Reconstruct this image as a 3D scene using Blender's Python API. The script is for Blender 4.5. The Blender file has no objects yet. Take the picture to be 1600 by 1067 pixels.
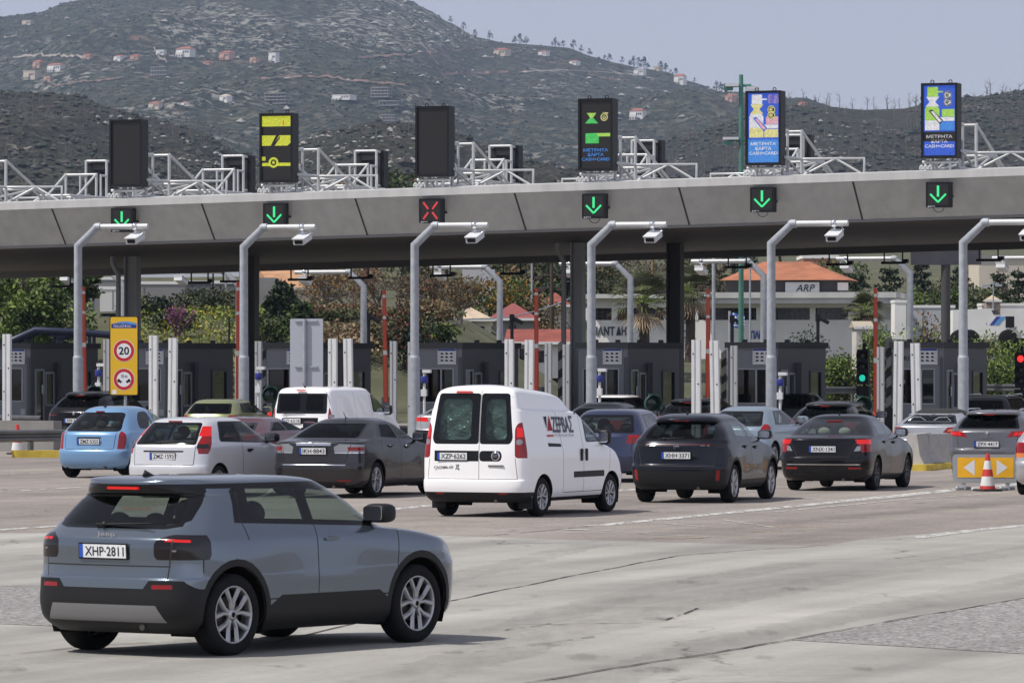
import bpy, bmesh, math, random
from mathutils import Vector, Matrix
R = math.radians
SC = bpy.context.scene
COL = SC.collection
random.seed(7)

# ---------------- camera, sky, sun, exposure ----------------
F, CH, HY = 8050.0, 2.53, 560.0          # focal length in photo pixels, camera height, horizon row
cd = bpy.data.cameras.new('camera'); cam = bpy.data.objects.new('camera', cd); COL.objects.link(cam)
cd.sensor_width = 36.0; cd.lens = 36.0 * F / 1600.0
cd.clip_start = 1.0; cd.clip_end = 30000.0
cam.location = (0, 0, CH)
cam.rotation_euler = (R(90) + math.atan((HY - 533.5) / F), 0, 0)
cd.dof.use_dof = True; cd.dof.focus_distance = 88.0; cd.dof.aperture_fstop = 20.0
SC.camera = cam

SUN_EL, SUN_AZ = 56.0, 250.0              # azimuth: 0 = +Y (view direction), clockwise; 270 = from the left
w = bpy.data.worlds.new('World'); SC.world = w; w.use_nodes = True
nt = w.node_tree; bg = nt.nodes['Background']
sky = nt.nodes.new('ShaderNodeTexSky'); sky.sky_type = 'NISHITA'; sky.sun_disc = False
sky.sun_elevation = R(SUN_EL); sky.sun_rotation = R(SUN_AZ)
sky.altitude = 0; sky.air_density = .6; sky.dust_density = .5; sky.ozone_density = 3.
# low-lying haze whitens the sky towards the horizon and thins out above it
wc = nt.nodes.new('ShaderNodeTexCoord'); ws = nt.nodes.new('ShaderNodeSeparateXYZ'); nt.links.new(wc.outputs['Generated'], ws.inputs[0])
wr = nt.nodes.new('ShaderNodeMapRange'); wr.interpolation_type = 'SMOOTHSTEP'; wr.inputs[1].default_value = -.05; wr.inputs[2].default_value = .42; wr.inputs[3].default_value = .66; wr.inputs[4].default_value = .42
nt.links.new(ws.outputs['Z'], wr.inputs[0])
veil = nt.nodes.new('ShaderNodeMix'); veil.data_type = 'RGBA'; nt.links.new(wr.outputs[0], veil.inputs[0])
veil.inputs[7].default_value = (11.6, 11.5, 13.3, 1); nt.links.new(sky.outputs[0], veil.inputs[6])
# sky brightened out of view, behind camera to the right, as added fill light
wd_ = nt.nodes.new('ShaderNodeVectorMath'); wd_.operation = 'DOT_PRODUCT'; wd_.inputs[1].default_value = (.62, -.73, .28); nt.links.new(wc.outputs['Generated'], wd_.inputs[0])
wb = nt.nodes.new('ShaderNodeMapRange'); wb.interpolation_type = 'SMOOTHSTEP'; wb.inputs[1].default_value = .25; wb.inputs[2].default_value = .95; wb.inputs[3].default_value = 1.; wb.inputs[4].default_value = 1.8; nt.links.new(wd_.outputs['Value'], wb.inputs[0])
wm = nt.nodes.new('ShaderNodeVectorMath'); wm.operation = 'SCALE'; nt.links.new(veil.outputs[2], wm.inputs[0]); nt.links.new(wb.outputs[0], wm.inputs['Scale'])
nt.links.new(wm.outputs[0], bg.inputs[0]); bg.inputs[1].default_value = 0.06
sd = bpy.data.lights.new('sun', 'SUN'); sun = bpy.data.objects.new('sun', sd); COL.objects.link(sun)
sd.energy = 4.7; sd.angle = R(0.5); sd.color = (1.0, 0.95, 0.88)
_a, _e = R(SUN_AZ), R(SUN_EL)
SUNV = Vector((math.sin(_a) * math.cos(_e), math.cos(_a) * math.cos(_e), math.sin(_e)))
sun.rotation_euler = SUNV.to_track_quat('Z', 'Y').to_euler()
sun.location = (-30, 0, 60)
SC.view_settings.view_transform = 'Standard'; SC.view_settings.look = 'None'
SC.view_settings.exposure = 0.0; SC.view_settings.gamma = 1.0
SC.cycles.max_bounces = 8; SC.cycles.transparent_max_bounces = 12

# ---------------- placing helpers ----------------
def PX(px, Y): return (px - 800.0) / F * Y
def PZ(py, Y): return CH + (HY - py) / F * Y
def GY(py): return F * CH / (py - HY)
def G(px, py):
    Y = GY(py); return Vector((PX(px, Y), Y, 0.0))
PHI = R(19.5)                              # the lanes run this far right of the view
LANE = Vector((math.sin(PHI), math.cos(PHI), 0)); CROSS = Vector((math.cos(PHI), -math.sin(PHI), 0))
YAW = -PHI                                 # z rotation that turns local +Y along the lanes

# ---------------- materials ----------------
MATS = {}
def mat(name, col=(.5, .5, .5), rough=.6, metal=0., coat=0., emit=None, es=1., alpha=None, spec=.5, noise=None, bump=None, scale=8.):
    """Principled material; noise = (amount, scale) mottles the colour, bump = (strength, scale)"""
    if name in MATS: return MATS[name]
    m = bpy.data.materials.new(name); m.use_nodes = True
    n = m.node_tree; b = n.nodes['Principled BSDF']
    b.inputs['Base Color'].default_value = (*col, 1); b.inputs['Roughness'].default_value = rough
    b.inputs['Metallic'].default_value = metal; b.inputs['Coat Weight'].default_value = coat
    b.inputs['Coat Roughness'].default_value = .04; b.inputs['Specular IOR Level'].default_value = spec
    if emit: b.inputs['Emission Color'].default_value = (*emit, 1); b.inputs['Emission Strength'].default_value = es
    tc = None
    if noise or bump: tc = n.nodes.new('ShaderNodeTexCoord')
    if noise:
        t = n.nodes.new('ShaderNodeTexNoise'); t.inputs['Scale'].default_value = noise[1]; t.inputs['Detail'].default_value = 6
        n.links.new(tc.outputs['Object'], t.inputs['Vector'])
        r = n.nodes.new('ShaderNodeMapRange'); r.inputs[1].default_value = .3; r.inputs[2].default_value = .7
        r.inputs[3].default_value = 1 - noise[0]; r.inputs[4].default_value = 1 + noise[0]
        n.links.new(t.outputs['Fac'], r.inputs[0])
        mx = n.nodes.new('ShaderNodeVectorMath'); mx.operation = 'SCALE'; mx.inputs[0].default_value = col
        n.links.new(r.outputs[0], mx.inputs['Scale']); n.links.new(mx.outputs[0], b.inputs['Base Color'])
    if bump:
        t = n.nodes.new('ShaderNodeTexNoise'); t.inputs['Scale'].default_value = bump[1]; t.inputs['Detail'].default_value = 5
        n.links.new(tc.outputs['Object'], t.inputs['Vector'])
        bp = n.nodes.new('ShaderNodeBump'); bp.inputs['Strength'].default_value = bump[0]; bp.inputs['Distance'].default_value = .02
        n.links.new(t.outputs['Fac'], bp.inputs['Height']); n.links.new(bp.outputs[0], b.inputs['Normal'])
    MATS[name] = m
    return m

def streak(name, vert=True, amt=.22, sc=(1.3, 1.3, .10)):
    """add rain streaks and grime to a plain material"""
    n = MATS[name].node_tree; b = n.nodes['Principled BSDF']; tc = n.nodes.new('ShaderNodeTexCoord'); mp = n.nodes.new('ShaderNodeMapping'); mp.inputs['Scale'].default_value = sc
    t = n.nodes.new('ShaderNodeTexNoise'); t.inputs['Scale'].default_value = 2.2; t.inputs['Detail'].default_value = 7; n.links.new(tc.outputs['Object'], mp.inputs[0]); n.links.new(mp.outputs[0], t.inputs['Vector'])
    r = n.nodes.new('ShaderNodeMapRange'); r.inputs[1].default_value = .35; r.inputs[2].default_value = .7; r.inputs[3].default_value = 1.08; r.inputs[4].default_value = 1 - amt; n.links.new(t.outputs['Fac'], r.inputs[0])
    v = n.nodes.new('ShaderNodeVectorMath'); v.operation = 'SCALE'; ln = b.inputs['Base Color'].links
    if ln: n.links.new(ln[0].from_socket, v.inputs[0])
    else: v.inputs[0].default_value = b.inputs['Base Color'].default_value[:3]
    n.links.new(r.outputs[0], v.inputs['Scale']); n.links.new(v.outputs[0], b.inputs['Base Color'])
def glass(name, tint, refl=1.0, rough=.02):
    if name in MATS: return MATS[name]
    m = bpy.data.materials.new(name); m.use_nodes = True; n = m.node_tree
    for x in list(n.nodes):
        if x.type != 'OUTPUT_MATERIAL': n.nodes.remove(x)
    o = [x for x in n.nodes if x.type == 'OUTPUT_MATERIAL'][0]
    t = n.nodes.new('ShaderNodeBsdfTransparent'); t.inputs[0].default_value = (*tint, 1)
    g = n.nodes.new('ShaderNodeBsdfGlossy'); g.inputs['Roughness'].default_value = rough; g.inputs[0].default_value = (refl, refl, refl, 1)
    lw = n.nodes.new('ShaderNodeLayerWeight'); lw.inputs[0].default_value = .5     # Schlick reflectance, the same from both sides of the pane
    pw = n.nodes.new('ShaderNodeMath'); pw.operation = 'POWER'; pw.inputs[1].default_value = 4.5; n.links.new(lw.outputs['Facing'], pw.inputs[0])
    fr = n.nodes.new('ShaderNodeMath'); fr.operation = 'MULTIPLY_ADD'; fr.inputs[1].default_value = .93 * refl; fr.inputs[2].default_value = .045 * refl; n.links.new(pw.outputs[0], fr.inputs[0])
    mx = n.nodes.new('ShaderNodeMixShader')
    n.links.new(fr.outputs[0], mx.inputs[0]); n.links.new(t.outputs[0], mx.inputs[1]); n.links.new(g.outputs[0], mx.inputs[2])
    n.links.new(mx.outputs[0], o.inputs[0])
    MATS[name] = m
    return m

def paint(name, col, metal=.55, rough=.32):
    """car paint with a clear coat and a thin film of road dust (noise in roughness and colour)"""
    if name in MATS: return MATS[name]
    dk = max(col) < .06
    m = mat(name, col, rough, metal, .42 if dk else .9, spec=.10 if dk else .5)
    n = m.node_tree; b = n.nodes['Principled BSDF']
    tc = n.nodes.new('ShaderNodeTexCoord'); t = n.nodes.new('ShaderNodeTexNoise'); t.inputs['Scale'].default_value = 3.; t.inputs['Detail'].default_value = 8
    n.links.new(tc.outputs['Object'], t.inputs['Vector'])
    sp = n.nodes.new('ShaderNodeSeparateXYZ'); n.links.new(tc.outputs['Object'], sp.inputs[0])
    # dust lies thicker low on the body
    lo = n.nodes.new('ShaderNodeMapRange'); lo.inputs[1].default_value = .2; lo.inputs[2].default_value = .9; lo.inputs[3].default_value = .04 if dk else .10; lo.inputs[4].default_value = .004 if dk else .012
    n.links.new(sp.outputs['Z'], lo.inputs[0])
    mu = n.nodes.new('ShaderNodeMath'); mu.operation = 'MULTIPLY'; n.links.new(t.outputs['Fac'], mu.inputs[0]); n.links.new(lo.outputs[0], mu.inputs[1])
    mx = n.nodes.new('ShaderNodeMix'); mx.data_type = 'RGBA'; mx.inputs[6].default_value = (*col, 1); mx.inputs[7].default_value = (.30, .27, .23, 1)
    n.links.new(mu.outputs[0], mx.inputs[0]); n.links.new(mx.outputs[2], b.inputs['Base Color'])
    cr = n.nodes.new('ShaderNodeMapRange'); cr.inputs[1].default_value = .3; cr.inputs[2].default_value = .75; cr.inputs[3].default_value = .012; cr.inputs[4].default_value = .05
    n.links.new(t.outputs['Fac'], cr.inputs[0]); n.links.new(cr.outputs[0], b.inputs['Coat Roughness'])
    return m

# ---------------- object helpers ----------------
def tag(o, label=None, cat=None, group=None, kind=None):
    if label: o['label'] = label
    if cat: o['category'] = cat
    if group: o['group'] = group
    if kind: o['kind'] = kind
    return o
def empty(name, loc=(0, 0, 0), rz=0., label=None, cat=None, group=None):
    o = bpy.data.objects.new(name, None); COL.objects.link(o); o.location = loc; o.rotation_euler = (0, 0, rz)
    o.empty_display_size = .3
    return tag(o, label, cat, group)
def kids(o): return list(o.children)
def copy_tree(o, parent=None):
    c = o.copy(); COL.objects.link(c); c.parent = parent
    if parent is not None: c.matrix_parent_inverse = o.matrix_parent_inverse.copy()
    for ch in kids(o): copy_tree(ch, c)
    return c

class MB:
    """collects shapes, builds one mesh object"""
    def __init__(s): s.v = []; s.f = []; s.m = []; s.sm = []
    def add(s, vs, fs, mi=0, smooth=False):
        b = len(s.v); s.v += [tuple(v) for v in vs]
        for f in fs: s.f.append([b + i for i in f]); s.m.append(mi); s.sm.append(smooth)
        return s
    def box(s, c, d, mi=0, rz=0., M=None):
        x, y, z = d[0] / 2, d[1] / 2, d[2] / 2
        vs = [Vector((sx * x, sy * y, sz * z)) for sx in (-1, 1) for sy in (-1, 1) for sz in (-1, 1)]
        if rz: q = Matrix.Rotation(rz, 3, 'Z'); vs = [q @ v for v in vs]
        if M is not None: vs = [M @ v for v in vs]
        vs = [v + Vector(c) for v in vs]
        return s.add(vs, [(0, 1, 3, 2), (4, 6, 7, 5), (0, 4, 5, 1), (2, 3, 7, 6), (0, 2, 6, 4), (1, 5, 7, 3)], mi)
    def rbox(s, c, d, r, mi=0, axis='z', seg=4, M=None):
        """box with rounded corners in the plane normal to axis"""
        a, b, h = {'z': (0, 1, 2), 'y': (0, 2, 1), 'x': (1, 2, 0)}[axis]
        pts = []
        for k, (sx, sy) in enumerate(((1, 1), (-1, 1), (-1, -1), (1, -1))):
            for i in range(seg + 1):
                t = R(90 * (k + i / seg)); pts.append((sx * (d[a] / 2 - r) + r * math.cos(t), sy * (d[b] / 2 - r) + r * math.sin(t)))
        n = len(pts); vs = []
        for e in (-1, 1):
            for p in pts:
                v = [0, 0, 0]; v[a] = p[0]; v[b] = p[1]; v[h] = e * d[h] / 2; v = Vector(v)
                if M is not None: v = M @ v
                vs.append(v + Vector(c))
        fl = (axis == 'y')
        fs = [list(range(n))[::-1], list(range(n, 2 * n))] + [(i, (i + 1) % n, n + (i + 1) % n, n + i) for i in range(n)]
        if fl: fs = [list(f)[::-1] for f in fs]
        return s.add(vs, fs, mi)
    def tube(s, pts, r, seg=10, mi=0, cap=True, smooth=True):
        pts = [Vector(p) for p in pts]; n = len(pts); rs = r if isinstance(r, (list, tuple)) else [r] * n
        vs = []; up = None
        for i, p in enumerate(pts):
            d = (pts[min(i + 1, n - 1)] - pts[max(i - 1, 0)]).normalized()
            if 0 < i < n - 1:
                d = ((pts[i + 1] - p).normalized() + (p - pts[i - 1]).normalized()).normalized()
            if up is None: up = Vector((0, 0, 1)) if abs(d.z) < .9 else Vector((1, 0, 0))
            a = d.cross(up).normalized(); b = a.cross(d).normalized(); up = b
            k = 1.0
            if 0 < i < n - 1:
                cth = (pts[i + 1] - p).normalized().dot((p - pts[i - 1]).normalized()); k = 1 / max(.6, math.sqrt((1 + cth) / 2))
            for j in range(seg):
                t = 2 * math.pi * j / seg; vs.append(p + (a * math.cos(t) + b * math.sin(t)) * rs[i] * (k if k < 1.2 else 1.1))
        fs = [(i * seg + j, i * seg + (j + 1) % seg, (i + 1) * seg + (j + 1) % seg, (i + 1) * seg + j) for i in range(n - 1) for j in range(seg)]
        s.add(vs, fs, mi, smooth)
        if cap:
            s.add(vs[:seg], [list(range(seg))[::-1]], mi); s.add(vs[-seg:], [list(range(seg))], mi)
        return s
    def lathe(s, prof, c=(0, 0, 0), axis='z', seg=24, mi=0, smooth=True, a0=0., a1=360.):
        """prof = [(radius, height)]"""
        c = Vector(c); vs = []; full = abs(a1 - a0 - 360) < 1e-6; ns = seg if full else seg + 1
        for r, h in prof:
            for j in range(ns):
                t = R(a0 + (a1 - a0) * j / seg); x, y = r * math.cos(t), r * math.sin(t)
                vs.append(c + Vector({'z': (x, y, h), 'y': (x, h, y), 'x': (h, x, y)}[axis]))
        fs = []
        for i in range(len(prof) - 1):
            for j in range(seg):
                k = (j + 1) % ns; q = (i * ns + j, i * ns + k, (i + 1) * ns + k, (i + 1) * ns + j)
                fs.append(q if axis != 'y' else q[::-1])
        return s.add(vs, fs, mi, smooth)
    def prism(s, poly, h0, h1, mi=0, axis='z'):
        """polygon in the plane normal to axis, from h0 to h1"""
        n = len(poly); f = {'z': lambda p, h: (p[0], p[1], h), 'y': lambda p, h: (p[0], h, p[1]), 'x': lambda p, h: (h, p[0], p[1])}[axis]
        vs = [f(p, h0) for p in poly] + [f(p, h1) for p in poly]
        return s.add(vs, [list(range(n))[::-1], list(range(n, 2 * n))] + [(i, (i + 1) % n, n + (i + 1) % n, n + i) for i in range(n)], mi)
    def sphere(s, c, r, mi=0, u=12, v=8, M=None):
        r = r if isinstance(r, (tuple, list)) else (r, r, r); vs = []; fs = []
        for i in range(v + 1):
            a = math.pi * i / v
            for j in range(u):
                b = 2 * math.pi * j / u; p = Vector((r[0] * math.sin(a) * math.cos(b), r[1] * math.sin(a) * math.sin(b), r[2] * math.cos(a)))
                if M is not None: p = M @ p
                vs.append(p + Vector(c))
        for i in range(v):
            for j in range(u): fs.append((i * u + j, (i + 1) * u + j, (i + 1) * u + (j + 1) % u, i * u + (j + 1) % u))
        return s.add(vs, fs, mi, True)
    def quad(s, a, b, c, d, mi=0): return s.add([a, b, c, d], [(0, 1, 2, 3)], mi)
    def build(s, name, mats, parent=None, loc=None, rz=None, fix=False, **kw):
        me = bpy.data.meshes.new(name); me.from_pydata(s.v, [], s.f)
        ms = mats if isinstance(mats, (list, tuple)) else [mats]
        for m in ms: me.materials.append(m)
        me.polygons.foreach_set('material_index', s.m); me.polygons.foreach_set('use_smooth', s.sm)
        if fix:
            bm = bmesh.new(); bm.from_mesh(me); bmesh.ops.recalc_face_normals(bm, faces=bm.faces); bm.to_mesh(me); bm.free()
        me.update()
        o = bpy.data.objects.new(name, me); COL.objects.link(o)
        if parent is not None: o.parent = parent
        if loc is not None: o.location = loc
        if rz is not None: o.rotation_euler = (0, 0, rz)
        if kw: tag(o, **kw)
        return o

def text_verts(body, size=1., bold=0., sx=1., shear=0., extrude=.003, align='CENTER'):
    cu = bpy.data.curves.new('t', 'FONT'); cu.body = body; cu.size = size; cu.offset = bold; cu.extrude = extrude; cu.shear = shear
    cu.align_x = align; cu.align_y = 'CENTER'; cu.resolution_u = 3
    o = bpy.data.objects.new('t', cu); COL.objects.link(o)
    dg = bpy.context.evaluated_depsgraph_get(); me = bpy.data.meshes.new_from_object(o.evaluated_get(dg))
    vs = [(v.co.x * sx, v.co.y, v.co.z) for v in me.vertices]; fs = [list(p.vertices) for p in me.polygons]
    bpy.data.objects.remove(o); bpy.data.curves.remove(cu); bpy.data.meshes.remove(me)
    return vs, fs
def fit_text(mb, body, c, wid, hgt, M, mi=0, bold=.0, extrude=.003, shear=0.):
    """text stretched to a width and height, centred at c; M's columns are (right, up, out)"""
    vs, fs = text_verts(body, 1., bold, 1., shear, 0.0 if not extrude else extrude)
    x0 = min(v[0] for v in vs); x1 = max(v[0] for v in vs); y0 = min(v[1] for v in vs); y1 = max(v[1] for v in vs)
    c = Vector(c); kx = wid / (x1 - x0); ky = hgt / (y1 - y0)
    mb.add([c + M @ Vector(((v[0] - (x0 + x1) / 2) * kx, (v[1] - (y0 + y1) / 2) * ky, v[2])) for v in vs], fs, mi)
def cols(a, b, c): return Matrix((a, b, c)).transposed()
FACE = cols((1, 0, 0), (0, 0, 1), (0, -1, 0))      # board facing -Y
# ---------------- car building kit ----------------
M_GAP = mat('panel_gap', (.012, .012, .013), .7)
M_TRIM = mat('black_trim', (.010, .010, .011), .5, spec=.3, bump=(.05, 300))
M_FRIT = mat('gloss_black', (.005, .005, .006), .12, 0, .15, spec=.3)
M_TYRE = mat('tyre_rubber', (.011, .011, .012), .85, spec=.2, noise=(.25, 14))
M_RIM = mat('alloy_silver', (.40, .405, .42), .33, .85)
M_RIMD = mat('alloy_dark', (.07, .07, .075), .35, .8)
M_BRAKE = mat('brake_steel', (.10, .09, .085), .5, .8)
M_UNDER = mat('underbody', (.006, .006, .006), .95, spec=.1)
M_INT = mat('cabin_dark', (.025, .025, .028), .8)
M_BEIGE = mat('cabin_beige', (.42, .40, .34), .8)
M_RED = mat('red_lens', (.24, .004, .006), .14, 0, .4, spec=.35)
M_REDLIT = mat('red_lens_lit', (.22, .004, .004), .15, 0, .4, spec=.3, emit=(.95, .015, .010), es=.55)
M_CLEAR = mat('clear_lens', (.26, .26, .27), .1, .4, .8)
M_SMOKE = mat('smoked_lens', (.007, .005, .006), .12, 0, .3, spec=.4)
M_AMBER = mat('amber_lens', (.6, .17, .02), .15, 0, .8)
M_PLATE = mat('plate_white', (.72, .73, .74), .4, noise=(.08, 30))
M_PLATEB = mat('plate_blue', (.02, .08, .42), .4)
M_PTXT = mat('plate_letters', (.015, .015, .02), .5)
M_CHROME = mat('chrome', (.75, .76, .78), .12, 1.0)
M_MATTESIL = mat('silver_plastic', (.20, .20, .20), .42, .35)
G_CLEAR = glass('glass_clear', (.56, .64, .60), 1.0)
G_DARK = glass('glass_dark', (.16, .19, .19), .7)
G_BLACK = glass('glass_privacy', (.03, .035, .04), .5)

def pchip(P, sub):
    """monotone smooth interpolation of rows of numbers"""
    n = len(P); k = len(P[0]); T = [[0.] * k for _ in P]
    for j in range(k):
        d = [P[i + 1][j] - P[i][j] for i in range(n - 1)]
        for i in range(n):
            if i == 0: T[i][j] = d[0]
            elif i == n - 1: T[i][j] = d[-1]
            elif d[i - 1] * d[i] <= 0: T[i][j] = 0.
            else: T[i][j] = 2 * d[i - 1] * d[i] / (d[i - 1] + d[i])
    out = []
    for i in range(n - 1):
        for s in range(sub):
            t = s / sub; h = (2 * t**3 - 3 * t**2 + 1, t**3 - 2 * t**2 + t, -2 * t**3 + 3 * t**2, t**3 - t**2)
            out.append([h[0] * P[i][j] + h[1] * T[i][j] + h[2] * P[i + 1][j] + h[3] * T[i + 1][j] for j in range(k)])
    out.append(list(P[-1])); return out

def outline(r, nside, narc):
    """half outline (left, y >= 0) of one slice, rear centre to front centre"""
    xr, zr, xf, zf, w, Lr, nr, Lf, nf = r; pts = []
    for i in range(narc + 1):
        t = R(90) * i / narc; c = max(0, math.cos(t)); s_ = math.sin(t)
        pts.append((xr + Lr * (1 - c ** (2 / nr)), w * s_ ** (2 / nr)))
    x0, x1 = xr + Lr, xf - Lf
    for i in range(1, nside): pts.append((x0 + (x1 - x0) * i / nside, w))
    for i in range(narc, -1, -1):
        t = R(90) * i / narc; c = max(0, math.cos(t)); s_ = math.sin(t)
        pts.append((xf - Lf * (1 - c ** (2 / nf)), w * s_ ** (2 / nf)))
    L = max(1e-4, xf - xr)
    return [(x, y * (1 - .012 * (2 * (x - xr) / L - 1) ** 2), zr + (zf - zr) * (x - xr) / L) for x, y in pts]

def shell(rows, sub=4, nside=26, narc=10, deform=None):
    bm = bmesh.new(); rings = []
    for r in pchip(rows, sub):
        h = outline(r, nside, narc); ring = h + [(x, -y, z) for x, y, z in h[-2:0:-1]]
        rings.append([bm.verts.new(deform(*p) if deform else p) for p in ring])
    n = len(rings[0])
    for a, b in zip(rings, rings[1:]):
        for i in range(n):
            j = (i + 1) % n
            f = bm.faces.new((a[j], a[i], b[i], b[j])); f.smooth = True
    bmesh.ops.remove_doubles(bm, verts=bm.verts, dist=.0008)
    bm.normal_update()
    return bm

def rpoly(pts, r, seg=3):
    """polygon with rounded corners"""
    out = []; n = len(pts)
    for i in range(n):
        p = Vector(pts[i]); a = Vector(pts[i - 1]); b = Vector(pts[(i + 1) % n])
        rr = min(r, (a - p).length * .45, (b - p).length * .45)
        s = p + (a - p).normalized() * rr; e = p + (b - p).normalized() * rr
        for k in range(seg + 1):
            t = k / seg; q = s * (1 - t)**2 + p * 2 * t * (1 - t) + e * t * t; out.append((q.x, q.y))
    return out
def ccw(p):
    a = sum(p[i - 1][0] * p[i][1] - p[i][0] * p[i - 1][1] for i in range(len(p)))
    return list(p) if a > 0 else list(p)[::-1]
def circ(x, z, r, n=28): return [(x + r * math.cos(2 * math.pi * i / n), z + r * math.sin(2 * math.pi * i / n)) for i in range(n)]
def strip(p, q, w):
    p, q = Vector(p), Vector(q); d = (q - p).normalized(); n = Vector((-d.y, d.x)) * w / 2
    return [tuple(p + n), tuple(p - n), tuple(q - n), tuple(q + n)]

class Car:
    def __init__(s, name, rows, deform=None, nside=26, narc=10, sub=4):
        s.bm = shell(rows, sub, nside, narc, deform); s.bm.normal_update()
        s.lay = s.bm.faces.layers.int.new('part'); s.parts = ['body']; s.mats = []; s.pm = {}
    def mi(s, m):
        if m not in s.mats: s.mats.append(m)
        return s.mats.index(m)
    def pid(s, p):
        if p not in s.parts: s.parts.append(p)
        return s.parts.index(p)
    def select(s, poly, proj, side=0, xlim=None, extra=()):
        """cut the shell along a convex outline and return the faces inside; side -1 right, 1 left (side view)"""
        poly = ccw(poly); P = []
        for i in range(len(poly)):
            a, b = poly[i - 1], poly[i]; nx, nz = b[1] - a[1], -(b[0] - a[0])
            l = math.hypot(nx, nz)
            if l < 1e-6: continue
            nx /= l; nz /= l
            if proj == 'side': P.append((Vector((a[0], 0, a[1])), Vector((nx, 0, nz))))
            elif proj == 'rear': P.append((Vector((0, -a[0], a[1])), Vector((0, -nx, nz))))
            else: P.append((Vector((a[0], a[1], 0)), Vector((nx, nz, 0))))
        P += [(Vector(c), Vector(n)) for c, n in extra]
        s.bm.normal_update(); cand = []
        for f in s.bm.faces:
            c = f.calc_center_median(); n = f.normal
            if proj == 'side':
                if c.y * side < .25 or abs(n.y) < .12: continue
            elif proj == 'rear':
                if xlim is not None and ((xlim > 0 and c.x > xlim) or (xlim < 0 and c.x < -xlim)): continue
            elif n.z < .2: continue
            cand.append(f)
        # cull quickly: keep faces not wholly outside any plane
        for co, no in P:
            cand = [f for f in cand if any((v.co - co).dot(no) < 0 for v in f.verts)]
        for co, no in P:
            if not cand: return []
            g = set(cand)
            for f in cand: g.update(f.edges); g.update(f.verts)
            r = bmesh.ops.bisect_plane(s.bm, geom=list(g), dist=1e-5, plane_co=co, plane_no=no)
            cand = [f for f in r['geom'] if isinstance(f, bmesh.types.BMFace) and f.is_valid and (f.calc_center_median() - co).dot(no) < 0]
        return cand
    def region(s, part, m, poly, proj='side', side=None, xlim=None, only=None, extra=()):
        out = []
        for sd in ((-1, 1) if (side is None and proj == 'side') else (side or 0,)):
            pn = part if not isinstance(part, dict) else part[sd]
            fs = s.select(poly, proj, sd, xlim, extra)
            for f in fs:
                if only and s.parts[f[s.lay]] not in only: continue
                if pn is not None: f[s.lay] = s.pid(pn)
                f.material_index = s.mi(m)
            out += fs
        return out
    def delete(s, poly, side=None):
        for sd in (-1, 1) if side is None else (side,):
            fs = s.select(poly, 'side', sd)
            bmesh.ops.delete(s.bm, geom=fs, context='FACES')
    def finish(s, root, lining=M_INT, names=None, lin=True):
        """split the shell into one mesh per part, keeping the normals of the whole"""
        bm = s.bm; bm.normal_update(); out = {}
        nrm = {v: v.normal.copy() for v in bm.verts}
        glassy = {i for i, m in enumerate(s.mats) if m.name.startswith('glass')}
        by = {}
        for f in bm.faces: by.setdefault(f[s.lay], []).append(f)
        for pid, fs in by.items():
            vi = {}; vs = []; ns = []; fl = []; mm = []
            for f in fs:
                idx = []
                for v in f.verts:
                    if v not in vi: vi[v] = len(vs); vs.append(v.co[:]); ns.append(nrm[v])
                    idx.append(vi[v])
                fl.append(idx); mm.append(f.material_index)
            pn = s.parts[pid]; base = pn.split('#')[0]
            me = bpy.data.meshes.new(base); me.from_pydata(vs, [], fl)
            used = sorted(set(mm))
            for u in used: me.materials.append(s.mats[u])
            me.polygons.foreach_set('material_index', [used.index(x) for x in mm])
            me.polygons.foreach_set('use_smooth', [True] * len(fl))
            me.normals_split_custom_set_from_vertices(ns)
            o = bpy.data.objects.new(base, me); COL.objects.link(o); out[pn] = o
        for pn, o in out.items():
            par = (names or {}).get(pn); o.parent = out[par] if par else root
        if lin:
            b = MB(); vi = {}; vs = []; fl = []; ztop_ = max(v.co.z for v in bm.verts)
            for f in bm.faces:
                if f.material_index in glassy: continue
                idx = []
                for v in f.verts:
                    if v not in vi: vi[v] = len(vs); vs.append((v.co - nrm[v] * .028)[:] if v.co.z < ztop_ - .06 else (v.co.x, v.co.y * .96, v.co.z - .035))
                    idx.append(vi[v])
                fl.append(idx[::-1])
            b.add(vs, fl, 0, True); b.build('cabin_lining', lining, root)
        bm.free(); s.out = out
        return out

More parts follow.
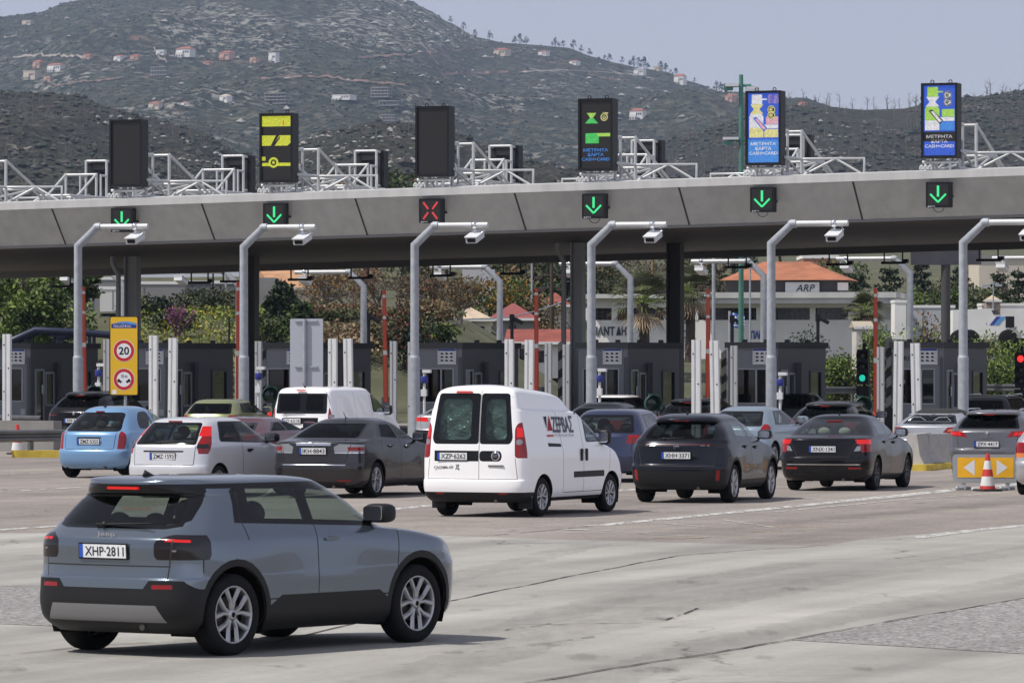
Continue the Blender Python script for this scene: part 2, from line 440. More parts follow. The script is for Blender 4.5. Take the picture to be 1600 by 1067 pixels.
def wheel(root, x, y, r, wd, style='y5', rim=None, spr=.70):
    """y < 0: right-hand wheel, its face looks to -y"""
    sg = 1 if y > 0 else -1; rim = rim or M_RIM
    e = bpy.data.objects.new('wheel', None); COL.objects.link(e); e.parent = root; e.location = (x, y, r)
    h = wd / 2; ri = r * spr
    t = MB(); prof = [(ri, -h * .86), (ri + .012, -h * .95), (r - .055, -h), (r - .02, -h * .93), (r - .004, -h * .72), (r, -h * .4), (r, h * .4), (r - .004, h * .72), (r - .02, h * .93), (r - .055, h), (ri + .012, h * .95), (ri, h * .86)]
    t.lathe(prof, axis='y', seg=40); t.build('tyre', M_TYRE, e)
    w_ = MB(); o = sg * h
    # barrel, lip and brake disc
    w_.lathe([(ri, o * .9), (ri * .97, o * .93), (ri * .93, o * .80), (ri * .90, o * .2), (ri * .90, -o * .85)][::sg], axis='y', seg=36, mi=0)
    w_.lathe([(0, o * .02), (ri * .9, o * .02)][::-sg], axis='y', seg=30, mi=2)
    w_.lathe([(0, o * .22), (ri * .62, o * .22), (ri * .62, o * .06)][::-sg], axis='y', seg=30, mi=1)
    def spoke(a, r0, r1, w0, w1, y0, y1, mi=0, a1=None):
        a1 = a if a1 is None else a1
        p = Vector((math.cos(a) * r0, 0, math.sin(a) * r0)); q = Vector((math.cos(a1) * r1, 0, math.sin(a1) * r1))
        d = (q - p).normalized(); n = Vector((-d.z, 0, d.x)); vs = []
        for (c, ww, yy) in ((p, w0, y0), (q, w1, y1)):
            for u, v in ((-1, 0), (-.55, 1), (.55, 1), (1, 0)):
                vs.append(c + n * u * ww / 2 + Vector((0, sg * (yy - .016 + .016 * v), 0)))
        w_.add(vs, [(0, 1, 5, 4), (1, 2, 6, 5), (2, 3, 7, 6), (3, 0, 4, 7), (0, 3, 2, 1), (4, 5, 6, 7)], mi)
    yh = h * .78; yo = h * .88
    if style == 'y5':
        for k in range(5):
            a = R(90 + 72 * k)
            for dlt in (-1, 1):
                spoke(a + dlt * R(7), ri * .16, ri * .50, ri * .17, ri * .15, yh, yh + .006, 0, a + dlt * R(11))
                spoke(a + dlt * R(11), ri * .48, ri * .95, ri * .16, ri * .22, yh + .005, yo, 0, a + dlt * R(21))
            spoke(a, ri * .2, ri * .36, ri * .2, ri * .1, yh - .004, yh - .004, 0)
    elif style == 's5':
        for k in range(5):
            a = R(90 + 72 * k)
            for dlt in (-1, 1): spoke(a + dlt * R(5), ri * .16, ri * .95, ri * .13, ri * .12, yh, yo, 0, a + dlt * R(13))
    elif style == 's7':
        for k in range(7): spoke(R(90 + 360 / 7 * k), ri * .16, ri * .95, ri * .24, ri * .20, yh, yo)
    elif style == 'cap':
        w_.lathe([(0, o * .84), (ri * .35, o * .86), (ri * .9, o * .9)][::-sg], axis='y', seg=30, mi=0)
        for k in range(9):
            a = R(40 * k); c = Vector((math.cos(a) * ri * .66, sg * (h * .885), math.sin(a) * ri * .66))
            w_.sphere(c, (ri * .11, .006, ri * .11), 2, 8, 4)
    w_.lathe([(0, o * .86), (ri * .14, o * .86), (ri * .22, o * .78), (ri * .22, o * .5)][::-sg], axis='y', seg=20, mi=0)
    w_.lathe([(0, o * .875), (ri * .09, o * .875), (ri * .1, o * .85)][::-sg], axis='y', seg=14, mi=2)
    w_.build('rim', [rim, M_BRAKE, M_UNDER], e)
    return e

def plate(root, x, z, text, y=0., wid=.52, hgt=.113, lean=0., group=None):
    """rear number plate facing -x"""
    M = Matrix.Rotation(-lean, 3, 'Y') @ cols((0, -1, 0), (0, 0, 1), (-1, 0, 0)); c = Vector((x, y, z))
    p = MB()
    def bx(u0, u1, v0, v1, d, mi):
        vs = [c + M @ Vector((u, v, k)) for k in (-.006, d) for u, v in ((u0, v0), (u1, v0), (u1, v1), (u0, v1))]
        p.add(vs, [(0, 3, 2, 1), (4, 5, 6, 7), (0, 1, 5, 4), (1, 2, 6, 5), (2, 3, 7, 6), (3, 0, 4, 7)], mi)
    bx(-wid / 2 - .012, wid / 2 + .012, -hgt / 2 - .014, hgt / 2 + .012, .004, 2)
    bx(-wid / 2, wid / 2, -hgt / 2, hgt / 2, .008, 0); bx(-wid / 2, -wid / 2 + .042, -hgt / 2, hgt / 2, .0095, 1)
    po = p.build('number_plate', [M_PLATE, M_PLATEB, M_TRIM], root)
    t = MB(); fit_text(t, text, c + M @ Vector((.022, 0, .0105)), wid - .085, hgt * .70, M, bold=.012, extrude=.0)
    t.build('lettering', M_PTXT, po)
    return po

def seat(root, x, y, z, m=M_INT, wd=.50, head=True, back=.62, hm=None):
    s = MB(); M = Matrix.Rotation(R(-14), 3, 'Y')
    s.rbox((x, y, z), (.50, wd, .16), .06, 0, 'y'); s.rbox((x - .27 - back * .12, y, z + back * .5), (.14, wd * .92, back), .06, 0, 'y', M=M)
    o = s.build('seat', m, root)
    if head:
        h = MB(); h.sphere((x - .36 - back * .10, y, z + back + .10), (.075, .135, .115), 0, 12, 8); h.tube([(x - .34 - back * .08, y, z + back * .9), (x - .36 - back * .1, y, z + back + .05)], .02, 6); h.build('headrest', hm or m, o)
    return o
def bench(root, x, z, wd, m=M_INT, back=.58, heads=3, hm=None):
    s = MB(); M = Matrix.Rotation(R(-16), 3, 'Y')
    s.rbox((x, 0, z), (.5, wd, .16), .06, 0, 'y'); s.rbox((x - .28, 0, z + back * .5), (.14, wd, back), .06, 0, 'y', M=M)
    o = s.build('rear_bench', m, root)
    for k in range(heads):
        yy = (k - (heads - 1) / 2) * wd * .36; h = MB(); h.sphere((x - .37, yy, z + back + .06), (.06, .125, .085), 0, 12, 8); h.build('headrest', hm or m, o)
    return o
def cabin(root, x_dash, x_front, x_rear, W, zf=.34, m=M_INT, hm=None, heads=3, back=.62, rear=True):
    b = MB(); b.box(((x_dash + x_rear) / 2 - .1, 0, zf - .08), (x_dash - x_rear + .9, W * 1.7, .05)); b.build('cabin_floor', M_INT, root)
    seat(root, x_front, .37, zf + .12, m, hm=hm, back=back); seat(root, x_front, -.37, zf + .12, m, hm=hm, back=back)
    if rear: bench(root, x_rear + .1, zf + .14, W * 1.45, m, heads=heads, hm=hm)
    d = MB(); d.rbox((x_dash, 0, zf + .42), (.46, W * 1.6, .26), .08, 0, 'y'); d.build('dashboard', M_INT, root)
    s = MB(); c = Vector((x_dash - .40, .37, zf + .50)); M = Matrix.Rotation(R(-22), 3, 'Y')
    ring = [c + M @ Vector((0, math.cos(t) * .18, math.sin(t) * .18)) for t in [2 * math.pi * i / 20 for i in range(21)]]
    s.tube(ring, .015, 6, cap=False); s.tube([c, c + M @ Vector((.3, 0, -.05))], .03, 8); s.tube([c + M @ Vector((0, -.17, 0)), c + M @ Vector((0, .17, 0))], .016, 6)
    s.build('steering_wheel', M_TRIM, root)

def mirror(root, x, z, W, m, sz=(.10, .13, .085)):
    for sg in (-1, 1):
        b = MB(); k0 = len(b.v); b.sphere((0, 0, 0), (1, 1, 1), 0, 20, 12); sq = lambda t, e: math.copysign(abs(t) ** e, t)
        b.v = [(x + (sq(v[0], .7) * (1 if v[0] < 0 else 1.25)) * sz[0], sg * (W + .10) + sq(v[1], .55) * sz[1], z + .07 + sq(v[2], .55) * sz[2]) for v in b.v]
        b.tube([(x + .05, sg * (W - .10), z - .01), (x + .02, sg * (W + .05), z + .03)], .03, 8, mi=1)
        b.rbox((x - sz[0] - .002, sg * (W + .10), z + .07), (.008, sz[1] * 1.55, sz[2] * 1.45), .03, 2, 'x')
        b.build('side_mirror', [m, M_TRIM, M_CHROME], root)

def underneath(root, L, W, xr, xf, r, arch, zb=.22):
    b = MB(); b.rbox((L / 2, 0, zb + .07), (L - .35, W * 1.42, .16), .05, 0, 'y')
    for ax in (xr, xf):
        for sg in (-1, 1):
            # wheel well: half drum and inner wall
            b.lathe([(arch * 1.02, sg * (W - .045)), (arch * 1.02, sg * (W - .40)), (0.0, sg * (W - .40))][::sg], (ax, 0, r), 'y', 24, 0, True, -25, 205)
        b.tube([(ax, -W + .2, r * .95), (ax, W - .2, r * .95)], .05, 8)
    b.build('underbody', M_UNDER, root)
    e = MB(); e.tube([(.06, -W * .45, zb + .02), (.5, -W * .45, zb + .03)], .03, 10); e.build('exhaust_pipe', M_BRAKE, root)

def place(root, px, Y, heading, local=None):
    """stand a car so that its local point (x, y) comes over the given spot on the ground"""
    th = R(heading); root.rotation_euler = (0, 0, R(90) - th)
    lx, ly = local or (0, 0)
    fwd = Vector((math.sin(th), math.cos(th), 0)); left = Vector((-math.cos(th), math.sin(th), 0))
    p = Vector((PX(px, Y), Y, 0)) - fwd * lx - left * ly
    root.location = p

def conform(objs, parts, sg=-1, gap=.009):
    """press flat lettering on to a car's side"""
    from mathutils.bvhtree import BVHTree
    vs, fs = [], []
    for o in parts:
        k = len(vs); vs += [v.co.copy() for v in o.data.vertices]; fs += [[k + i for i in p.vertices] for p in o.data.polygons]
    t = BVHTree.FromPolygons(vs, fs)
    for o in objs:
        for v in o.data.vertices:
            h = t.ray_cast(Vector((v.co.x, sg * 3, v.co.z)), Vector((0, -sg, 0)))
            if h[0] is not None: v.co.y = h[0].y + sg * gap
def swell(axles, W, amp=.022, z0=.42, z1=.95, dip=.012):
    """flared haunches over the wheels and a drawn-in waist between them"""
    mid = sum(axles) / 2
    def f(x, y, z):
        bnd = max(0., min(1., (z - .25) / .25)) * max(0., min(1., (z1 + .12 - z) / .25)); g = sum(math.exp(-((x - a) / .40) ** 2) for a in axles)
        d = math.exp(-((x - mid) / .55) ** 2) * max(0., 1 - abs(z - .62) / .24); k = min(1., (abs(y) / W) ** 4)
        return (x, y + math.copysign(k * (amp * g * bnd - dip * d), y) if y else y, z)
    return f
def fin(root, x, z, m):
    b = MB(); b.add([(x - .07, -.02, z), (x - .07, .02, z), (x + .11, 0, z - .012), (x - .06, 0, z + .055)], [(0, 1, 2), (0, 2, 3), (1, 3, 2), (0, 3, 1)], 0, True); b.build('antenna', m, root, fix=True)
def mast(root, x, z, m=M_TRIM):
    b = MB(); b.tube([(x, 0, z - .01), (x - .13, 0, z + .12)], [.012, .004], 6); b.lathe([(.03, -.01), (.026, .015), (0, .02)], (x, 0, z), 'z', 10); b.build('antenna', m, root)
def wiper(par, x, z, x2, z2, y0=.05, y1=-.38):
    b = MB(); b.tube([(x - .01, y0, z), (x2 - .015, y1, z2)], [.014, .008], 6); b.tube([(x - .012, y0 + .1, z), (x2 - .018, y1 - .05, z2 + .004)], [.011, .007], 6); b.sphere((x - .01, y0, z), .03, 0, 8, 6); b.build('wiper', M_TRIM, par)
def handle(par, x, z, W, sg, m, ln=.18):
    b = MB(); b.rbox((x, sg * (W + .012), z), (ln, .028, .032), .014, 0, 'y'); b.rbox((x - .01, sg * (W + .001), z - .012), (ln * .7, .006, .06), .02, 1, 'y'); b.build('door_handle', [m, M_TRIM], par)

def rows_of(tab, Lr=.42, Lf=.55):
    """rows given as (xr zr xf zf w [nr nf Lr Lf])"""
    out = []
    for t in tab:
        nr = t[5] if len(t) > 5 else 3.4; nf = t[6] if len(t) > 6 else 2.6
        out.append((t[0], t[1], t[2], t[3], t[4], t[7] if len(t) > 7 else Lr, nr, t[8] if len(t) > 8 else Lf, nf))
    return out

def std_car(name, label, sp):
    """everything the cars have in common; sp holds the measures of one model"""
    root = empty(name, label=label, cat=sp.get('cat', 'car'), group=sp.get('group'))
    P = sp['paint']; c = Car(name, sp['rows'], sp.get('deform'), sub=sp.get('sub', 4)); c.mi(P)
    L, W, xr, xf, r = sp['L'], sp['W'], sp['xr'], sp['xf'], sp['r']; ar = sp.get('arch', r + .05)
    sd = {-1: 'R', 1: 'L'}
    # tailgate / boot lid, doors
    if 'gate' in sp: c.region('tailgate', P, sp['gate'], 'rear', xlim=sp.get('gate_x', .8))
    for k, d in enumerate(sp.get('doors', [])): c.region({-1: 'door#R%d' % k, 1: 'door#L%d' % k}, P, d)
    # cladding low on the body
    if sp.get('clad'):
        c.region('cladding', M_TRIM, [(xr, .0), (xf, .0), (xf, sp['clad']), (xr, sp['clad'])])
        for ax in (xr, xf): c.region('cladding', M_TRIM, circ(ax, r, ar + sp.get('clad_w', .065)))
    elif sp.get('sill'): c.region('body', sp.get('sill_m', M_TRIM), [(xr, .0), (xf, .0), (xf, sp['sill']), (xr, sp['sill'])])
    if 'bumper' in sp:
        for q in sp['bumper']: c.region('rear_bumper', sp.get('bumper_m', P), q, 'rear', xlim=sp.get('bumper_x', xr - ar + .02))
    for q in sp.get('fbumper', []): c.region('front_bumper', M_TRIM, q, 'side')
    for q, m in sp.get('bands', []): c.region('rear_bumper', m, q, 'rear', xlim=sp.get('band_x', .3))
    # glass
    if 'frit' in sp:
        for q in sp['frit']: c.region('window_frame', sp.get('frit_m', M_FRIT), q)
    for k, q in enumerate(sp.get('win', [])): c.region({-1: 'side_window#R%d' % k, 1: 'side_window#L%d' % k}, sp['win_m'][k] if isinstance(sp.get('win_m'), list) else sp.get('win_m', G_DARK), q)
    if 'rfrit' in sp: c.region(sp.get('rfrit_part', 'tailgate'), M_FRIT, sp['rfrit'], 'rear', xlim=sp.get('rwin_x', 1.1), extra=sp.get('rfrit_extra', ()))
    if 'rwin' in sp: c.region('rear_window', sp.get('rwin_m', G_DARK), sp['rwin'], 'rear', xlim=sp.get('rwin_x', 1.1))
    if 'wsh' in sp: c.region('windscreen', G_CLEAR, sp['wsh'], 'rear', xlim=-sp['wsh_x'])
    # lamps: (polygon for the right-hand side, x limit, material)
    for k, (q, xl, m, *tp) in enumerate(sp.get('lamps', [])):
        ex = [((xl, 0, 0), (1, 0, 0))]
        if tp and tp[0] < 0: ex = [((xl, 0, min(z for _, z in q)), (1, 0, tp[0]))]
        elif tp: zc = sum(z for _, z in q) / len(q); ex = [((xl, 0, zc), (1, 0, tp[0])), ((xl, 0, zc), (1, 0, -tp[0])), ((xl - .03, 0, 0), (1, 0, 0))]
        xm = xl + (.9 if tp else .4); c.region('tail_light#R', m, q, 'rear', xlim=xm, extra=ex); c.region('tail_light#L', m, [(-u, z) for u, z in q], 'rear', xlim=xm, extra=ex)
    for k, (q, m, xl) in enumerate(sp.get('reflect', [])):
        c.region('reflector#R', m, q, 'rear', xlim=xl); c.region('reflector#L', m, [(-u, z) for u, z in q], 'rear', xlim=xl)
    for q, m in sp.get('head', []): c.region({-1: 'headlight#R', 1: 'headlight#L'}, m, q)
    for (q, m) in sp.get('rearpaint', []): c.region(None, m, q, 'rear', xlim=.9)
    for (q, m) in sp.get('sidepaint', []): c.region(None, m, q)
    # panel gaps
    for p, q in sp.get('gaps', []): c.region(None, M_GAP, strip(p, q, sp.get('gap_w', .012)), only=None)
    for p, q in sp.get('rgaps', []): c.region(None, M_GAP, strip(p, q, sp.get('gap_w', .012)), 'rear', xlim=.7)
    for ax in (xr, xf): c.delete(circ(ax, r, ar, 32))
    par = {'rear_window': 'tailgate' if 'gate' in sp else None, 'reflector#R': 'rear_bumper' if 'bumper' in sp else None, 'reflector#L': 'rear_bumper' if 'bumper' in sp else None}
    for k in range(len(sp.get('win', []))):
        dk = sp.get('win_door', {}).get(k)
        if dk is not None:
            for q in 'RL': par['side_window#%s%d' % (q, k)] = 'door#%s%d' % (q, dk)
    out = c.finish(root, names=par)
    underneath(root, L, W, xr, xf, r, ar, sp.get('zb', .2))
    tw = sp.get('tw', .205)
    for ax in (xr, xf):
        for sg in (-1, 1): wheel(root, ax, sg * (W - tw / 2 - .015), r, tw, sp.get('wheel', 's5'), sp.get('rim'))
    if 'plate' in sp: plate(root, sp['plate'][0], sp['plate'][1], sp['plate'][2], lean=R(sp['plate'][3]) if len(sp['plate']) > 3 else 0, y=sp.get('plate_y', 0))
    if 'mirror' in sp: mirror(root, sp['mirror'][0], sp['mirror'][1], sp['mirror'][2], sp.get('mirror_m', P))
    for (k, x, z, wy) in sp.get('handles', []):
        for q, sg in (('R', -1), ('L', 1)):
            if 'door#%s%d' % (q, k) in out: handle(out['door#%s%d' % (q, k)], x, z, wy, sg, sp.get('handle_m', P))
    if 'cabin' in sp: cabin(root, *sp['cabin'], **sp.get('cabin_kw', {}))
    if 'wiper' in sp and 'rear_window' in out: wiper(out['rear_window'], *sp['wiper'])
    if 'third' in sp:
        x, z, wd, m = sp['third']; b = MB(); b.rbox((x, 0, z), (.03, wd, .022), .01, 0, 'x'); b.build('brake_light', m, root)
    if 'fin' in sp: fin(root, *sp['fin'])
    if 'mast' in sp: mast(root, *sp['mast'])
    sp['out'] = out
    return root
# ---------------- the grey compact SUV in front ----------------
P_SUV = paint('paint_blue_grey', (.138, .172, .212), .7, .22)
SUV = dict(
  L=4.08, W=.888, xr=.72, xf=3.28, r=.352, arch=.415, tw=.225, paint=P_SUV, clad=.40, clad_w=.06, zb=.24, wheel='y5',
  rows=rows_of([
    (.16, .20, 3.97, .20, .800, 3.6, 3.0), (.06, .27, 4.04, .27, .855, 3.6, 3.0), (.02, .34, 4.06, .36, .880, 3.8, 3.0),
    (.00, .46, 4.075, .50, .888, 3.8, 3.0), (.01, .58, 4.08, .62, .889, 3.8, 3.0), (.015, .66, 4.07, .72, .889, 3.8, 3.0),
    (.03, .675, 4.06, .735, .888, 3.8, 3.0), (.035, .80, 4.02, .84, .888, 3.6, 2.8), (.03, .93, 3.95, .91, .884, 3.6, 2.8),
    (.045, 1.00, 3.80, .955, .876, 3.6, 2.6), (.095, 1.045, 3.50, 1.005, .862, 3.4, 2.6), (.155, 1.09, 3.10, 1.045, .845, 3.4, 2.6),
    (.235, 1.18, 2.93, 1.13, .800, 3.4, 2.6), (.355, 1.31, 2.68, 1.29, .735, 3.4, 2.8), (.395, 1.350, 2.47, 1.39, .700, 3.4, 3.0),
    (.395, 1.356, 2.46, 1.40, .696, 3.6, 3.0), (.315, 1.372, 2.42, 1.42, .682, 2.9, 3.0, .60), (.295, 1.385, 2.40, 1.43, .675, 2.8, 3.0, .60), (.285, 1.470, 2.28, 1.478, .632, 2.8, 3.0, .60),
    (.36, 1.505, 2.05, 1.507, .54, 4.0, 3.0, .4), (.55, 1.522, 1.75, 1.522, .38, 3.5, 3.0, .4), (.9, 1.528, 1.5, 1.528, .02, 3., 3., .2, .2)]),
  gate=[(-.66, .66), (.66, .66), (.70, 1.03), (.62, 1.50), (-.62, 1.50), (-.70, 1.03)], gate_x=.62,
  doors=[[(1.14, .44), (1.83, .44), (1.83, 1.45), (1.10, 1.45), (.86, 1.18), (.90, .95)], [(1.84, .44), (2.92, .44), (2.98, 1.05), (2.35, 1.45), (1.84, 1.47)]],
  bumper=[[(-.95, .0), (.95, .0), (.95, .50), (.80, .64), (.47, .645), (.44, .585), (-.44, .585), (-.47, .645), (-.80, .64), (-.95, .50)][0:0] or [(-.95, .0), (.95, .0), (.95, .585), (-.95, .585)],
          [(.43, .57), (.97, .50), (.80, .655), (.50, .655)], [(-.43, .57), (-.97, .50), (-.80, .655), (-.50, .655)]], bumper_m=M_TRIM, bumper_x=.335,
  bands=[([(-.66, .30), (.66, .30), (.575, .445), (-.575, .445)], M_MATTESIL)], band_x=.4,
  frit=[[(.78, 1.13), (3.00, 1.045), (2.86, 1.16), (2.42, 1.40), (2.28, 1.455), (1.0, 1.462), (.88, 1.40)], [(.10, 1.425), (2.3, 1.41), (2.3, 1.462), (.18, 1.462)], [(.0, 1.105), (.20, 1.105), (.34, 1.16), (.62, 1.395), (.62, 1.462), (.0, 1.462)]],
  win=[[(.99, 1.155), (1.75, 1.120), (1.75, 1.415), (1.10, 1.425)], [(1.86, 1.115), (2.74, 1.085), (2.30, 1.395), (1.86, 1.415)]], win_door={0: 0, 1: 1}, win_m=[G_CLEAR, G_CLEAR],
  rfrit=[(-.72, 1.115), (-.55, 1.085), (.55, 1.085), (.72, 1.115), (.66, 1.30), (.64, 1.458), (-.64, 1.458), (-.66, 1.30)], rwin_x=.62,
  rwin=rpoly([(-.655, 1.135), (-.52, 1.112), (.52, 1.112), (.655, 1.135), (.575, 1.355), (-.575, 1.355)], .05), rwin_m=G_CLEAR,
  wsh=rpoly([(-.72, 1.09), (.72, 1.09), (.60, 1.42), (-.60, 1.42)], .06), wsh_x=2.0,
  lamps=[(rpoly([(.535, .865), (.56, .83), (.95, .83), (.95, 1.035), (.66, 1.045), (.535, .99)], .04), .43, M_SMOKE, .55), ([(.63, .985), (.84, .978), (.84, 1.0), (.63, 1.008)], .20, M_REDLIT), ([(.70, .90), (.735, .90), (.735, .915), (.70, .915)], .2, M_CLEAR)],
  reflect=[([(.53, .585), (.72, .585), (.72, .62), (.53, .62)], M_RED, .4)],
  head=[([(3.60, .80), (4.05, .74), (4.0, .86), (3.70, .93)], M_CLEAR)],
  sidepaint=[([(1.12, .38), (2.90, .38), (2.70, .50), (1.34, .50)], M_TRIM)],
  deform=swell((.72, 3.28), .888, .020),
  gaps=[((1.835, .46), (1.835, 1.09)), ((2.93, .46), (2.985, 1.05)), ((.905, .98), (.87, 1.18)), ((.87, 1.18), (.96, 1.40)), ((1.135, .47), (1.84, .465)), ((1.84, .465), (2.93, .46)), ((.30, .72), (.30, .84))],
  rgaps=[((-.67, .665), (-.70, 1.0)), ((.67, .665), (.70, 1.0)), ((-.69, .775), (.69, .775))],
  plate=(.018, .895, 'XHP·2811', 3), mirror=(2.68, 1.10, .80), mirror_m=M_TRIM, handles=[(1, 2.03, .965, .872)],
  cabin=(2.62, 1.98, .98, .80), wiper=(.165, 1.115, .17, 1.13, .10, -.38), third=(.279, 1.425, .34, M_REDLIT), fin=(.62, 1.522, M_TRIM))
def build_suv():
    o = std_car('compact_suv', 'blue-grey compact SUV with black cladding, alone in the foreground', dict(SUV, cat='car'))
    out = SUV
    place(o, 354, 43.9, 36.6, (.72, -.78))
    lay_text(o, 'badge', 'Jeep', (.055, 0, 1.035), .20, .05, cols((0, -1, 0), (0, 0, 1), (-1, 0, 0)), M_CHROME)
    return o
# ---------------- the other cars ----------------
def body_rows(L, W, H, te, rwb, rr, wb, wh, hz=.78, z0=.20, bz=.60, wbelt=.955, wroof=.70, nlow=3.4, ntop=3.2, spoil=None, Lr=.42, hood_n=2.6, bump=.035):
    """te: top edge of the tail (x, z); rwb: foot of the rear window; rr: rear edge of the roof; wb, wh: foot and head of the windscreen; hz: nose height"""
    m = lambda a, b, t: a + (b - a) * t
    T = [(.13, z0, L - .14, z0, W * .89, nlow), (.05, z0 + .07, L - .05, z0 + .08, W * .955, nlow), (.01, m(z0, bz, .5), L - .01, .40, W * .99, nlow),
         (0, bz - .06, L, .54, W * 1.0, nlow), (.01, bz, L - .01, .62, W, nlow), (bump, bz + .02, L - .02, .645, W, nlow),
         (m(bump, te[0], .5), m(bz, te[1], .5), L - .10, m(.645, hz, .6), W * .995, nlow - .1),
         (te[0], te[1] - .03, L - .28, hz, W * .985, nlow - .1, hood_n), (te[0] + .02, te[1], L - .50, m(hz, wb[1], .45), W * .975, nlow - .2, hood_n),
         (rwb[0], rwb[1], wb[0] + .08, wb[1] - .01, W * wbelt, ntop, hood_n), (m(rwb[0], rr[0], .12), m(rwb[1], rr[1], .12), m(wb[0], wh[0], .12), m(wb[1], wh[1], .15), W * m(wbelt, wroof, .12), ntop),
         (m(rwb[0], rr[0], .55), m(rwb[1], rr[1], .58), m(wb[0], wh[0], .55), m(wb[1], wh[1], .6), W * m(wbelt, wroof, .52), ntop)]
    if spoil:
        T += [(rr[0], rr[1] - .045, wh[0] + .06, wh[1] - .03, W * (wroof + .015), ntop), (rr[0] - spoil, rr[1] - .04, wh[0] + .05, wh[1] - .025, W * (wroof + .01), 2.9, 3., .56), (rr[0] - spoil - .02, rr[1], wh[0], wh[1], W * wroof, 2.9, 3., .56)]
    else: T += [(rr[0], rr[1], wh[0], wh[1], W * wroof, ntop, 3., .42)]
    k = rr[0] - (spoil or 0); c = (k + wh[0]) / 2
    T += [(k + .10, m(rr[1], H, .55), wh[0] - .12, m(wh[1], H, .55), W * (wroof - .09), ntop, 3., .42), (min(k + .36, c - .38), m(rr[1], H, .92), max(wh[0] - .36, c + .38), m(wh[1], H, .92), W * (wroof - .26), 3., 3., .34, .34), (min(k + .75, c - .2), H, max(wh[0] - .55, c + .2), H, .02, 3., 3., .15, .15)]
    return rows_of(T, Lr)

def mk(name, label, px, Y, heading, local=(0, 0), **sp):
    o = std_car(name, label, sp); place(o, px, Y, heading, local); return o

def mkwin(xa, xb, za, zb_, xc, xd, zt, zr, split, g=.06):
    """two side panes between the belt (xa..xb) and the roof edge (xc..xd)"""
    f = lambda x: za + (zb_ - za) * (x - xa) / (xb - xa); t = lambda x: zr + (zt - zr) * (x - xc) / (xd - xc)
    return [rpoly([(xa, f(xa)), (split - g / 2, f(split)), (split - g / 2, t(split)), (xc, zr)], .05), rpoly([(split + g / 2, f(split)), (xb, zb_), (xd, zt), (split + g / 2, t(split))], .05)]

def lay_text(par, name, body, c, wid, hgt, M, m, bold=.0, shear=0., extrude=.002):
    b = MB(); fit_text(b, body, c, wid, hgt, M, 0, bold, extrude, shear); return b.build(name, m, par)
BACK = cols((0, -1, 0), (0, 0, 1), (-1, 0, 0))       # a sign on a car's back, read from behind
RSIDE = cols((1, 0, 0), (0, 0, 1), (0, -1, 0))       # on its right-hand side

def build_crossover():
    P = paint('paint_midnight', (.010, .012, .020), .3, .22)
    sp = dict(deform=swell((.80, 3.36), .882, .022), L=4.18, W=.882, xr=.80, xf=3.36, r=.345, arch=.41, tw=.215, paint=P, clad=.40, clad_w=.05, wheel='s7', zb=.24,
      rows=body_rows(4.18, .882, 1.56, (.09, 1.02), (.17, 1.10), (.60, 1.455), (3.02, 1.06), (2.35, 1.46), hz=.88, z0=.24, bz=.66, wroof=.66, nlow=3.3, spoil=.16, bump=.06),
      gate=[(-.62, .62), (.62, .62), (.72, .98), (.60, 1.52), (-.60, 1.52), (-.72, .98)], gate_x=.6,
      bumper=[[(-.95, .0), (.95, .0), (.95, .56), (-.95, .56)]], bumper_m=M_TRIM, bumper_x=.43,
      doors=[[(1.22, .42), (1.90, .42), (1.92, 1.46), (1.2, 1.46), (.98, 1.2), (1.0, .95)], [(1.92, .42), (2.98, .42), (3.05, 1.06), (2.40, 1.46), (1.92, 1.48)]],
      frit=[[(1.02, 1.17), (3.05, 1.075), (2.48, 1.43), (1.9, 1.475), (1.2, 1.44)]], win=mkwin(1.13, 2.86, 1.175, 1.115, 1.30, 2.40, 1.405, 1.41, 1.92, .09), win_m=[G_CLEAR, G_CLEAR], win_door={0: 0, 1: 1},
      rfrit=rpoly([(-.70, 1.085), (.70, 1.085), (.60, 1.42), (-.60, 1.42)], .05), rwin=rpoly([(-.63, 1.12), (.63, 1.12), (.545, 1.395), (-.545, 1.395)], .06), rwin_m=G_DARK,
      wsh=rpoly([(-.70, 1.10), (.70, 1.10), (.58, 1.43), (-.58, 1.43)], .06), wsh_x=2.1,
      lamps=[([(.36, 1.0), (.95, .965), (.95, 1.05), (.36, 1.045)], .42, M_SMOKE), ([(.0, 1.02), (.58, 1.02), (.58, 1.034), (.0, 1.034)], .3, mat('red_strip_dark', (.10, .006, .008), .2)), ([(.42, 1.004), (.50, 1.004), (.50, 1.012), (.42, 1.012)], .3, M_CLEAR), ([(.54, 1.003), (.58, 1.003), (.58, 1.012), (.54, 1.012)], .3, M_CLEAR)],
      reflect=[([(.70, .40), (.76, .40), (.78, .58), (.72, .58)], M_RED, .4)],
      bands=[([(-.62, .42), (.62, .42), (.62, .48), (-.62, .48)], M_MATTESIL)][0:0],
      gaps=[((1.91, .44), (1.91, 1.10)), ((3.0, .44), (3.05, 1.07)), ((1.02, .96), (1.0, 1.2))], rgaps=[((-.66, .66), (-.72, .98)), ((.66, .66), (.72, .98)), ((-.68, .655), (.68, .655))],
      plate=(.045, .835, 'XHH·3371', 4), mirror=(2.75, 1.10, .80), handles=[(0, 1.50, .985, .872), (1, 2.20, .965, .872)],
      cabin=(2.70, 2.05, 1.08, .80), wiper=(.20, 1.12, .23, 1.14, .25, -.05), third=(.44, 1.44, .26, M_RED), fin=(.85, 1.548, M_TRIM))
    o = mk('crossover_car', 'near-black small crossover right of the white high-roof van, silver multi-spoke wheels', 1141, 90.6, 17.5, (.80, -.78), **sp)
    ch = MB(); ch.lathe([(.045, -.006), (.052, .0), (.045, .006)], (.058, 0, .985), 'x', 20); ch.lathe([(.012, -.004), (.018, .0), (.012, .004)], (.058, 0, .985), 'x', 10)
    ch.tube([(.055, -.04, .995), (.055, .04, .995)], .006, 6); ch.build('badge', M_CHROME, o)
    return o

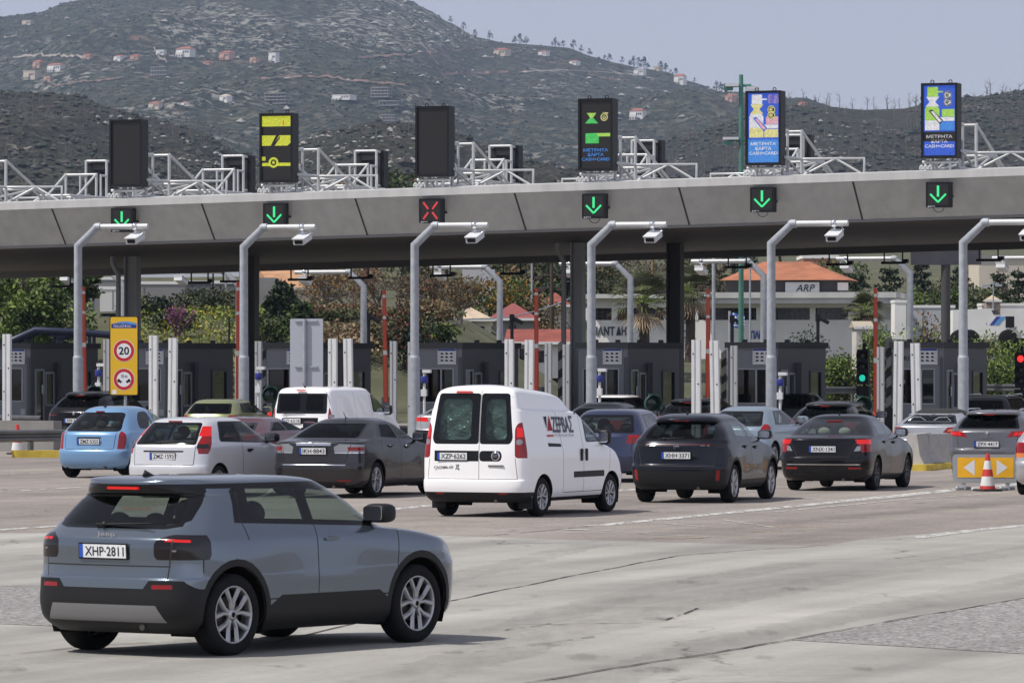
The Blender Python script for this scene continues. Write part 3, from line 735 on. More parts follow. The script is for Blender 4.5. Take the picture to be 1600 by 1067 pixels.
def build_black_sedan():
    P = paint('paint_black', (.008, .008, .010), .25, .2)
    sp = dict(deform=swell((.93, 3.57), .885, .014), L=4.47, W=.885, xr=.93, xf=3.57, r=.32, arch=.375, tw=.205, paint=P, wheel='s5', rim=M_RIMD, zb=.20,
      rows=body_rows(4.47, .885, 1.452, (.05, 1.0), (.42, 1.065), (1.16, 1.36), (3.22, 1.0), (2.48, 1.375), hz=.80, z0=.20, bz=.63, wroof=.655, wbelt=.95, nlow=3.2, ntop=3.0, bump=.02),
      gate=[(-.50, .66), (.50, .66), (.66, .98), (.60, 1.09), (-.60, 1.09), (-.66, .98)], gate_x=.62,
      doors=[[(1.30, .30), (2.02, .30), (2.02, 1.36), (1.35, 1.34), (1.12, 1.1), (1.16, .85)], [(2.03, .30), (3.12, .30), (3.2, 1.0), (2.5, 1.37), (2.03, 1.38)]], sill=.29, sill_m=M_TRIM,
      frit=[[(1.02, 1.085), (3.2, 1.01), (2.58, 1.345), (2.0, 1.385), (1.42, 1.345)]], win=mkwin(1.24, 3.0, 1.085, 1.045, 1.50, 2.53, 1.325, 1.325, 2.03, .08), win_m=[G_CLEAR, G_CLEAR], win_door={0: 0, 1: 1},
      rfrit=rpoly([(-.66, 1.065), (.66, 1.065), (.54, 1.355), (-.54, 1.355)], .05), rwin=rpoly([(-.61, 1.085), (.61, 1.085), (.51, 1.335), (-.51, 1.335)], .06), rwin_m=G_CLEAR, rwin_x=1.5, rfrit_part='body',
      wsh=rpoly([(-.68, 1.05), (.68, 1.05), (.56, 1.35), (-.56, 1.35)], .06), wsh_x=2.2,
      lamps=[([(.56, .72), (.95, .76), (.95, .99), (.60, 1.0), (.68, .86)], .42, M_RED), ([(.66, .90), (.95, .90), (.95, .985), (.62, .985)], .40, M_REDLIT), ([(.60, .76), (.72, .77), (.72, .86), (.66, .86)], .2, M_CLEAR)],
      reflect=[([(.50, .42), (.74, .42), (.74, .455), (.50, .455)], M_RED, .4)], bumper=[[(-.95, .0), (.95, .0), (.95, .64), (-.95, .64)]], bumper_m=P, bumper_x=.52,
      bands=[([(-.72, .50), (.72, .50), (.72, .515), (-.72, .515)], M_CHROME), ([(-.6, .20), (.6, .20), (.6, .33), (-.6, .33)], M_TRIM)],
      gaps=[((2.025, .3), (2.025, 1.06)), ((3.13, .3), (3.2, 1.0)), ((1.17, .86), (1.13, 1.1))], rgaps=[((-.50, .66), (-.66, .97)), ((.50, .66), (.66, .97)), ((-.52, .66), (.52, .66))],
      plate=(.02, .80, 'XNX·1341', 5), mirror=(2.88, 1.02, .80), handles=[(0, 1.52, .93, .875), (1, 2.32, .915, .878)],
      cabin=(2.85, 2.20, 1.30, .78), cabin_kw=dict(hm=M_BEIGE, m=M_INT, heads=2), third=(1.05, 1.325, .3, M_RED), fin=(1.5, 1.44, M_TRIM))
    o = mk('saloon_car', 'black saloon with lit brake lights and pale headrests, beside the concrete barrier', 1364, 99.0, 17.0, (.93, -.78), **sp)
    lay_text(o, 'badge', 'VOLVO', (.068, 0, .975), .22, .03, BACK, M_CHROME)
    return o

def build_grey_sedan():
    P = paint('paint_gunmetal', (.052, .050, .054), .75, .24)
    sp = dict(deform=swell((.98, 3.655), .88, .014), L=4.64, W=.88, xr=.98, xf=3.655, r=.325, arch=.38, tw=.22, paint=P, wheel='s5', zb=.19,
      rows=body_rows(4.64, .88, 1.44, (.04, 1.02), (.50, 1.075), (1.28, 1.36), (3.28, .99), (2.52, 1.37), hz=.78, z0=.20, bz=.60, wroof=.645, wbelt=.945, nlow=3.0, ntop=2.9, bump=.02),
      gate=[(-.60, .62), (.60, .62), (.70, .98), (.62, 1.10), (-.62, 1.10), (-.70, .98)], gate_x=.7,
      doors=[[(1.36, .30), (2.08, .30), (2.08, 1.36), (1.45, 1.34), (1.2, 1.1), (1.2, .85)], [(2.09, .30), (3.18, .30), (3.25, .99), (2.55, 1.36), (2.09, 1.38)]], sill=.26,
      frit=[[(1.10, 1.10), (3.24, 1.0), (2.62, 1.335), (2.05, 1.375), (1.5, 1.34)]], win=mkwin(1.30, 3.02, 1.10, 1.04, 1.60, 2.56, 1.315, 1.32, 2.09, .08), win_m=[G_BLACK, G_DARK], win_door={0: 0, 1: 1},
      rfrit=rpoly([(-.66, 1.075), (.66, 1.075), (.54, 1.355), (-.54, 1.355)], .05), rwin=rpoly([(-.62, 1.09), (.62, 1.09), (.515, 1.34), (-.515, 1.34)], .06), rwin_m=G_BLACK, rwin_x=1.6, rfrit_part='body',
      wsh=rpoly([(-.68, 1.04), (.68, 1.04), (.56, 1.345), (-.56, 1.345)], .06), wsh_x=2.3,
      lamps=[([(.42, .82), (.95, .82), (.95, .97), (.50, .985), (.40, .93)], .40, M_CLEAR), ([(.66, .86), (.95, .86), (.95, .93), (.64, .93)], .38, M_RED), ([(.42, .815), (.95, .815), (.95, .828), (.42, .828)], .38, M_CHROME)],
      reflect=[([(.48, .30), (.70, .31), (.70, .335), (.48, .335)], M_RED, .4)], bumper=[[(-.95, .0), (.95, .0), (.95, .60), (-.95, .60)]], bumper_m=P, bumper_x=.56,
      bands=[([(-.34, .955), (.34, .955), (.34, 1.0), (-.34, 1.0)], M_CHROME), ([(-.62, .595), (.62, .595), (.62, .615), (-.62, .615)], M_CHROME), ([(-.6, .20), (.6, .20), (.6, .30), (-.6, .30)], M_TRIM)],
      gaps=[((2.085, .3), (2.085, 1.07)), ((3.19, .3), (3.25, .99)), ((1.21, .86), (1.2, 1.1))], rgaps=[((-.60, .62), (-.70, .97)), ((.60, .62), (.70, .97))],
      plate=(.015, .855, 'IKH·8843', 5), mirror=(2.90, 1.02, .80), mirror_m=M_TRIM, handles=[(0, 1.6, .94, .868), (1, 2.38, .92, .872)],
      cabin=(2.9, 2.25, 1.36, .78), mast=(1.55, 1.428))
    o = mk('saloon_car', 'gunmetal saloon with chrome boot strip, left of the white high-roof van', 583, 93.9, 21.5, (.98, -.78), **sp)
    b = MB(); b.lathe([(0, -.004), (.038, -.004), (.042, 0), (.038, .005)], (.035, 0, .978), 'x', 16); b.build('badge', M_CHROME, o)
    return o

def build_white_hatch():
    P = paint('paint_silver_white', (.62, .63, .66), .25, .3)
    sp = dict(L=3.92, W=.84, xr=.68, xf=3.165, r=.295, arch=.345, tw=.185, paint=P, wheel='cap', zb=.19,
      rows=body_rows(3.92, .84, 1.46, (.07, .955), (.12, 1.0), (.52, 1.385), (2.85, .98), (2.12, 1.40), hz=.78, z0=.19, bz=.58, wroof=.70, nlow=3.4, ntop=3.3, bump=.03),
      gate=[(-.60, .60), (.60, .60), (.66, 1.38), (-.66, 1.38)], gate_x=.6,
      doors=[[(1.52, .28), (2.78, .28), (2.84, .98), (2.2, 1.39), (1.52, 1.42)]], sill=.26,
      win=mkwin(.80, 2.72, 1.03, .985, 1.0, 2.16, 1.36, 1.36, 1.54, .07), win_m=[G_DARK, G_CLEAR], win_door={1: 0}, frit=[rpoly([(.74, 1.015), (2.80, .965), (2.2, 1.38), (.96, 1.385)], .08)],
      rfrit=rpoly([(-.64, .965), (.64, .965), (.53, 1.365), (-.53, 1.365)], .05), rwin=rpoly([(-.585, .995), (.585, .995), (.49, 1.34), (-.49, 1.34)], .05), rwin_m=G_CLEAR,
      wsh=rpoly([(-.68, 1.0), (.68, 1.0), (.57, 1.37), (-.57, 1.37)], .06), wsh_x=1.9,
      lamps=[([(.655, .80), (.95, .80), (.95, 1.36), (.545, 1.36), (.65, .97)], .30, M_RED, -.80), ([(.60, 1.12), (.95, 1.12), (.95, 1.30), (.56, 1.30)], .56, M_REDLIT, -.80), ([(.655, .90), (.95, .90), (.95, .98), (.652, .98)], .35, M_SMOKE)],
      bumper=[[(-.95, .0), (.95, .0), (.95, .585), (-.95, .585)]], bumper_m=P, bumper_x=.34, bands=[([(-.42, .83), (.42, .83), (.42, .86), (-.42, .86)], M_TRIM)],
      gaps=[((1.53, .3), (1.53, .98)), ((2.80, .3), (2.85, .98)), ((3.45, .62), (3.62, .70))], rgaps=[((-.62, .60), (-.64, .95)), ((.62, .60), (.64, .95)), ((-.62, .60), (.62, .60))],
      plate=(.045, .755, 'ZMZ·1593', 3), mirror=(2.55, 1.0, .76), mirror_m=M_TRIM, handles=[(0, 1.78, .86, .832)], handle_m=M_TRIM,
      cabin=(2.50, 1.85, .86, .76), wiper=(.125, 1.0, .14, 1.02, .10, -.28), third=(.50, 1.385, .28, M_RED), cat='car')
    return mk('hatchback', 'silver-white three-door hatchback with tall red tail lights, behind the grey compact SUV', 252, 93.5, 27, (0, 0), **sp)

def build_blue_hatch():
    P = paint('paint_sky_blue', (.175, .34, .56), .3, .3)
    sp = dict(L=3.85, W=.834, xr=.70, xf=3.15, r=.295, arch=.345, tw=.185, paint=P, wheel='cap', zb=.19,
      rows=body_rows(3.85, .834, 1.52, (.10, .95), (.17, 1.0), (.62, 1.40), (3.0, 1.0), (2.1, 1.43), hz=.84, z0=.20, bz=.58, wroof=.62, wbelt=.93, nlow=2.9, ntop=2.7, bump=.045),
      gate=[(-.56, .60), (.56, .60), (.60, .98), (.52, 1.42), (-.52, 1.42), (-.60, .98)], gate_x=.7,
      doors=[[(1.12, .28), (1.72, .28), (1.72, 1.43), (1.1, 1.40), (.92, 1.15), (.95, .90)], [(1.73, .28), (2.72, .28), (2.80, 1.0), (2.2, 1.40), (1.73, 1.45)]], sill=.25,
      win=[rpoly([(.98, 1.04), (1.66, 1.03), (1.66, 1.41), (1.25, 1.385), (1.02, 1.20)], .10), rpoly([(1.76, 1.03), (2.75, 1.02), (2.42, 1.24), (2.05, 1.39), (1.76, 1.415)], .06)], win_m=[G_CLEAR, G_CLEAR], win_door={0: 0, 1: 1},
      rfrit=rpoly([(-.66, .985), (.66, .985), (.52, 1.385), (-.52, 1.385)], .08), rwin=rpoly([(-.61, 1.01), (.61, 1.01), (.48, 1.365), (-.48, 1.365)], .08), rwin_m=G_CLEAR,
      wsh=rpoly([(-.66, 1.04), (.66, 1.04), (.52, 1.39), (-.52, 1.39)], .06), wsh_x=1.9,
      lamps=[([(.60, .615), (.95, .615), (.95, 1.12), (.66, 1.14), (.655, .98)], .34, M_RED, .38)],
      bumper=[[(-.95, .0), (.95, .0), (.95, .60), (-.95, .60)]], bumper_m=P, bumper_x=.36,
      gaps=[((1.725, .3), (1.725, 1.03)), ((2.73, .3), (2.80, 1.0))], rgaps=[((-.57, .62), (-.60, .97)), ((.57, .62), (.60, .97)), ((-.56, .61), (.56, .61))],
      bands=[([(-.29, .845), (.29, .845), (.29, .87), (-.29, .87)], M_TRIM)], rear=None,
      plate=(.055, .775, 'ZMZ·5355', 6), mirror=(2.62, 1.02, .74), handles=[(0, 1.3, .92, .825), (1, 1.98, .91, .828)],
      cabin=(2.52, 1.88, .92, .74), wiper=(.19, 1.01, .20, 1.03, .08, -.22), third=(.57, 1.40, .2, M_RED)[0:0] or (.60, 1.405, .2, M_RED), fin=(.85, 1.50, M_TRIM))
    return mk('hatchback', 'pale blue rounded hatchback at the left, beside the steel guard rail', 136, 109.0, 23, (0, 0), **sp)

# -------- white vans --------
def van_rows(L, W, H, hood, wb, wh, roof_w, xr0=.03, z0=.22, top=.18, rake=.10):
    xb, zb_ = wb; xh, zh = wh; m = lambda a, b, t: a + (b - a) * t
    return rows_of([
      (xr0 + .10, z0, L - .13, z0, W * .90, 3.6), (xr0 + .03, z0 + .08, L - .04, z0 + .1, W * .96, 3.8), (xr0, .42, L, .44, W * .99, 4.), (xr0 - .01, .56, L, .60, W, 4.),
      (xr0 + .015, .58, L - .03, .70, W, 4.), (xr0 + .02, .75, L - .12, .82, W, 4.2), (xr0 + .02, .95, L - .32, hood[1], W * .995, 4.4, 2.6), (xr0 + .03, 1.04, xb + .3, m(hood[1], zb_, .6), W * .985, 4.4, 2.6),
      (xr0 + .035, 1.12, xb, zb_, W * .97, 4.6, 2.8), (xr0 + m(.04, rake, .4), m(1.12, H - top, .45), m(xb, xh, .5), m(zb_, zh, .52), W * m(.97, roof_w, .45), 4.6, 3.),
      (xr0 + rake, H - top, xh, zh, W * roof_w, 4.4, 3.), (xr0 + rake + .05, H - top * .5, xh - .10, m(zh, H, .5), W * (roof_w - .045), 4., 3.), (xr0 + rake + .15, H - top * .18, xh - .32, m(zh, H, .82), W * (roof_w - .16), 3.6, 3.),
      (xr0 + rake + .40, H, xh - .75, H, W * .3, 3.2, 3.), (xr0 + rake + .6, H, xh - 1.0, H, .02, 3., 3., .2, .2)], .34, .5)

def build_high_van():
    P = paint('paint_white', (.88, .88, .88), 0., .35); L, W = 4.39, .916
    M_FOIL = mat('crinkled_foil', (.20, .27, .25), .28, .55, bump=(.6, 26))
    rows = rows_of([
      (.14, .24, L - .12, .24, .83, 4.), (.05, .31, L - .04, .33, .88, 4.), (.01, .40, L, .44, .905, 4.2), (.0, .50, L + .005, .56, .914, 4.4), (.005, .585, L, .64, .916, 4.4), (.03, .60, L - .02, .66, .916, 4.4),
      (.035, .78, L - .07, .80, .916, 4.6), (.04, 1.0, L - .25, .98, .912, 4.8, 2.6), (.045, 1.10, L - .52, 1.075, .902, 4.8, 2.6), (.05, 1.18, 3.62, 1.13, .888, 4.8, 2.8), (.07, 1.40, 3.28, 1.34, .852, 4.8, 3.),
      (.095, 1.60, 2.90, 1.54, .818, 4.8, 3.), (.11, 1.70, 2.70, 1.63, .803, 4.8, 3.), (.113, 1.715, 2.66, 1.645, .801, 4.8, 3.), (.115, 1.735, 2.62, 1.665, .799, 4.8, 3.), (.118, 1.755, 2.58, 1.685, .797, 4.8, 3.), (.12, 1.775, 2.54, 1.70, .794, 4.8, 3.),
      (.145, 1.90, 2.40, 1.80, .774, 4.8, 3.), (.165, 2.0, 2.22, 1.89, .74, 4.6, 3.), (.205, 2.06, 2.02, 1.95, .675, 4.2, 3., .4, .6), (.32, 2.095, 1.72, 2.0, .52, 3.6, 3., .4, .6), (.55, 2.11, 1.35, 2.06, .25, 3.2, 3., .4, .5), (.75, 2.112, 1.15, 2.08, .02, 3., 3., .2, .2)], .30, .5)
    root = empty('delivery_van', label='white high-roof van with dark company lettering and foil behind its rear windows', cat='van')
    def step(x, y, z):                                        # the raised roof stands in from the sides and is ribbed at its foot
        lim = 1.735 - .026 * x; k = max(0., min(1., (x - .16) / .16)); k = k * k * (3 - 2 * k); t = max(0., min(1., (z - lim + .035) / .05)); t = t * t * (3 - 2 * t)
        return (x, y * (1 - .085 * k * t), z)
    c = Car('van', rows, step, 44, 10, 5); c.mi(P)
    xr, xf, r, ar = .84, 3.595, .315, .37
    c.region('rear_door#L', P, [(-.78, .60), (.13, .60), (.13, 2.02), (-.70, 2.02)], 'rear', xlim=.30)
    c.region('rear_door#R', P, [(.13, .60), (.78, .60), (.70, 2.02), (.13, 2.02)], 'rear', xlim=.30)
    c.region({-1: 'sliding_door#R', 1: 'sliding_door#L'}, P, [(1.70, .36), (2.42, .36), (2.42, 1.68), (1.62, 1.68), (1.62, .8)])
    c.region({-1: 'door#R', 1: 'door#L'}, P, [(2.44, .36), (3.34, .36), (3.50, .80), (3.55, 1.15), (2.95, 1.60), (2.44, 1.62)])
    c.region('body', M_TRIM, [(xr, 0), (xf, 0), (xf, .30), (xr, .30)])
    c.region('rear_bumper', P, [(-1, 0), (1, 0), (1, .59), (-1, .59)], 'rear', xlim=.42)
    c.region('rear_bumper', M_TRIM, [(-1, 0), (1, 0), (1, .40), (-1, .40)], 'rear', xlim=.46)
    for q in (-1, 1): c.region('reflector#%d' % q, M_RED, [(q * .62, .365), (q * .48, .365), (q * .48, .395), (q * .62, .395)], 'rear', xlim=.3)
    c.region('rear_door#L', M_FRIT, rpoly([(-.66, 1.165), (.122, 1.165), (.122, 1.975), (-.615, 1.975), (-.705, 1.25)], .05), 'rear', xlim=.3); c.region('rear_door#R', M_FRIT, rpoly([(.138, 1.165), (.66, 1.165), (.705, 1.25), (.615, 1.975), (.138, 1.975)], .05), 'rear', xlim=.3)
    c.region('rear_window#L', G_CLEAR, rpoly([(-.62, 1.235), (-.02, 1.235), (-.02, 1.89), (-.565, 1.89)], .09), 'rear', xlim=.3); c.region('rear_window#R', G_CLEAR, rpoly([(.22, 1.235), (.61, 1.235), (.555, 1.89), (.22, 1.89)], .09), 'rear', xlim=.3)
    c.region('rear_door#L', M_FRIT, [(-.66, .89), (.122, .89), (.122, 1.06), (-.66, 1.06)], 'rear', xlim=.25); c.region('rear_door#R', M_FRIT, rpoly([(.138, .89), (.50, .89), (.535, .975), (.50, 1.06), (.138, 1.06)], .06), 'rear', xlim=.25)
    for q, sg in (('R', 1), ('L', -1)):
        c.region('tail_light#' + q, M_RED, [(sg * u, z) for u, z in rpoly([(.745, .945), (1.0, .945), (1.0, 1.50), (.775, 1.515), (.728, 1.42)], .05)], 'rear', xlim=.5, extra=[((.215, 0, 0), (1, 0, 0))])
        c.region('tail_light#' + q, M_REDLIT, [(sg * u, z) for u, z in [(.76, 1.28), (1.0, 1.28), (1.0, 1.43), (.755, 1.43)]], 'rear', xlim=.5, extra=[((.19, 0, 0), (1, 0, 0))])
        c.region('tail_light#' + q, M_CLEAR, circ(sg * .80, 1.20, .046, 12), 'rear', xlim=.16)
    c.region({-1: 'door#R', 1: 'door#L'}, M_FRIT, rpoly([(2.58, 1.165), (3.36, 1.165), (3.33, 1.25), (2.90, 1.575), (2.56, 1.60)], .06))
    c.region({-1: 'side_window#R', 1: 'side_window#L'}, G_CLEAR, rpoly([(2.63, 1.20), (3.20, 1.20), (3.18, 1.27), (2.86, 1.54), (2.62, 1.56)], .06))
    c.region('windscreen', G_CLEAR, rpoly([(-.76, 1.18), (.76, 1.18), (.66, 1.62), (-.66, 1.62)], .08), 'rear', xlim=-2.7)
    # dark rub strip, door rail, panel gaps
    c.region(None, M_TRIM, rpoly([(2.02, .60), (3.28, .60), (3.28, .70), (2.02, .70)], .02)); c.region(None, M_TRIM, [(1.05, 1.115), (1.56, 1.105), (1.56, 1.155), (1.05, 1.175)])
    for p, q in [((1.61, .38), (1.61, 1.05)), ((1.61, 1.05), (1.55, 1.40)), ((1.55, 1.40), (1.50, 1.70)), ((2.43, .36), (2.43, 1.64)), ((3.36, .38), (3.52, .80)), ((3.52, .80), (3.55, 1.14)), ((1.62, .37), (3.34, .37))]: c.region(None, M_GAP, strip(p, q, .010))
    for p, q in [((.13, .60), (.13, 2.05)), ((-.78, .61), (.78, .61)), ((-.785, .61), (-.75, .94)), ((.785, .61), (.75, .94))]: c.region(None, M_GAP, strip(p, q, .009), 'rear', xlim=.3)
    for ax in (xr, xf): c.delete(circ(ax, r, ar, 32))
    out = c.finish(root, names={'rear_window#R': 'rear_door#R', 'rear_window#L': 'rear_door#L', 'reflector#1': 'rear_bumper', 'reflector#-1': 'rear_bumper', 'side_window#R': 'door#R', 'side_window#L': 'door#L'})
    underneath(root, L, W, xr, xf, r, ar, .24)
    for ax in (xr, xf):
        for sg in (-1, 1): wheel(root, ax, sg * (W - .12), r, .195, 'y5', spr=.66)
    from mathutils import noise as mnz
    f = MB()                                                  # crinkled sheet behind the rear windows
    rnd = random.Random(5); nx, nz = 60, 44
    vs = [(.20 + rnd.uniform(-.004, .004) + .03 * mnz.noise(Vector((i * .16 + j * .05, j * .10 - i * .07, 2))) + .012 * mnz.noise(Vector((i * .5, j * .42 + i * .3, 7))), -.66 + 1.32 * i / nx, 1.20 + .72 * j / nz) for j in range(nz + 1) for i in range(nx + 1)]
    f.add(vs, [(j * (nx + 1) + i, j * (nx + 1) + i + 1, (j + 1) * (nx + 1) + i + 1, (j + 1) * (nx + 1) + i) for j in range(nz) for i in range(nx)], 0, True); f.build('foil_sheet', M_FOIL, root)
    k = MB(); k.box((2.30, 0, 1.05), (.04, 1.6, 1.2)); k.build('bulkhead', M_INT, root)
    cabin(root, 3.3, 2.78, 2.5, .80, .42, rear=False)
    mirror(root, 3.22, 1.17, .85, M_TRIM, (.075, .10, .125))
    plate(root, .03, .97, 'XZP·6262', y=.335)
    b = MB(); b.lathe([(0, -.006), (.066, -.006), (.078, .0), (.078, .012)], (.043, -.415, .975), 'x', 28, 0); b.lathe([(0, -.009), (.056, -.009), (.058, -.005)], (.043, -.415, .975), 'x', 28, 1); b.build('badge', [M_CHROME, mat('badge_wine', (.03, .02, .025), .25)], root)
    lay_text(root, 'badge_letters', 'FIAT', (.032, -.415, .975), .085, .045, BACK, M_MATTESIL, .02)
    lay_text(root, 'model_lettering', 'DOBLÒ', (.033, .49, .80), .34, .042, BACK, M_TRIM, 0, .2); lay_text(root, 'model_lettering', 'XL', (.033, .245, .80), .075, .085, BACK, M_TRIM, 0, .2)
    h = MB(); h.rbox((.03, -.43, .82), (.01, .27, .03), .005, 0, 'x'); h.build('trim_strip', M_MATTESIL, root)
    h = MB(); h.rbox((.155, .17, 1.995), (.04, .28, .038), .018, 0, 'x'); h.build('brake_light', mat('red_lens_soft', (.62, .06, .06), .2, 0, .8), root)
    wiper(out['rear_window#L'], .105, 1.19, .115, 1.21, .55, .15)
    for x in (2.33, 2.53): handle(out['door#R'] if x > 2.4 else out['sliding_door#R'], x, .985, .903, -1, M_TRIM, .075); handle(out['door#L'] if x > 2.4 else out['sliding_door#L'], x, .985, .903, 1, M_TRIM, .075)
    h = MB()
    for x in (2.33, 2.53): h.rbox((x, -.925, .965), (.07, .02, .20), .03, 0, 'y')
    h.build('grip', M_TRIM, root)
    for sg in (-1, 1):
        q = MB(); q.box((xr - .40, sg * .76, .26), (.02, .24, .26)); q.build('mud_flap', M_TRIM, root)
    # lettering on the right-hand flank, following the slope of the side
    MS = cols((1, 0, -.012), (0, .165, 1), (0, -1, .165))
    def flank(z): return -(.890 - (z - 1.18) * .165) - .004
    lay_text(out['sliding_door#R'], 'company_name', 'ZEPBAΣ', (1.72, flank(1.47) - .004, 1.47), .84, .27, MS, mat('letter_navy', (.04, .045, .07), .4), .018, 0., 0.)
    lay_text(out['sliding_door#R'], 'tagline', 'ΕΡΓΟΣΤΑΣΙΟ ΕΙΔΩΝ ΥΓΙΕΙΝΗΣ', (1.74, flank(1.29) - .004, 1.29), .78, .045, MS, mat('letter_grey', (.30, .31, .33), .5), 0., 0., 0.)
    def tri(pts, m, nm):
        t = MB(); t.prism([(x, z) for x, z in pts], 0, .003, 0, 'y'); t.v = [(v[0], flank(v[2]) - .004 - v[1], v[2]) for v in t.v]; t.build(nm, m, out['sliding_door#R'])
    nm0 = len(bpy.data.objects)
    tri([(1.10, 1.37), (1.30, 1.37), (1.225, 1.62)], mat('letter_red', (.55, .03, .03), .4), 'emblem'); tri([(1.02, 1.60), (1.13, 1.60), (1.075, 1.40)], MATS['letter_navy'], 'emblem'); tri([(1.05, 1.275), (1.30, 1.275), (1.30, 1.305), (1.05, 1.305)], MATS['letter_red'], 'emblem')
    flat = [o for o in out['sliding_door#R'].children if o.name.split('.')[0] in ('company_name', 'tagline', 'emblem')]; conform(flat, [o for k, o in out.items()])
    place(root, 842, 82.6, 24.3, (.84, -.82))
    return root

def build_low_van():
    P = paint('paint_white', (.88, .88, .88), 0., .35); L, W = 4.38, .905
    root = empty('delivery_van', label='white low-roof panel van with dark rear window, behind the gunmetal saloon', cat='van')
    c = Car('van', van_rows(L, W, 1.81, (0, .98), (3.75, 1.12), (2.75, 1.66), .84, top=.16), None, 26, 10, 4); c.mi(P)
    xr, xf, r, ar = .80, 3.53, .315, .37
    c.region('tailgate', P, [(-.75, .60), (.75, .60), (.68, 1.70), (-.68, 1.70)], 'rear', xlim=.3)
    c.region('tailgate', M_FRIT, rpoly([(-.73, 1.12), (.73, 1.12), (.70, 1.64), (-.70, 1.64)], .06), 'rear', xlim=.3)
    for a, b in ((-.64, -.03), (.14, .62)): c.region('rear_window#%s' % a, G_DARK, rpoly([(a, 1.19), (b, 1.19), (b, 1.59), (a, 1.59)], .06), 'rear', xlim=.3)
    c.region('tailgate', M_FRIT, [(-.5, .86), (.5, .86), (.5, 1.02), (-.5, 1.02)], 'rear', xlim=.25)
    for q, sg in (('R', 1), ('L', -1)): c.region('tail_light#' + q, M_RED, [(sg * .755, .80), (sg * 1.0, .80), (sg * 1.0, 1.34), (sg * .83, 1.36), (sg * .765, 1.25)], 'rear', xlim=.5, extra=[((.17, 0, 0), (1, 0, 0))]); c.region('tail_light#' + q, M_CLEAR, circ(sg * .83, 1.06, .05, 10), 'rear', xlim=.25)
    c.region({-1: 'door#R', 1: 'door#L'}, P, [(2.40, .36), (3.3, .36), (3.5, 1.12), (2.8, 1.62), (2.40, 1.64)])
    c.region({-1: 'door#R', 1: 'door#L'}, M_FRIT, rpoly([(2.46, 1.15), (3.45, 1.13), (2.85, 1.58), (2.46, 1.61)], .05)); c.region({-1: 'side_window#R', 1: 'side_window#L'}, G_CLEAR, rpoly([(2.52, 1.18), (3.32, 1.17), (2.83, 1.54), (2.52, 1.57)], .05))
    c.region('windscreen', G_CLEAR, rpoly([(-.74, 1.16), (.74, 1.16), (.66, 1.62), (-.66, 1.62)], .08), 'rear', xlim=-2.6)
    for p, q in [((1.5, .4), (1.5, 1.66)), ((2.39, .4), (2.39, 1.66)), ((.20, 1.35), (.20, 1.68))]: c.region(None, M_GAP, strip(p, q, .009))
    for ax in (xr, xf): c.delete(circ(ax, r, ar, 28))
    out = c.finish(root, names={'rear_window#-0.64': 'tailgate', 'rear_window#0.14': 'tailgate', 'side_window#R': 'door#R', 'side_window#L': 'door#L'})
    underneath(root, L, W, xr, xf, r, ar, .22)
    for ax in (xr, xf):
        for sg in (-1, 1): wheel(root, ax, sg * (W - .12), r, .19, 'cap')
    k = MB(); k.box((2.2, 0, 1.05), (.04, 1.55, 1.1)); k.build('bulkhead', mat('bulkhead_grey', (.12, .13, .13), .7), root)
    cabin(root, 3.2, 2.7, 2.4, .78, .42, rear=False)
    mirror(root, 3.15, 1.12, .86, M_TRIM, (.075, .105, .125)); plate(root, .03, .94, 'IZI·6318', y=.25)
    h = MB(); h.rbox((.10, 0, 1.715), (.05, .26, .04), .018, 0, 'x'); h.build('brake_light', MATS['red_lens_soft'], root)
    mast(root, .30, 1.80); wiper(out['tailgate'], .05, 1.14, .055, 1.15, .45, -.05)
    place(root, 468, 131.5, 25, (0, 0))
    return root

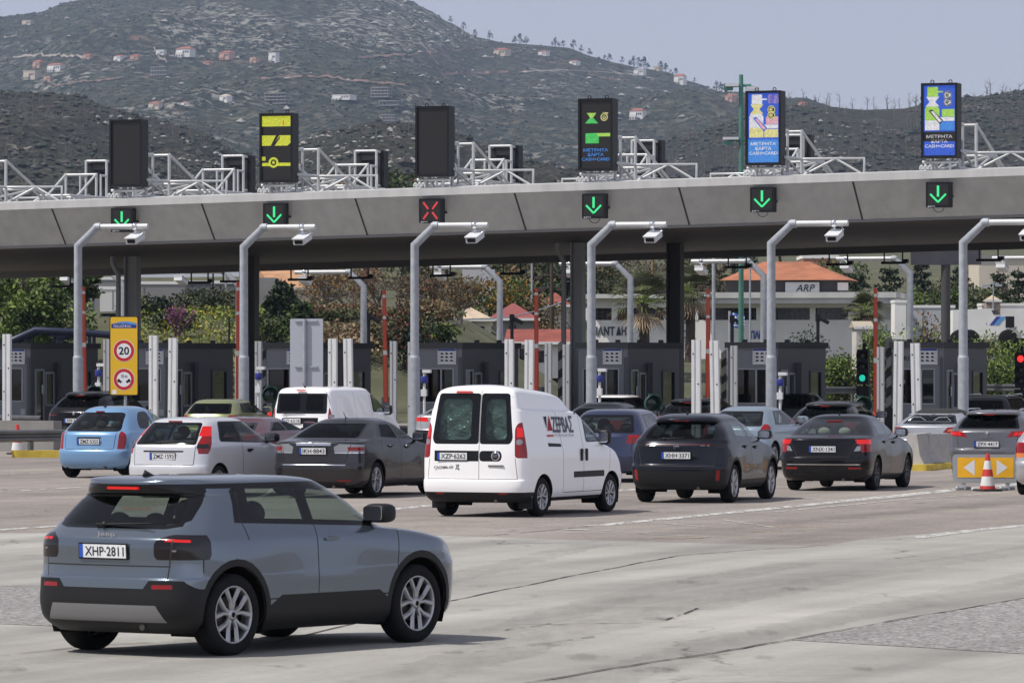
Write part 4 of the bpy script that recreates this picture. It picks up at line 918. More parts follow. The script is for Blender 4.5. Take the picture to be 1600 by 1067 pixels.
# -------- cars mostly hidden by others: one body each, with its own measures --------
def simple_car(name, label, px, Y, hd, P, L=4.2, W=.87, H=1.47, te=(.07, .98), rwb=(.14, 1.04), rr=(.55, 1.39), wb=None, wh=None, wroof=.68, lamp=None, lamp_m=None, plate_t=None, rw=G_DARK, sw=G_DARK, doors5=True, bumper_m=None, spoil=None, extra=None, cat='car', roofp=None, hz=.80, local=(0, 0), wheel_s='s5', cab=M_INT, pz=.80):
    wb = wb or (L - 1.08, 1.0); wh = wh or (L - 1.82, H - .065); xr, xf, r = .17 * L, L - .20 * L, .31
    f = te[1]; belt = rwb[1] + .02; zt = wh[1] - .04; zr = rr[1] - .05
    sp = dict(L=L, W=W, xr=xr, xf=xf, r=r, arch=r + .052, paint=P, wheel=wheel_s, sub=3,
      rows=body_rows(L, W, H, te, rwb, rr, wb, wh, hz=hz, wroof=wroof, spoil=spoil),
      gate=[(-.62, .62), (.62, .62), (.66, f), (.58, H - .02), (-.58, H - .02), (-.66, f)], gate_x=rwb[0] + .5,
      bumper=[[(-.95, 0), (.95, 0), (.95, .60), (-.95, .60)]], bumper_m=bumper_m or P, bumper_x=xr - r - .04,
      frit=[[(rwb[0] + .62, belt), (wb[0] - .05, wb[1] + .02), (wh[0] + .06, zt + .02), (rr[0] + .42, zr + .02)]],
      win=mkwin(rwb[0] + .74, wb[0] - .20, belt + .015, wb[1] + .045, rr[0] + .50, wh[0] + .02, zt, zr, (wb[0] + rwb[0]) / 2 + .12, .09), win_m=sw,
      rfrit=rpoly([(-.68 * W / .87, rwb[1] - .01), (.68 * W / .87, rwb[1] - .01), (W * wroof - .04, rr[1] - .03), (-W * wroof + .04, rr[1] - .03)], .05), rwin_x=rr[0] + .2,
      rwin=rpoly([(-.62 * W / .87, rwb[1] + .02), (.62 * W / .87, rwb[1] + .02), (W * wroof - .08, rr[1] - .055), (-W * wroof + .08, rr[1] - .055)], .06), rwin_m=rw,
      wsh=rpoly([(-.66, wb[1] + .04), (.66, wb[1] + .04), (W * wroof - .05, wh[1] - .03), (-W * wroof + .05, wh[1] - .03)], .05), wsh_x=wh[0] - .1,
      lamps=lamp or [([(.58, .76), (.95, .76), (.95, .98), (.60, .98)], .36, lamp_m or M_RED)],
      gaps=[((wb[0] - .02, .34), (wb[0] + .02, wb[1]))], rgaps=[((-.62, .62), (-.66, f)), ((.62, .62), (.66, f))],
      mirror=(wb[0] - .35, wb[1] + .05, W - .07), cabin=(wb[0] - .32, wb[0] - .95, rwb[0] + .72, W - .10), cabin_kw=dict(m=cab), cat=cat, third=(rr[0] - (spoil or 0) - .0, rr[1] - .03, .24, M_RED))
    if plate_t: sp['plate'] = (.024, pz, plate_t, 4)
    if roofp:
        sp['rearpaint'] = []; sp['bands'] = []
    if extra: sp.update(extra)
    o = std_car(name, label, sp); place(o, px, Y, hd, local)
    return o, sp

def build_others():
    navy = paint('paint_navy', (.022, .032, .085), .5, .25); blk = paint('paint_black', (.008, .008, .010), .25, .2)
    ice = paint('paint_ice_blue', (.27, .34, .40), .5, .3); slv = paint('paint_silver', (.50, .51, .53), .6, .3); gry = paint('paint_mid_grey', (.13, .13, .14), .6, .28)
    olive = paint('paint_olive', (.22, .24, .10), .3, .3); maroon = paint('paint_maroon', (.11, .02, .022), .5, .28); wht = paint('paint_white', (.88, .88, .88), 0., .35); dgr = paint('paint_dark_grey', (.030, .031, .034), .5, .25)
    simple_car('hatchback', 'dark navy hatchback between the white high-roof van and the near-black crossover', 938, 105., 17, navy, 4.02, .85, 1.50, (.06, .96), (.13, 1.02), (.50, 1.41), lamp=[([(.52, .80), (.95, .80), (.95, .975), (.56, .975)], .36, M_RED)], rw=G_CLEAR, sw=G_CLEAR)
    simple_car('hatchback', 'ice-blue hatchback behind the near-black crossover', 1143, 117., 22, ice, 3.90, .83, 1.44, (.08, .94), (.17, 1.0), (.72, 1.36), wroof=.66, lamp=[([(.60, .72), (.95, .72), (.95, 1.04), (.66, 1.04)], .42, M_RED)], rw=G_CLEAR, sw=G_CLEAR)
    o, sp = simple_car('estate_car', 'mid-grey estate car behind the yellow arrow board', 1541, 109., 17, gry, 4.27, .866, 1.44, (.08, 1.0), (.16, 1.05), (.50, 1.37), lamp=[([(.42, .86), (.95, .90), (.95, 1.0), (.52, .99)], .45, M_RED), ([(.56, .90), (.95, .92), (.95, .97), (.6, .97)], .42, M_REDLIT)], plate_t='ZPX·4417', rw=G_BLACK, sw=G_DARK, spoil=.14, pz=.72, extra=dict(mast=(.9, 1.435)))
    b = MB(); b.add([(.055, 0, .90), (.055, -.035, .955), (.055, 0, 1.01), (.055, .035, .955), (.035, 0, .955)], [(0, 1, 4), (1, 2, 4), (2, 3, 4), (3, 0, 4)], 0); b.build('badge', M_CHROME, o, fix=True); lay_text(o, 'model_lettering', 'CLIO', (.05, 0, .87), .24, .035, BACK, M_CHROME)
    for sg in (-1, 1): t = MB(); t.tube([(.75, sg * .56, 1.40), (.85, sg * .57, 1.455), (2.0, sg * .57, 1.46), (2.1, sg * .56, 1.42)], .014, 8); t.build('roof_rail', M_CHROME, o)
    o, sp = simple_car('estate_car', 'black estate car with roof rails, beyond the mid-grey estate car at the right', 1530, 141., 19, blk, 4.6, .89, 1.52, (.07, 1.0), (.15, 1.06), (.50, 1.43), rw=G_BLACK, sw=G_CLEAR)
    for sg in (-1, 1): t = MB(); t.tube([(.75, sg * .58, 1.47), (.85, sg * .59, 1.53), (2.5, sg * .59, 1.55), (2.6, sg * .58, 1.50)], .016, 8); t.build('roof_rail', M_CHROME, o)
    simple_car('hatchback', 'pale silver car cut off by the right edge of the photo', 1652, 95., 17, slv, 4.1, .87, 1.48, plate_t='ZHK·2204', lamp=[([(.60, .70), (.95, .70), (.95, .98), (.60, .98)], .40, M_RED), ([(.60, .70), (.95, .70), (.95, .78), (.60, .78)], .38, M_AMBER)])
    o, sp = simple_car('suv', 'black glossy SUV at the left toll lane, beyond the pale blue hatchback', 113, 143.5, 22, blk, 4.45, .92, 1.62, (.09, 1.05), (.20, 1.15), (.62, 1.52), wroof=.66, lamp=[([(.50, .92), (.95, .92), (.95, 1.03), (.50, 1.03)], .45, M_SMOKE), ([(.55, .95), (.95, .95), (.95, .965), (.55, .965)], .42, M_RED)], plate_t='XPE·7136', spoil=.14, pz=.80, rw=G_BLACK, sw=G_BLACK)
    b = MB(); b.sphere((.075, 0, 1.0), (.012, .04, .055), 0, 8, 6); b.build('badge', M_CHROME, o)
    simple_car('hatchback', 'olive green small hatchback behind the bare camera pole', 322, 141., 18, olive, 3.9, .83, 1.42, (.07, .96), (.13, 1.02), (.46, 1.33), wroof=.72, rw=G_DARK, sw=G_DARK, extra=dict(gate=[(-.6, .62), (.6, .62), (.62, 1.3), (-.62, 1.3)]))
    simple_car('saloon_car', 'maroon saloon hidden behind the silver-white hatchback, only its roof showing', 335, 106., 20, maroon, 4.4, .86, 1.32, (.05, .95), (.42, 1.0), (1.15, 1.24), wroof=.64, rw=G_BLACK, sw=G_BLACK)
    simple_car('hatchback', 'dark blue hatchback left of the white low-roof van, its red tail light lit', 452, 146., 20, navy, 4.0, .85, 1.48, (.08, 1.0), (.2, 1.06), (.70, 1.39), lamp=[([(.5, .88), (.95, .88), (.95, 1.04), (.6, 1.04)], .45, M_REDLIT)], rw=G_CLEAR, sw=G_DARK)
    simple_car('coupe', 'silver coupe left of the white high-roof van, far back', 690, 139., 20, slv, 4.3, .88, 1.36, (.06, .98), (.40, 1.03), (1.20, 1.27), wroof=.62, lamp=[([(.40, .82), (.95, .84), (.95, .94), (.44, .94)], .40, M_REDLIT)], rw=G_BLACK, sw=G_BLACK, bumper_m=M_TRIM)
    o, sp = simple_car('small_car', 'dark small car with a white roof at the middle toll lane', 943, 158., 21, blk, 3.72, .84, 1.41, (.06, .98), (.12, 1.03), (.42, 1.33), wroof=.74, rw=G_BLACK, sw=G_BLACK)
    q = MB(); rr_ = sp['rows']; n = 0
    bm = shell(rr_, 2); 
    for f in bm.faces:
        if f.calc_center_median().z > 1.335: q.add([(v.co + v.normal * .004)[:] for v in f.verts], [range(len(f.verts))], 0, True)
    bm.free(); q.build('roof', wht, o)
    simple_car('saloon_car', 'black saloon between the white-roofed small car and the dark navy hatchback', 915, 128., 17, blk, 4.5, .88, 1.43, (.05, .99), (.42, 1.05), (1.15, 1.34), wroof=.64, rw=G_BLACK, sw=G_BLACK)
    simple_car('hatchback', 'black hatchback with a faint red rear lamp strip, behind the near-black crossover', 1068, 139., 17, blk, 4.3, .89, 1.46, (.07, 1.0), (.15, 1.05), (.60, 1.36), wroof=.68, rw=G_DARK, sw=G_CLEAR, spoil=.1)
    simple_car('hatchback', 'dark grey hatchback behind the black saloon with pale headrests', 1282, 128., 17, dgr, 4.2, .88, 1.46, (.07, 1.0), (.15, 1.05), (.62, 1.37), wroof=.68, rw=G_BLACK, sw=G_BLACK, spoil=.12)
    simple_car('hatchback', 'small black car far back right of the ice-blue hatchback', 1226, 160., 18, blk, 4.0, .85, 1.45, rw=G_DARK, sw=G_DARK)
    # soft-top convertible
    o, sp = simple_car('convertible', 'silver convertible with a black soft top beside the grey posts', 1446, 122., 18, slv, 4.0, .86, 1.33, (.05, .93), (.36, .985), (.95, 1.22), wh=(2.25, 1.27), wroof=.64, rw=G_DARK, sw=G_DARK,
        lamp=[([(.40, .78), (.95, .70), (.95, .92), (.52, .90)], .45, M_RED, .3), ([(.50, .81), (.95, .79), (.95, .87), (.56, .86)], .40, M_AMBER, .3)], hz=.74, extra=dict(frit_m=M_TRIM))
    q = MB(); bm = shell(sp['rows'], 2)
    for f in bm.faces:
        c = f.calc_center_median()
        if c.z > 1.215: q.add([(v.co + v.normal * .006)[:] for v in f.verts], [range(len(f.verts))], 0, True)
    bm.free(); q.build('soft_top', mat('canvas_black', (.02, .02, .022), .9, bump=(.2, 60)), o)
    t = MB()
    for sg in (-1, 1): t.tube([(.44, sg * .10, 1.06), (.48, sg * .22, 1.13), (.48, sg * .40, 1.14), (.44, sg * .52, 1.04)], .012, 8)
    t.tube([(.42, -.52, 1.03), (.42, .52, 1.03)], .008, 6); t.build('roll_hoop', M_CHROME, o)

def build_all_cars():
    build_suv(); build_crossover(); build_black_sedan(); build_grey_sedan(); build_white_hatch(); build_blue_hatch(); build_high_van(); build_low_van(); build_others()
# ---------------- plaza frame of reference ----------------
OX, OY = PX(924, 144.0), 144.0             # the line of camera poles; b metres along the lanes beyond it
def pl(px, b):
    """ground point seen in column px on the cross line b metres beyond the camera poles"""
    r = (px - 800.0) / F; X0 = OX + b * LANE.x; Y0 = OY + b * LANE.y
    a = (r * Y0 - X0) / (CROSS.x - r * CROSS.y)
    return Vector((X0 + a * CROSS.x, Y0 + a * CROSS.y, 0))
def loc_M(): return cols(CROSS, LANE, (0, 0, 1))
PM = loc_M()                                # plaza axes: u across, w along the lanes, z up

# ---------------- ground ----------------
def road_mat(name, c0, c1, agg, stain, streak, crack=0., patch=0., rough=.85, bump=.35):
    """asphalt or concrete: aggregate speckle, broad stains, tyre streaks along the lanes, hairline cracks"""
    m = bpy.data.materials.new(name); m.use_nodes = True; n = m.node_tree; L = n.links; b = n.nodes['Principled BSDF']
    tc = n.nodes.new('ShaderNodeTexCoord'); mp = n.nodes.new('ShaderNodeMapping'); mp.inputs['Rotation'].default_value = (0, 0, PHI)
    L.new(tc.outputs['Object'], mp.inputs[0])
    def noise(sc, det, vec, rough_=.6):
        t = n.nodes.new('ShaderNodeTexNoise'); t.inputs['Scale'].default_value = sc; t.inputs['Detail'].default_value = det; t.inputs['Roughness'].default_value = rough_; L.new(vec, t.inputs['Vector']); return t.outputs['Fac']
    def rng(v, a, bb, lo, hi):
        r = n.nodes.new('ShaderNodeMapRange'); r.inputs[1].default_value = a; r.inputs[2].default_value = bb; r.inputs[3].default_value = lo; r.inputs[4].default_value = hi; L.new(v, r.inputs[0]); return r.outputs[0]
    def mul(a, c):
        t = n.nodes.new('ShaderNodeMath'); t.operation = 'MULTIPLY'; L.new(a, t.inputs[0])
        if isinstance(c, float): t.inputs[1].default_value = c
        else: L.new(c, t.inputs[1])
        return t.outputs[0]
    st = n.nodes.new('ShaderNodeMapping'); st.inputs['Scale'].default_value = (.62, .03, 1); L.new(mp.outputs[0], st.inputs[0])
    f1 = noise(9., 8, tc.outputs['Object'], .75); f2 = noise(.11, 6, tc.outputs['Object'], .6); f3 = noise(1., 5, st.outputs[0], .6); f4 = noise(.6, 6, tc.outputs['Object'])
    vo = n.nodes.new('ShaderNodeTexVoronoi'); vo.inputs['Scale'].default_value = 22.; L.new(tc.outputs['Object'], vo.inputs['Vector'])
    mx = n.nodes.new('ShaderNodeMix'); mx.data_type = 'RGBA'; mx.inputs[6].default_value = (*c0, 1); mx.inputs[7].default_value = (*c1, 1); L.new(rng(f2, .35, .65, 0, 1), mx.inputs[0])
    k = mul(mul(rng(f1, .3, .7, 1 - agg, 1 + agg), rng(vo.outputs['Distance'], 0., .6, 1 - agg, 1 + agg * .6)), mul(rng(f3, .35, .7, 1 + streak, 1 - streak), rng(f4, .4, .75, 1 + stain * .5, 1 - stain)))
    if crack:
        vc = n.nodes.new('ShaderNodeTexVoronoi'); vc.feature = 'DISTANCE_TO_EDGE'; vc.inputs['Scale'].default_value = .16
        ad = n.nodes.new('ShaderNodeMix'); ad.data_type = 'VECTOR'; ad.inputs[0].default_value = .04; L.new(tc.outputs['Object'], ad.inputs[4])
        nz = n.nodes.new('ShaderNodeTexNoise'); nz.inputs['Scale'].default_value = .9; nz.inputs['Detail'].default_value = 6; L.new(tc.outputs['Object'], nz.inputs['Vector'])
        vs = n.nodes.new('ShaderNodeVectorMath'); vs.operation = 'MULTIPLY_ADD'; vs.inputs[1].default_value = (1.6, 1.6, 0); L.new(nz.outputs['Color'], vs.inputs[0]); L.new(tc.outputs['Object'], vs.inputs[2]); L.new(vs.outputs[0], vc.inputs['Vector'])
        gate = rng(noise(.35, 2, tc.outputs['Object']), .48, .62, 0, 1)
        ln = rng(vc.outputs['Distance'], .0, .006, crack, 0.); lm = mul(ln, gate)
        inv = n.nodes.new('ShaderNodeMath'); inv.operation = 'SUBTRACT'; inv.inputs[0].default_value = 1.; L.new(lm, inv.inputs[1]); k = mul(k, inv.outputs[0])
    sc = n.nodes.new('ShaderNodeVectorMath'); sc.operation = 'SCALE'; L.new(mx.outputs[2], sc.inputs[0]); L.new(k, sc.inputs['Scale']); L.new(sc.outputs[0], b.inputs['Base Color'])
    b.inputs['Roughness'].default_value = rough; b.inputs['Specular IOR Level'].default_value = .3
    bp = n.nodes.new('ShaderNodeBump'); bp.inputs['Strength'].default_value = bump; bp.inputs['Distance'].default_value = .01; L.new(f1, bp.inputs['Height']); L.new(bp.outputs[0], b.inputs['Normal'])
    MATS[name] = m; return m
M_ASPH = road_mat('plaza_asphalt', (.240, .212, .190), (.186, .166, .152), .24, .18, .16, .5)
M_CONC = road_mat('plaza_concrete', (.305, .295, .270), (.243, .236, .217), .08, .13, .24, .6, bump=.15)
M_GRAV = road_mat('coarse_asphalt', (.17, .165, .16), (.21, .20, .195), .75, .10, .05, 0., bump=.8)
def worn(name, col, lo, hi, amax=1.):
    """road paint rubbed through to the asphalt in patches"""
    m = mat(name, col, .75, noise=(.15, 5)); n = m.node_tree; b = n.nodes['Principled BSDF']; tc = n.nodes.new('ShaderNodeTexCoord'); t = n.nodes.new('ShaderNodeTexNoise'); t.inputs['Scale'].default_value = 2.2; t.inputs['Detail'].default_value = 10; t.inputs['Roughness'].default_value = .8
    mp = n.nodes.new('ShaderNodeMapping'); mp.inputs['Rotation'].default_value = (0, 0, PHI); mp.inputs['Scale'].default_value = (2.2, .25, 1); n.links.new(tc.outputs['Object'], mp.inputs[0]); n.links.new(mp.outputs[0], t.inputs['Vector']); r = n.nodes.new('ShaderNodeMapRange'); r.inputs[1].default_value = lo; r.inputs[2].default_value = hi; r.inputs[3].default_value = amax; r.inputs[4].default_value = 0; n.links.new(t.outputs['Fac'], r.inputs[0]); n.links.new(r.outputs[0], b.inputs['Alpha']); return m
M_LINE = worn('worn_white_paint', (.46, .455, .43), .48, .60); M_LINEY = worn('worn_yellow_paint', (.34, .25, .13), .40, .56)
M_SEAM = mat('tar_seam', (.05, .048, .045), .8)
M_EARTH = mat('dry_earth', (.16, .14, .10), .95, noise=(.3, .08))

g = MB(); g.quad((-1250, -90, -.03), (1250, -90, -.03), (1250, 6500, -.03), (-1250, 6500, -.03)); g.build('ground', M_EARTH, kind='structure')
g = MB(); g.quad((-70, -60, 0), (70, -60, 0), (85, 235, 0), (-75, 235, 0)); g.build('road', M_ASPH, kind='structure')
def gpoly(name, pts, z, m, kind='structure'):
    b = MB(); vs = [G(*p) + Vector((0, 0, z)) for p in pts]; b.add(vs, [list(range(len(vs)))]); o = b.build(name, m, fix=True)
    if o.data.polygons[0].normal.z < 0: o.data.flip_normals()
    return tag(o, kind=kind)
rg = random.Random(11)
def rough_line(pts, amp, n=14):
    out = []
    for i in range(len(pts) - 1):
        for k in range(n):
            t = k / n; p = Vector(pts[i]).lerp(Vector(pts[i + 1]), t); out.append((p.x, p.y + rg.uniform(-amp, amp)))
    out.append(pts[-1]); return out
up = rough_line([(-260, 834), (350, 832), (700, 837), (950, 845), (1290, 853)], .35) + [(1345, 843), (1480, 831), (1760, 806)]
gpoly('concrete_apron', up + [(1760, 1500), (-260, 1500)], .004, M_CONC)
gpoly('coarse_patch', rough_line([(1235, 1001), (1420, 967), (1600, 935), (1760, 908)], .5) + [(1760, 1032), (1600, 1022), (1420, 1011)], .008, M_GRAV)
gpoly('coarse_patch', [(-160, 900), (30, 917), (330, 958), (230, 985), (-160, 968)], .008, M_GRAV)
def ribbon(name, pts, wd, z, m, wob=.3, gaps=0., seed=3, kind='structure'):
    """a painted line or a seam along points given on the ground, with worn-away stretches"""
    rr = random.Random(seed); b = MB(); P = []
    if m is not M_SEAM: wob *= .25
    for i in range(len(pts) - 1):
        a, c = G(*pts[i]), G(*pts[i + 1]); n = max(2, int((c - a).length / .22))
        for k in range(n + (i == len(pts) - 2)): P.append(a.lerp(c, k / n))
    w1p = None
    for i in range(len(P) - 1):
        if m is M_SEAM and rr.random() < gaps: continue
        d = (P[i + 1] - P[i]).normalized(); q = Vector((-d.y, d.x, 0)); w0 = w1p if w1p else wd * rr.uniform(1 - wob, 1 + wob) / 2; w1 = w1p = wd * rr.uniform(1 - wob, 1 + wob) / 2
        o = q * 0.
        b.quad(*[v + Vector((0, 0, z)) for v in (P[i] - q * w0 + o, P[i + 1] - q * w1, P[i + 1] + q * w1, P[i] + q * w0 + o)])
    return b.build(name, m, kind=kind)
# joints of the slabs
ribbon('slab_seam', rough_line([(430, 1004), (700, 940), (880, 903), (1060, 868), (1290, 852)], .6, 6), .026, .010, M_SEAM, .6)
ribbon('slab_seam', rough_line([(790, 1074), (960, 1045), (1120, 1020), (1240, 1000), (1420, 966), (1700, 918)], .7, 6), .028, .013, M_SEAM, .6)
ribbon('slab_seam', rough_line([(1035, 972), (1090, 951)], .8, 5), .03, .012, M_SEAM, .8, .3)
ribbon('slab_seam', rough_line([(700, 1025), (950, 993)], .8, 6), .016, .012, M_SEAM, .8, .55)
ribbon('slab_seam', rough_line([(780, 987), (860, 975)], .8, 5), .02, .012, M_SEAM, .8, .4)
ribbon('slab_seam', rough_line([(773, 836), (925, 822)], .4, 5), .03, .006, M_SEAM, .5, .1)
ribbon('slab_seam', rough_line([(-60, 1032), (120, 1012), (300, 1000)], .6, 6), .02, .012, M_SEAM, .7, .3)
# worn paint
ribbon('white_line', [(925, 822), (1161, 799), (1330, 782)], .34, .006, M_LINE, .5, .04, 1)
ribbon('white_line', [(1330, 782), (1487, 766), (1640, 752)], .50, .006, M_LINE, .5, .08, 2)
ribbon('white_line', [(1210, 800), (1420, 780), (1600, 768)], .12, .0065, M_LINE, .6, .3, 4)
ribbon('white_line', [(560, 803), (600, 797), (722, 785), (1000, 764), (1100, 757)], .36, .006, M_LINE, .5, .08, 5)
ribbon('white_line', [(-60, 832), (120, 820)], .3, .006, M_LINE, .5, .2, 6)
ribbon('white_line', [(-60, 772), (130, 761)], .22, .006, M_LINE, .6, .1, 7)
ribbon('white_line', [(-60, 744), (80, 738)], .2, .006, M_LINE, .6, .1, 8)
ribbon('white_line', [(885, 827), (953, 829)], .30, .008, M_LINE, .2, .0, 9)
ribbon('white_line', [(1425, 841), (1520, 829), (1700, 812)], .30, .009, M_LINE, .4, .03, 10)
for i, (a, c) in enumerate([((1040, 818), (1100, 823)), ((1130, 812), (1210, 824)), ((1260, 812), (1330, 815)), ((1000, 834), (1200, 842)), ((1360, 806), (1440, 806))]): ribbon('white_line', [a, c], .07, .0062, M_LINE, .6, .2, 20 + i)
for i, (a, c) in enumerate([((1035, 842), (1165, 838)), ((1190, 822), (1290, 824)), ((1160, 831), (1260, 829))]): ribbon('yellow_line', [a, c], .22, .0058, M_LINEY, .6, .35, 30 + i)
M_TRK = worn('tyre_marks', (.07, .066, .062), .32, .70, .15); M_OIL = worn('oil_stain', (.05, .047, .045), .38, .62, .28)
for i, (pts, wd) in enumerate([([(560, 1080), (900, 985), (1300, 905), (1700, 845)], .75), ([(840, 1090), (1150, 1000), (1700, 884)], .65), ([(700, 1010), (1000, 925), (1250, 880)], .6), ([(-60, 880), (160, 862), (420, 843)], .7), ([(-60, 1045), (160, 1022), (420, 990), (700, 905), (930, 850)], .55), ([(880, 800), (1150, 770), (1330, 754)], .6), ([(620, 815), (800, 800), (1050, 776)], .6), ([(1010, 836), (1330, 806), (1640, 782)], .7)]): ribbon('tyre_mark', pts, wd, .0105 + .0003 * i, M_TRK, .9, 0., 50 + i)
for i in range(26):
    px, py = rg.uniform(0, 1600), rg.uniform(775, 1050); r_ = rg.uniform(.05, .22); b = MB(); c = G(px, py); b.add([c + Vector((math.cos(t) * r_ * rg.uniform(.5, 1.2), math.sin(t) * r_ * 2.2 * rg.uniform(.5, 1.2), .0140 + .0002 * i)) for t in [R(30 * k) for k in range(12)]], [tuple(range(12))]); b.build('oil_spot', M_OIL, kind='structure')
# kerbed islands between the lanes
M_KERB = mat('kerb_concrete', (.36, .35, .33), .85, noise=(.15, 1.5)); M_KERBY = mat('kerb_yellow', (.55, .40, .05), .7, noise=(.2, 3))
for px in (-128, 127, 388, 655, 930, 1212, 1510, 1810):
    o = pl(px, 0); b = MB(); L0, L1, hw = 4., 34., .85
    pts = [(-hw, L1), (-hw, L0)] + [(hw * math.cos(t), L0 + hw * 1.1 * math.sin(t)) for t in [R(180 + 15 * k) for k in range(1, 12)]] + [(hw, L0), (hw, L1)]
    b.prism(pts, .0, .16); b.v = [tuple(PM @ Vector(v)) for v in b.v]; b.build('kerb_island', M_KERB, loc=o, fix=True, kind='structure')
# ---------------- toll canopy ----------------
M_CAP = mat('canopy_edge_white', (.52, .52, .505), .45, .1, noise=(.06, .6))
M_FASC = mat('canopy_fascia', (.44, .455, .455), .38, .2, noise=(.05, .25))
for q in ('canopy_fascia', 'canopy_edge_white'): streak(q, True, .09)
M_SEAMD = mat('canopy_joint', (.05, .05, .05), .7)
M_GALV = mat('galvanised_steel', (.33, .355, .385), .55, .15, noise=(.14, 6))
M_TUBE = mat('painted_tube', (.52, .53, .53), .4, .15, noise=(.08, 3))
M_BLK = mat('sign_black', (.008, .009, .012), .5, spec=.3); M_BLK2 = mat('display_off', (.018, .017, .017), .30, bump=(.2, 120))
M_COLM = mat('column_grey', (.36, .375, .385), .5, .2, noise=(.08, 1.2))

def soffit_mat():
    m = bpy.data.materials.new('soffit_slats'); m.use_nodes = True; n = m.node_tree; L = n.links; b = n.nodes['Principled BSDF']
    tc = n.nodes.new('ShaderNodeTexCoord'); s = n.nodes.new('ShaderNodeSeparateXYZ'); L.new(tc.outputs['Object'], s.inputs[0])
    md = n.nodes.new('ShaderNodeMath'); md.operation = 'PINGPONG'; md.inputs[1].default_value = .30; L.new(s.outputs['X'], md.inputs[0])
    r = n.nodes.new('ShaderNodeMapRange'); r.inputs[1].default_value = 0; r.inputs[2].default_value = .075; r.inputs[3].default_value = .05; r.inputs[4].default_value = 1; L.new(md.outputs[0], r.inputs[0])
    t = n.nodes.new('ShaderNodeTexNoise'); t.inputs['Scale'].default_value = .5; t.inputs['Detail'].default_value = 5; L.new(tc.outputs['Object'], t.inputs['Vector'])
    r2 = n.nodes.new('ShaderNodeMapRange'); r2.inputs[3].default_value = .75; r2.inputs[4].default_value = 1.25; L.new(t.outputs['Fac'], r2.inputs[0])
    mu = n.nodes.new('ShaderNodeMath'); mu.operation = 'MULTIPLY'; L.new(r.outputs[0], mu.inputs[0]); L.new(r2.outputs[0], mu.inputs[1])
    v = n.nodes.new('ShaderNodeVectorMath'); v.operation = 'SCALE'; v.inputs[0].default_value = (.095, .080, .068); L.new(mu.outputs[0], v.inputs['Scale']); L.new(v.outputs[0], b.inputs['Base Color']); b.inputs['Roughness'].default_value = .6
    return m
BF = 12.5                                              # front edge of the canopy
A0, A1 = pl(-40, BF), pl(1640, BF)                      # where it crosses the frame's edges
zt = lambda px, py: PZ(py, pl(px, BF).y)
Z0, Z1 = zt(0, 317), zt(1600, 262)
U0, U1 = (pl(0, BF) - pl(800, BF)).dot(CROSS), (pl(1600, BF) - pl(800, BF)).dot(CROSS)
CO = pl(800, BF)                                       # canopy origin: u = 0, w = 0
def ztop(u): return Z0 + (Z1 - Z0) * (u - U0) / (U1 - U0)
def build_canopy():
    root = empty('toll_canopy', CO, YAW if False else -PHI, 'long grey toll plaza roof with a sloping fascia and dark slatted soffit', 'canopy')
    ua, ub, D = U0 - 16, U1 + 16, 30.0
    def strip_(prof, name, m, close=False):
        b = MB(); n = len(prof)
        vs = [(u, w_, ztop(u) + z) for u in (ua, ub) for w_, z in prof]
        fs = [(i, i + 1, n + i + 1, n + i) for i in range(n - 1)]
        if close: fs += [(n - 1, 0, n, 2 * n - 1), list(range(n))[::-1], list(range(n, 2 * n))]
        b.add(vs, fs); return b.build(name, m, root, fix=True)
    strip_([(0, 0), (0, -.235), (.16, -.235), (.16, -.06), (.8, .06), (.8, .0)], 'roof_edge', M_CAP, True)
    strip_([(.05, -.238), (1.12, -1.36), (1.22, -1.36), (.16, -.238)], 'fascia', M_FASC, True)
    strip_([(1.10, -1.362), (1.10, -1.43), (1.24, -1.43), (1.24, -1.362)], 'fascia_lip', mat('fascia_lip_grey', (.20, .20, .195), .5), True)
    strip_([(1.25, -1.38), (D - .9, -1.38), (D - .9, -1.30), (1.25, -1.30)], 'soffit', soffit_mat(), True)
    strip_([(D - .89, -1.62), (D - .4, -1.62), (D - .4, -1.0), (D - .89, -1.0)], 'rear_beam', mat('rear_beam_grey', (.16, .155, .15), .6), True)
    strip_([(D - .39, -1.5), (D, -.2), (D - .1, .04), (D - .39, .04)], 'rear_fascia', M_FASC, True)
    strip_([(.81, .055), (D - .4, .055), (D - .4, -.02), (.81, -.02)], 'roof_deck', mat('roof_deck_grey', (.25, .25, .25), .8), True)
    for px in (-157, 80, 314, 554, 803, 1060, 1332, 1612):
        u = (pl(px, BF) - CO).dot(CROSS)
        b = MB(); b.add([(u - .03, .045, ztop(u) - .245), (u + .03, .045, ztop(u) - .245), (u + .03, 1.105, ztop(u) - 1.352), (u - .03, 1.105, ztop(u) - 1.352)], [(0, 1, 2, 3)]); b.build('panel_joint', M_SEAMD, root)
    return root
build_canopy()
def on_roof(px, w_, lift=0.):
    """point on the canopy roof in column px, w metres behind its front edge"""
    p = pl(px, BF + w_); u = (p - CO).dot(CROSS); return Vector((p.x, p.y, ztop(u) + lift))

